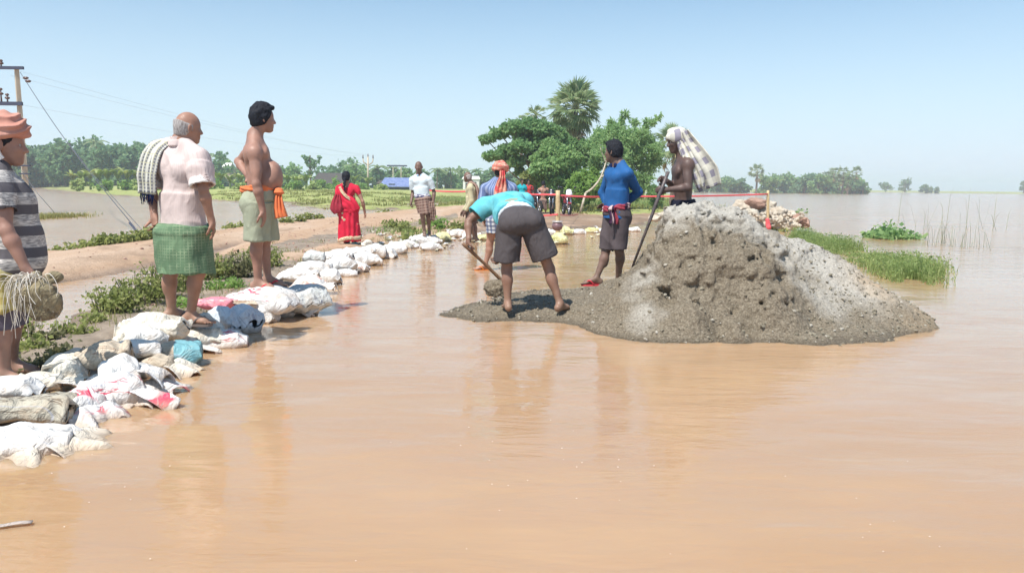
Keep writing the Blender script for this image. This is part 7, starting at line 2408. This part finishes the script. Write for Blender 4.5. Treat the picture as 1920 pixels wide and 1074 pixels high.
stake(1046, 357, 444, 19.5, 'pale bamboo post holding the red tape behind the digging man', .062)
stake(1440, 357, 432, 23.0, 'thin stake at the rock heap where the red tape ends', .045)
stake(797, 352, 415, 24.0, 'thin stake behind the man in the white shirt', .03)
stake(1160, 356, 424, 21.0, 'thin stake hidden behind the young man in blue', .03)
tape([P(797, 356, 24.0), P(880, 359, 23.1), P(1046, 365, 19.46)], .048, 'red tape running from the white-shirted man to the bamboo post', .03)
tape([P(1046, 366, 19.46), P(1160, 368, 20.95), P(1440, 364, 22.95)], .048, 'red tape stretched from the bamboo post to the stake at the rocks', .03)
stake(952, 372, 432, 20.5, 'short stake hidden behind the digging man', .03)
tape([P(952, 405, 20.46), P(1046, 402, 19.42), P(1084, 402, 33.5)], .04, 'lower red tape slung at knee height past the bamboo post', .03)
V, F = box(P(1440, 421, 22.9), (.05, .05, .11))
kt = Field()
kt.cone(P(1439, 412, 22.9), P(1441, 428, 22.9), .06, .075, .02)
V, F = kt.build(.02, lambda V, N: .02 * vnoise(V * 22, 2))
tag(mesh('tape_end', V, F, M['tape_red'], None, P(1440, 421, 22.9)), 'bunched red tape tied low on the thin stake at the rocks', 'barrier tape')
# the pot on the sacks
pc_ = P(1045, 424, 18.6)
po = empty('pot', pc_, 'round dark metal pot with pale rim set on the sacks at the bamboo post', 'pot')
prof = [(.001, -.115), (.07, -.11), (.125, -.06), (.14, 0), (.13, .05), (.105, .085), (.10, .10)]
a_ = np.linspace(0, 2 * np.pi, 20, endpoint=False)
V = np.concatenate([np.stack([r * np.cos(a_), r * np.sin(a_), 0 * a_ + z], -1) for r, z in prof]) + pc_
i_, j_ = np.meshgrid(np.arange(len(prof) - 1), np.arange(20), indexing='ij')
F = np.stack([i_ * 20 + j_, i_ * 20 + (j_ + 1) % 20, (i_ + 1) * 20 + (j_ + 1) % 20, (i_ + 1) * 20 + j_], -1).reshape(-1, 4)
mesh('bowl', V, F, M['pot_metal'], po, pc_)
prof = [(.10, .088), (.135, .105), (.14, .118), (.12, .122), (.098, .10), (.02, .085), (.001, .085)]
V = np.concatenate([np.stack([r * np.cos(a_), r * np.sin(a_), 0 * a_ + z], -1) for r, z in prof]) + pc_
mesh('rim', V, F, M['pot_rim'], po, pc_)


# ------------------------------------------------------------------ rocks
def rock(c, r, seed, mat, label, group=None, sq=(1, 1, .75)):
    c = np.asarray(c, float)
    R_ = np.random.default_rng(seed)
    V, F = ellips([0, 0, 0], [1, 1, 1], 30, 20)
    for q in range(11):                          # broken faces
        n_ = nrm(R_.normal(size=3))
        d_ = R_.uniform(.62, .9)
        s_ = V @ n_ - d_
        V = V - np.maximum(s_, 0)[:, None] * n_ * .95
    V = V * (1 + .20 * fbm(V * 2.6 + seed, 4, seed))[:, None] * np.asarray(r) * np.asarray(sq)
    V = V @ rotz(R_.uniform(0, 6.28)).T
    o = mesh('boulder', V + c, F, M[mat], None, c)
    return tag(o, label, 'rock', group)


gk = 'sandstone rocks heaped at the water edge'
RK = [(1372, 402, 24.6, .34, 'rock', 'pale rock at the left foot of the rock heap'), (1392, 384, 24.8, .36, 'rock', 'flat pale rock on the left top of the heap'), (1415, 377, 24.6, .34, 'rock_red', 'flat brownish slab on top of the rock heap'),
      (1405, 400, 24.2, .36, 'rock', 'pale rock below the brownish slab'), (1432, 395, 24.6, .34, 'rock', 'pale rock directly behind the thin stake'), (1428, 416, 23.8, .30, 'rock', 'half sunk rock left of the thin stake base'),
      (1458, 396, 24.4, .32, 'rock', 'rounded rock right of the thin stake'), (1462, 414, 23.9, .34, 'rock', 'grey-green mossy rock low right of the thin stake'), (1478, 402, 24.3, .30, 'rock', 'pale rock beside the reddish boulder'),
      (1497, 409, 24.1, .34, 'rock_red', 'reddish brown boulder ending the rock heap on the right'), (1510, 416, 23.9, .22, 'rock_red', 'small reddish rock at the water beyond the reddish boulder'), (1484, 418, 23.6, .24, 'rock', 'small pale rock in front of the reddish boulder'),
      (1242, 402, 24.5, .26, 'rock', 'pale rock just left of the mud heap top'), (1228, 406, 24.2, .20, 'rock', 'small pale rock beside the one left of the heap top'), (1445, 382, 25.2, .26, 'rock', 'pale rock behind the top of the thin stake')]
for i, (px_, py_, d_, r_, mt, lb) in enumerate(RK):
    rock(P(px_, py_ + 4, d_), r_ * 0.95, 60 + i, mt, lb, gk, (1.15, .9, .72))
R_ = np.random.default_rng(17)
b = Bag()
for q in range(160):
    g = P(R_.uniform(1362, 1505), R_.uniform(400, 424), R_.uniform(23.4, 24.6))
    chunk(g, R_.uniform(.03, .10), q, b, .75 + .25 * R_.random())
tag(b.build('rubble', M['rock'], smooth=False), kind='stuff')
gk2 = 'rubble on the road edge left of the woman'
for i, (px_, py_, r_) in enumerate([(614, 412, .13), (602, 416, .10), (626, 414, .09), (592, 420, .07), (634, 420, .08)]):
    g = G(px_, py_ + 2, .08)
    rock(g + [0, 0, r_ * .3], r_, 90 + i, 'rock', ['larger tan rubble lump left of the woman', 'second tan rubble lump left of the woman', 'rubble lump closest to the saree', 'smallest rubble lump on the road edge', 'low rubble lump behind the saree hem'][i], gk2, (1.4, 1, .6))
weed(1503, 398, 22, 22, 'leaf_mid', 'dark leafy bush on the far side of the rock heap', None, 1201, 150, .12)
for i, (px_, py_, w_, h_) in enumerate([(1446, 428, 40, 40), (1425, 430, 30, 30), (1470, 432, 36, 26)]):
    g = G(px_, py_, 0)
    weed(px_, py_, w_, h_, 'leaf_weed', ['weeds growing over the foot of the thin stake', 'weeds at the front left of the rock heap', 'weeds in front of the mossy rock'][i], None, 1210 + i, 180, .12)


# ------------------------------------------------------------------ motorcycles
def wheel(parent, c, ax, r, loc):
    x, y, _ = frame_of(ax)
    a_ = np.linspace(0, 2 * np.pi, 24, endpoint=False)
    ring = lambda rr: np.array([c + rr * (math.cos(q) * x + math.sin(q) * y) for q in np.r_[a_, a_[:1]]])
    w = Bag().add(*tube(ring(r - .045), .048, 8, False)).build('wheel', M['rubber'], parent, loc)
    b = Bag().add(*tube(ring(r - .095), .016, 6, False)).add(*tube([c - nrm(ax) * .05, c + nrm(ax) * .05], .04, 10))
    for q in np.linspace(0, 2 * np.pi, 6, endpoint=False):
        b.add(*tube([c, c + (r - .095) * (math.cos(q) * x + math.sin(q) * y)], .011, 5, False))
    o = b.build('rim', M['chrome'], w, (0, 0, 0))
    o.data.transform(Matrix.Translation(Vector(-np.asarray(loc))))


def motorcycle(base, yaw, paint, label, cowl='paint_white'):
    base = np.asarray(base, float)
    o = empty('motorcycle', base, label, 'motorcycle', 'parked motorcycles at the end of the road')
    Rz = rotz(yaw)
    W_ = lambda x, y, z: base + Rz @ np.array([x, y, z])
    ax = Rz @ np.array([0, 1.0, 0])
    wheel(o, W_(.64, 0, .30), ax, .30, base)
    wheel(o, W_(-.62, 0, .30), ax, .30, base)
    B_ = np.stack([Rz @ [1, 0, 0], Rz @ [0, 1, 0], np.array([0, 0, 1.0])], 1)
    T = Field()
    T.ell(W_(.18, 0, .80), [.27, .13, .13], B_, .03).ell(W_(-.55, 0, .80), [.28, .10, .09], B_, .03).ell(W_(-.1, 0, .62), [.32, .12, .12], B_, .05)
    mesh('tank', *T.build(.022), M[paint], o, base)
    E_ = Field()
    E_.ell(W_(.0, 0, .40), [.22, .15, .17], B_, .03).cone(W_(-.1, 0, .35), W_(-.62, .0, .30), .05, .035, .03).cone(W_(.25, 0, .55), W_(.45, 0, .80), .05, .05, .03)
    mesh('engine', *E_.build(.022), M['paint_black'], o, base)
    S_ = Field()
    S_.ell(W_(-.28, 0, .86), [.36, .14, .06], B_, .03)
    mesh('seat', *S_.build(.022), M['rubber'], o, base)
    b = Bag()
    for s_ in (-1, 1): b.add(*tube([W_(.64, .08 * s_, .30), W_(.42, .08 * s_, .98)], [.025, .03], 7))
    b.build('fork', M['chrome'], o, base)
    Bag().add(*tube(bez([W_(.22, -.38, 1.02), W_(.36, -.22, 1.08), W_(.40, 0, 1.02), W_(.36, .22, 1.08), W_(.22, .38, 1.02)], 5), .017, 7)).build('handlebar', M['paint_black'], o, base)
    H_ = Field()
    H_.ell(W_(.50, 0, .96), [.12, .15, .15], B_, .03).ell(W_(.46, 0, 1.10), [.07, .13, .09], B_, .04)
    mesh('cowl', *H_.build(.02), M[cowl], o, base)
    V, F = ellips(W_(.585, 0, .94), [.05, .085, .075], 12, 8, B_)
    mesh('headlight', V, F, M['glass_lamp'], o, base)
    G_ = Field()
    G_.ell(W_(.66, 0, .56), [.24, .075, .06], B_, .03)
    mesh('mudguard', *G_.build(.022), M[paint], o, base)
    for s_ in (-1, 1):
        b = Bag().add(*tube([W_(.33, .25 * s_, 1.06), W_(.30, .30 * s_, 1.24)], .008, 5)).add(*ellips(W_(.30, .32 * s_, 1.27), [.02, .065, .045], 10, 7, B_))
        b.build('mirror', M['paint_black'], o, base)
    Bag().add(*tube([W_(-.05, .18, .35), W_(-.08, .30, .0)], .014, 6)).build('kickstand', M['chrome'], o, base)
    return o


def gz_at(px, dep):
    q = P(px, 400, dep)
    q[2] = max(-.02, ground_z(q[0], q[1]))
    return q


motorcycle(gz_at(1062, 34.5), math.radians(-82), 'paint_red', 'red motorcycle with white cowl parked facing the camera right of the bamboo post')
motorcycle(gz_at(1035, 35.5), math.radians(-98), 'paint_black', 'black motorcycle parked just left of the red one', 'paint_black')
motorcycle(gz_at(1003, 37.5), math.radians(-70), 'paint_black', 'dark motorcycle behind the far people beyond the tape', 'paint_black')


# ------------------------------------------------------------------ poles and wires
def hpole():
    D_ = 32.0
    g = P(52, 398, D_)
    g[2] = 0.0
    t1 = P(31, 128, D_)
    g2 = P(-78, 398, D_ + .3)
    g2[2] = 0.0
    t2 = P(-104, 128, D_ + .3)
    o = empty('power_pole', g, 'weathered concrete power pole with steel crossarms at the left edge', 'power pole')
    Bag().add(*tube([g - [0, 0, .3], t1], [.15, .105], 4)).build('post', M['concrete'], o, g, False)
    Bag().add(*tube([g2 - [0, 0, .3], t2], [.15, .105], 4)).build('post', M['concrete'], o, g, False)
    for y_, r_ in ((128, .06), (195, .075)):
        e1, e2 = P(44 if y_ < 150 else 42, y_ + 1, D_ - .15), P(-120, y_ - 3, D_ - .15)
        V, F = box((e1 + e2) / 2, ((e1[0] - e2[0]) / 2, .05, r_))
        mesh('crossarm', V, F, M['steel_dark'], o, g, False)
    for px_, y_, h_ in ((2, 121, .16), (-60, 119, .16), (14, 187, .22), (2, 180, .30), (-50, 184, .25)):
        c_ = P(px_, y_, D_ - .15)
        b = Bag().add(*tube([c_ - [0, 0, h_], c_ + [0, 0, h_]], [.04, .04, .02], 7)).add(*ellips(c_ + [0, 0, h_ * .3], [.10, .10, .06], 10, 6)).add(*ellips(c_ + [0, 0, h_ * .9], [.075, .075, .06], 10, 6))
        b.build('insulator', M['porcelain'], o, g)
    for y_ in (303, 318):
        c_ = P(46, y_ + 8, D_ - .16)
        V, F = box(c_, (.24, .03, .03))
        mesh('clamp', V, F, M['steel_dark'], o, g, False)
    return t1


top1 = hpole()
an_ = G(262, 437, 0)
st = empty('stay_wire', an_, 'slack steel stay wire slanting from the pole top into the pond', 'wire')
pA, pB = P(38, 136, 31.9), an_
mA = [pA + (pB - pA) * t + [0, 0, -.25 * math.sin(math.pi * t)] for t in np.linspace(0, 1, 18)]
Bag().add(*tube(mA, .013, 5)).build('strand', M['wire'], st, an_)
Bag().add(*tube([m_ + [.14, 0, .02 * (q - 9)] for q, m_ in enumerate(mA[8:])], .008, 5)).build('strand', M['wire'], st, an_)
for t in (.055, .085):
    c_ = pA + (pB - pA) * t
    Bag().add(*ellips(c_ + [.05, 0, 0], [.13, .07, .06], 8, 6)).build('insulator', M['porcelain'], st, an_)
Bag().add(*tube([P(243, 418, 20.4), P(252, 428, 19.9), an_ - [0, 0, .1]], [.03, .035, .02], 6)).build('anchor_rod', M['steel_dark'], st, an_)
st2 = empty('stay_wire', G(105, 400, 0), 'thin wire running from the pole foot down to the grass in the pond', 'wire')
Bag().add(*tube([P(40, 320, 32), P(70, 362, 30), G(105, 402, 0)], .011, 5)).build('strand', M['wire'], st2, st2.location)


def far_pole(px, yt, dep, label, arms=True):
    g = P(px, 352, dep)
    g[2] = .4
    t_ = P(px, yt, dep)
    o = empty('power_pole', g, label, 'power pole')
    Bag().add(*tube([g, t_], [.20, .15] if arms else [.10, .07], 6)).build('post', M['concrete'], o, g)
    if arms:
        b = Bag()
        for s_ in (-1, 1): b.add(*tube([t_ - [0, 0, 1.5], t_ + [s_ * .75, 0, -.9], t_ + [s_ * .85, 0, -.2]], .11, 5))
        b.build('crossarm', M['concrete'], o, g)
        for s_ in (-1, 0, 1):
            c_ = t_ + [s_ * .85, 0, .1 if s_ == 0 else -.05]
            Bag().add(*tube([c_ - [0, 0, .25], c_ + [0, 0, .35]], [.12, .16, .08], 6)).build('insulator', M['porcelain'], o, g)
    return t_


tp = far_pole(690, 294, 128, 'white concrete power pole with forked top standing in the field behind the woman')
far_pole(752, 311, 150, 'far thin power pole left of the white-shirted man', False)
far_pole(737, 311, 150, 'far thin power pole carrying a crossbar above the blue tarp hut', False)
V, F = box((P(752, 311, 150) + P(737, 311, 150)) / 2, (2.0, .1, .14))
tag(mesh('crossbar', V, F, M['steel_dark'], None, P(745, 311, 150), False), 'steel crossbar joining the two far thin poles', 'crossbar')
for i, (a_, e_, lb) in enumerate([(P(38, 134, 31.9), tp + [.85, 0, .1], 'top power line running from the near pole to the forked pole'), (P(20, 142, 31.9), tp + [0, 0, .4], 'middle power line running from the near pole to the forked pole'),
                                 (P(42, 197, 31.9), tp + [-.85, 0, .1], 'lowest power line running from the near pole to the forked pole')]):
    q = [a_ + (e_ - a_) * t + [0, 0, -1.1 * 4 * t * (1 - t) * .5] for t in np.linspace(0, 1, 24)]
    o = empty('power_line', a_, lb, 'wire')
    Bag().add(*tube(q, [.004, .009], 4)).build('strand', M['wire_pale'], o, a_)


# ------------------------------------------------------------------ huts far across the field
def hut(px0, px1, yt, yb, dep, wallm, roofm, label, over=.6, name='hut', front=None, split=.55):
    a_, c_ = P(px0, yb, dep), P(px1, yb, dep)
    z0 = .35
    w = (c_[0] - a_[0]) / 2
    cx = (c_[0] + a_[0]) / 2
    top = P((px0 + px1) / 2, yt, dep)[2]
    ev = z0 + (top - z0) * split
    g = np.array([cx, dep, z0])
    o = empty(name, g, label, 'hut')
    V, F = box([cx, dep + 2, (z0 + ev) / 2 - .1], [w, 2, (ev - z0) / 2 + .1])
    mesh('wall', V, F, M[wallm], o, g, False)
    ds = np.array([[cx - w - over, dep - over, ev - .1], [cx + w + over, dep - over, ev - .1], [cx + w * .95, dep + 2, top], [cx - w * .95, dep + 2, top], [cx + w + over, dep + 4 + over, ev - .1], [cx - w - over, dep + 4 + over, ev - .1]])
    lo = ds - [0, 0, .14]
    V = np.concatenate([ds, lo])
    F = [[0, 1, 2, 3], [3, 2, 4, 5], [7, 6, 9, 8], [8, 9, 11, 10], [0, 6, 7, 1], [5, 4, 10, 11], [0, 3, 9, 6], [3, 5, 11, 9], [1, 7, 8, 2], [2, 8, 10, 4]]
    mesh('roof', V, np.array(F), M[roofm], o, g, False)
    for k_, (fx, hw, hz_) in enumerate(front or []):
        V, F = box([cx + fx * w, dep - .03, z0 + hz_], [hw, .05, hz_])
        mesh('door', V, F, M['hut_dark'], o, g, False)
    return o


hut(716, 792, 333, 357, 118, 'hut_dark', 'tarp_blue', 'low dark hut under a blue tarpaulin left of the white-shirted man', .4, split=.42, front=[(-.5, .5, .6)])
hut(708, 722, 338, 356, 121, 'hut_wall', 'thatch', 'small mud-walled shed against the left end of the blue tarp hut', .2, split=.8, front=[(.1, .3, .55)])
hut(590, 646, 324, 348, 124, 'hut_wall', 'thatch', 'mud-walled hut with a dark thatched roof left of the woman', .5, split=.4, front=[(-.3, .45, .6), (.5, .35, .5)])
hut(868, 898, 330, 352, 150, 'plaster', 'plaster', 'white plastered house half hidden in trees left of the man in beige', .2, 'house', split=.86, front=[(-.4, .45, .8), (.45, .35, .9)])
hut(416, 430, 305, 322, 168, 'hut_wall', 'plaster', 'tiny pale house wall among the trees left of the bare-chested man', .2, 'house', split=.8, front=[(.2, .3, .6)])

# ------------------------------------------------------------------ thin haze in the air
hzm = bpy.data.materials.new('haze_air')
hzm.use_nodes = True
hn = hzm.node_tree
hn.nodes.clear()
pv = hn.nodes.new('ShaderNodeVolumePrincipled')
pv.inputs['Color'].default_value = (0.80, 0.90, 1.0, 1)
pv.inputs['Density'].default_value = 0.0010
pv.inputs['Anisotropy'].default_value = 0.2
ho = hn.nodes.new('ShaderNodeOutputMaterial')
hn.links.new(pv.outputs[0], ho.inputs['Volume'])
V_, F_h = box((0, 0, 9.0), (1750, 1750, 11.0))
tag(mesh('haze', V_, F_h, hzm, None, (0, 0, 0), False), kind='stuff')
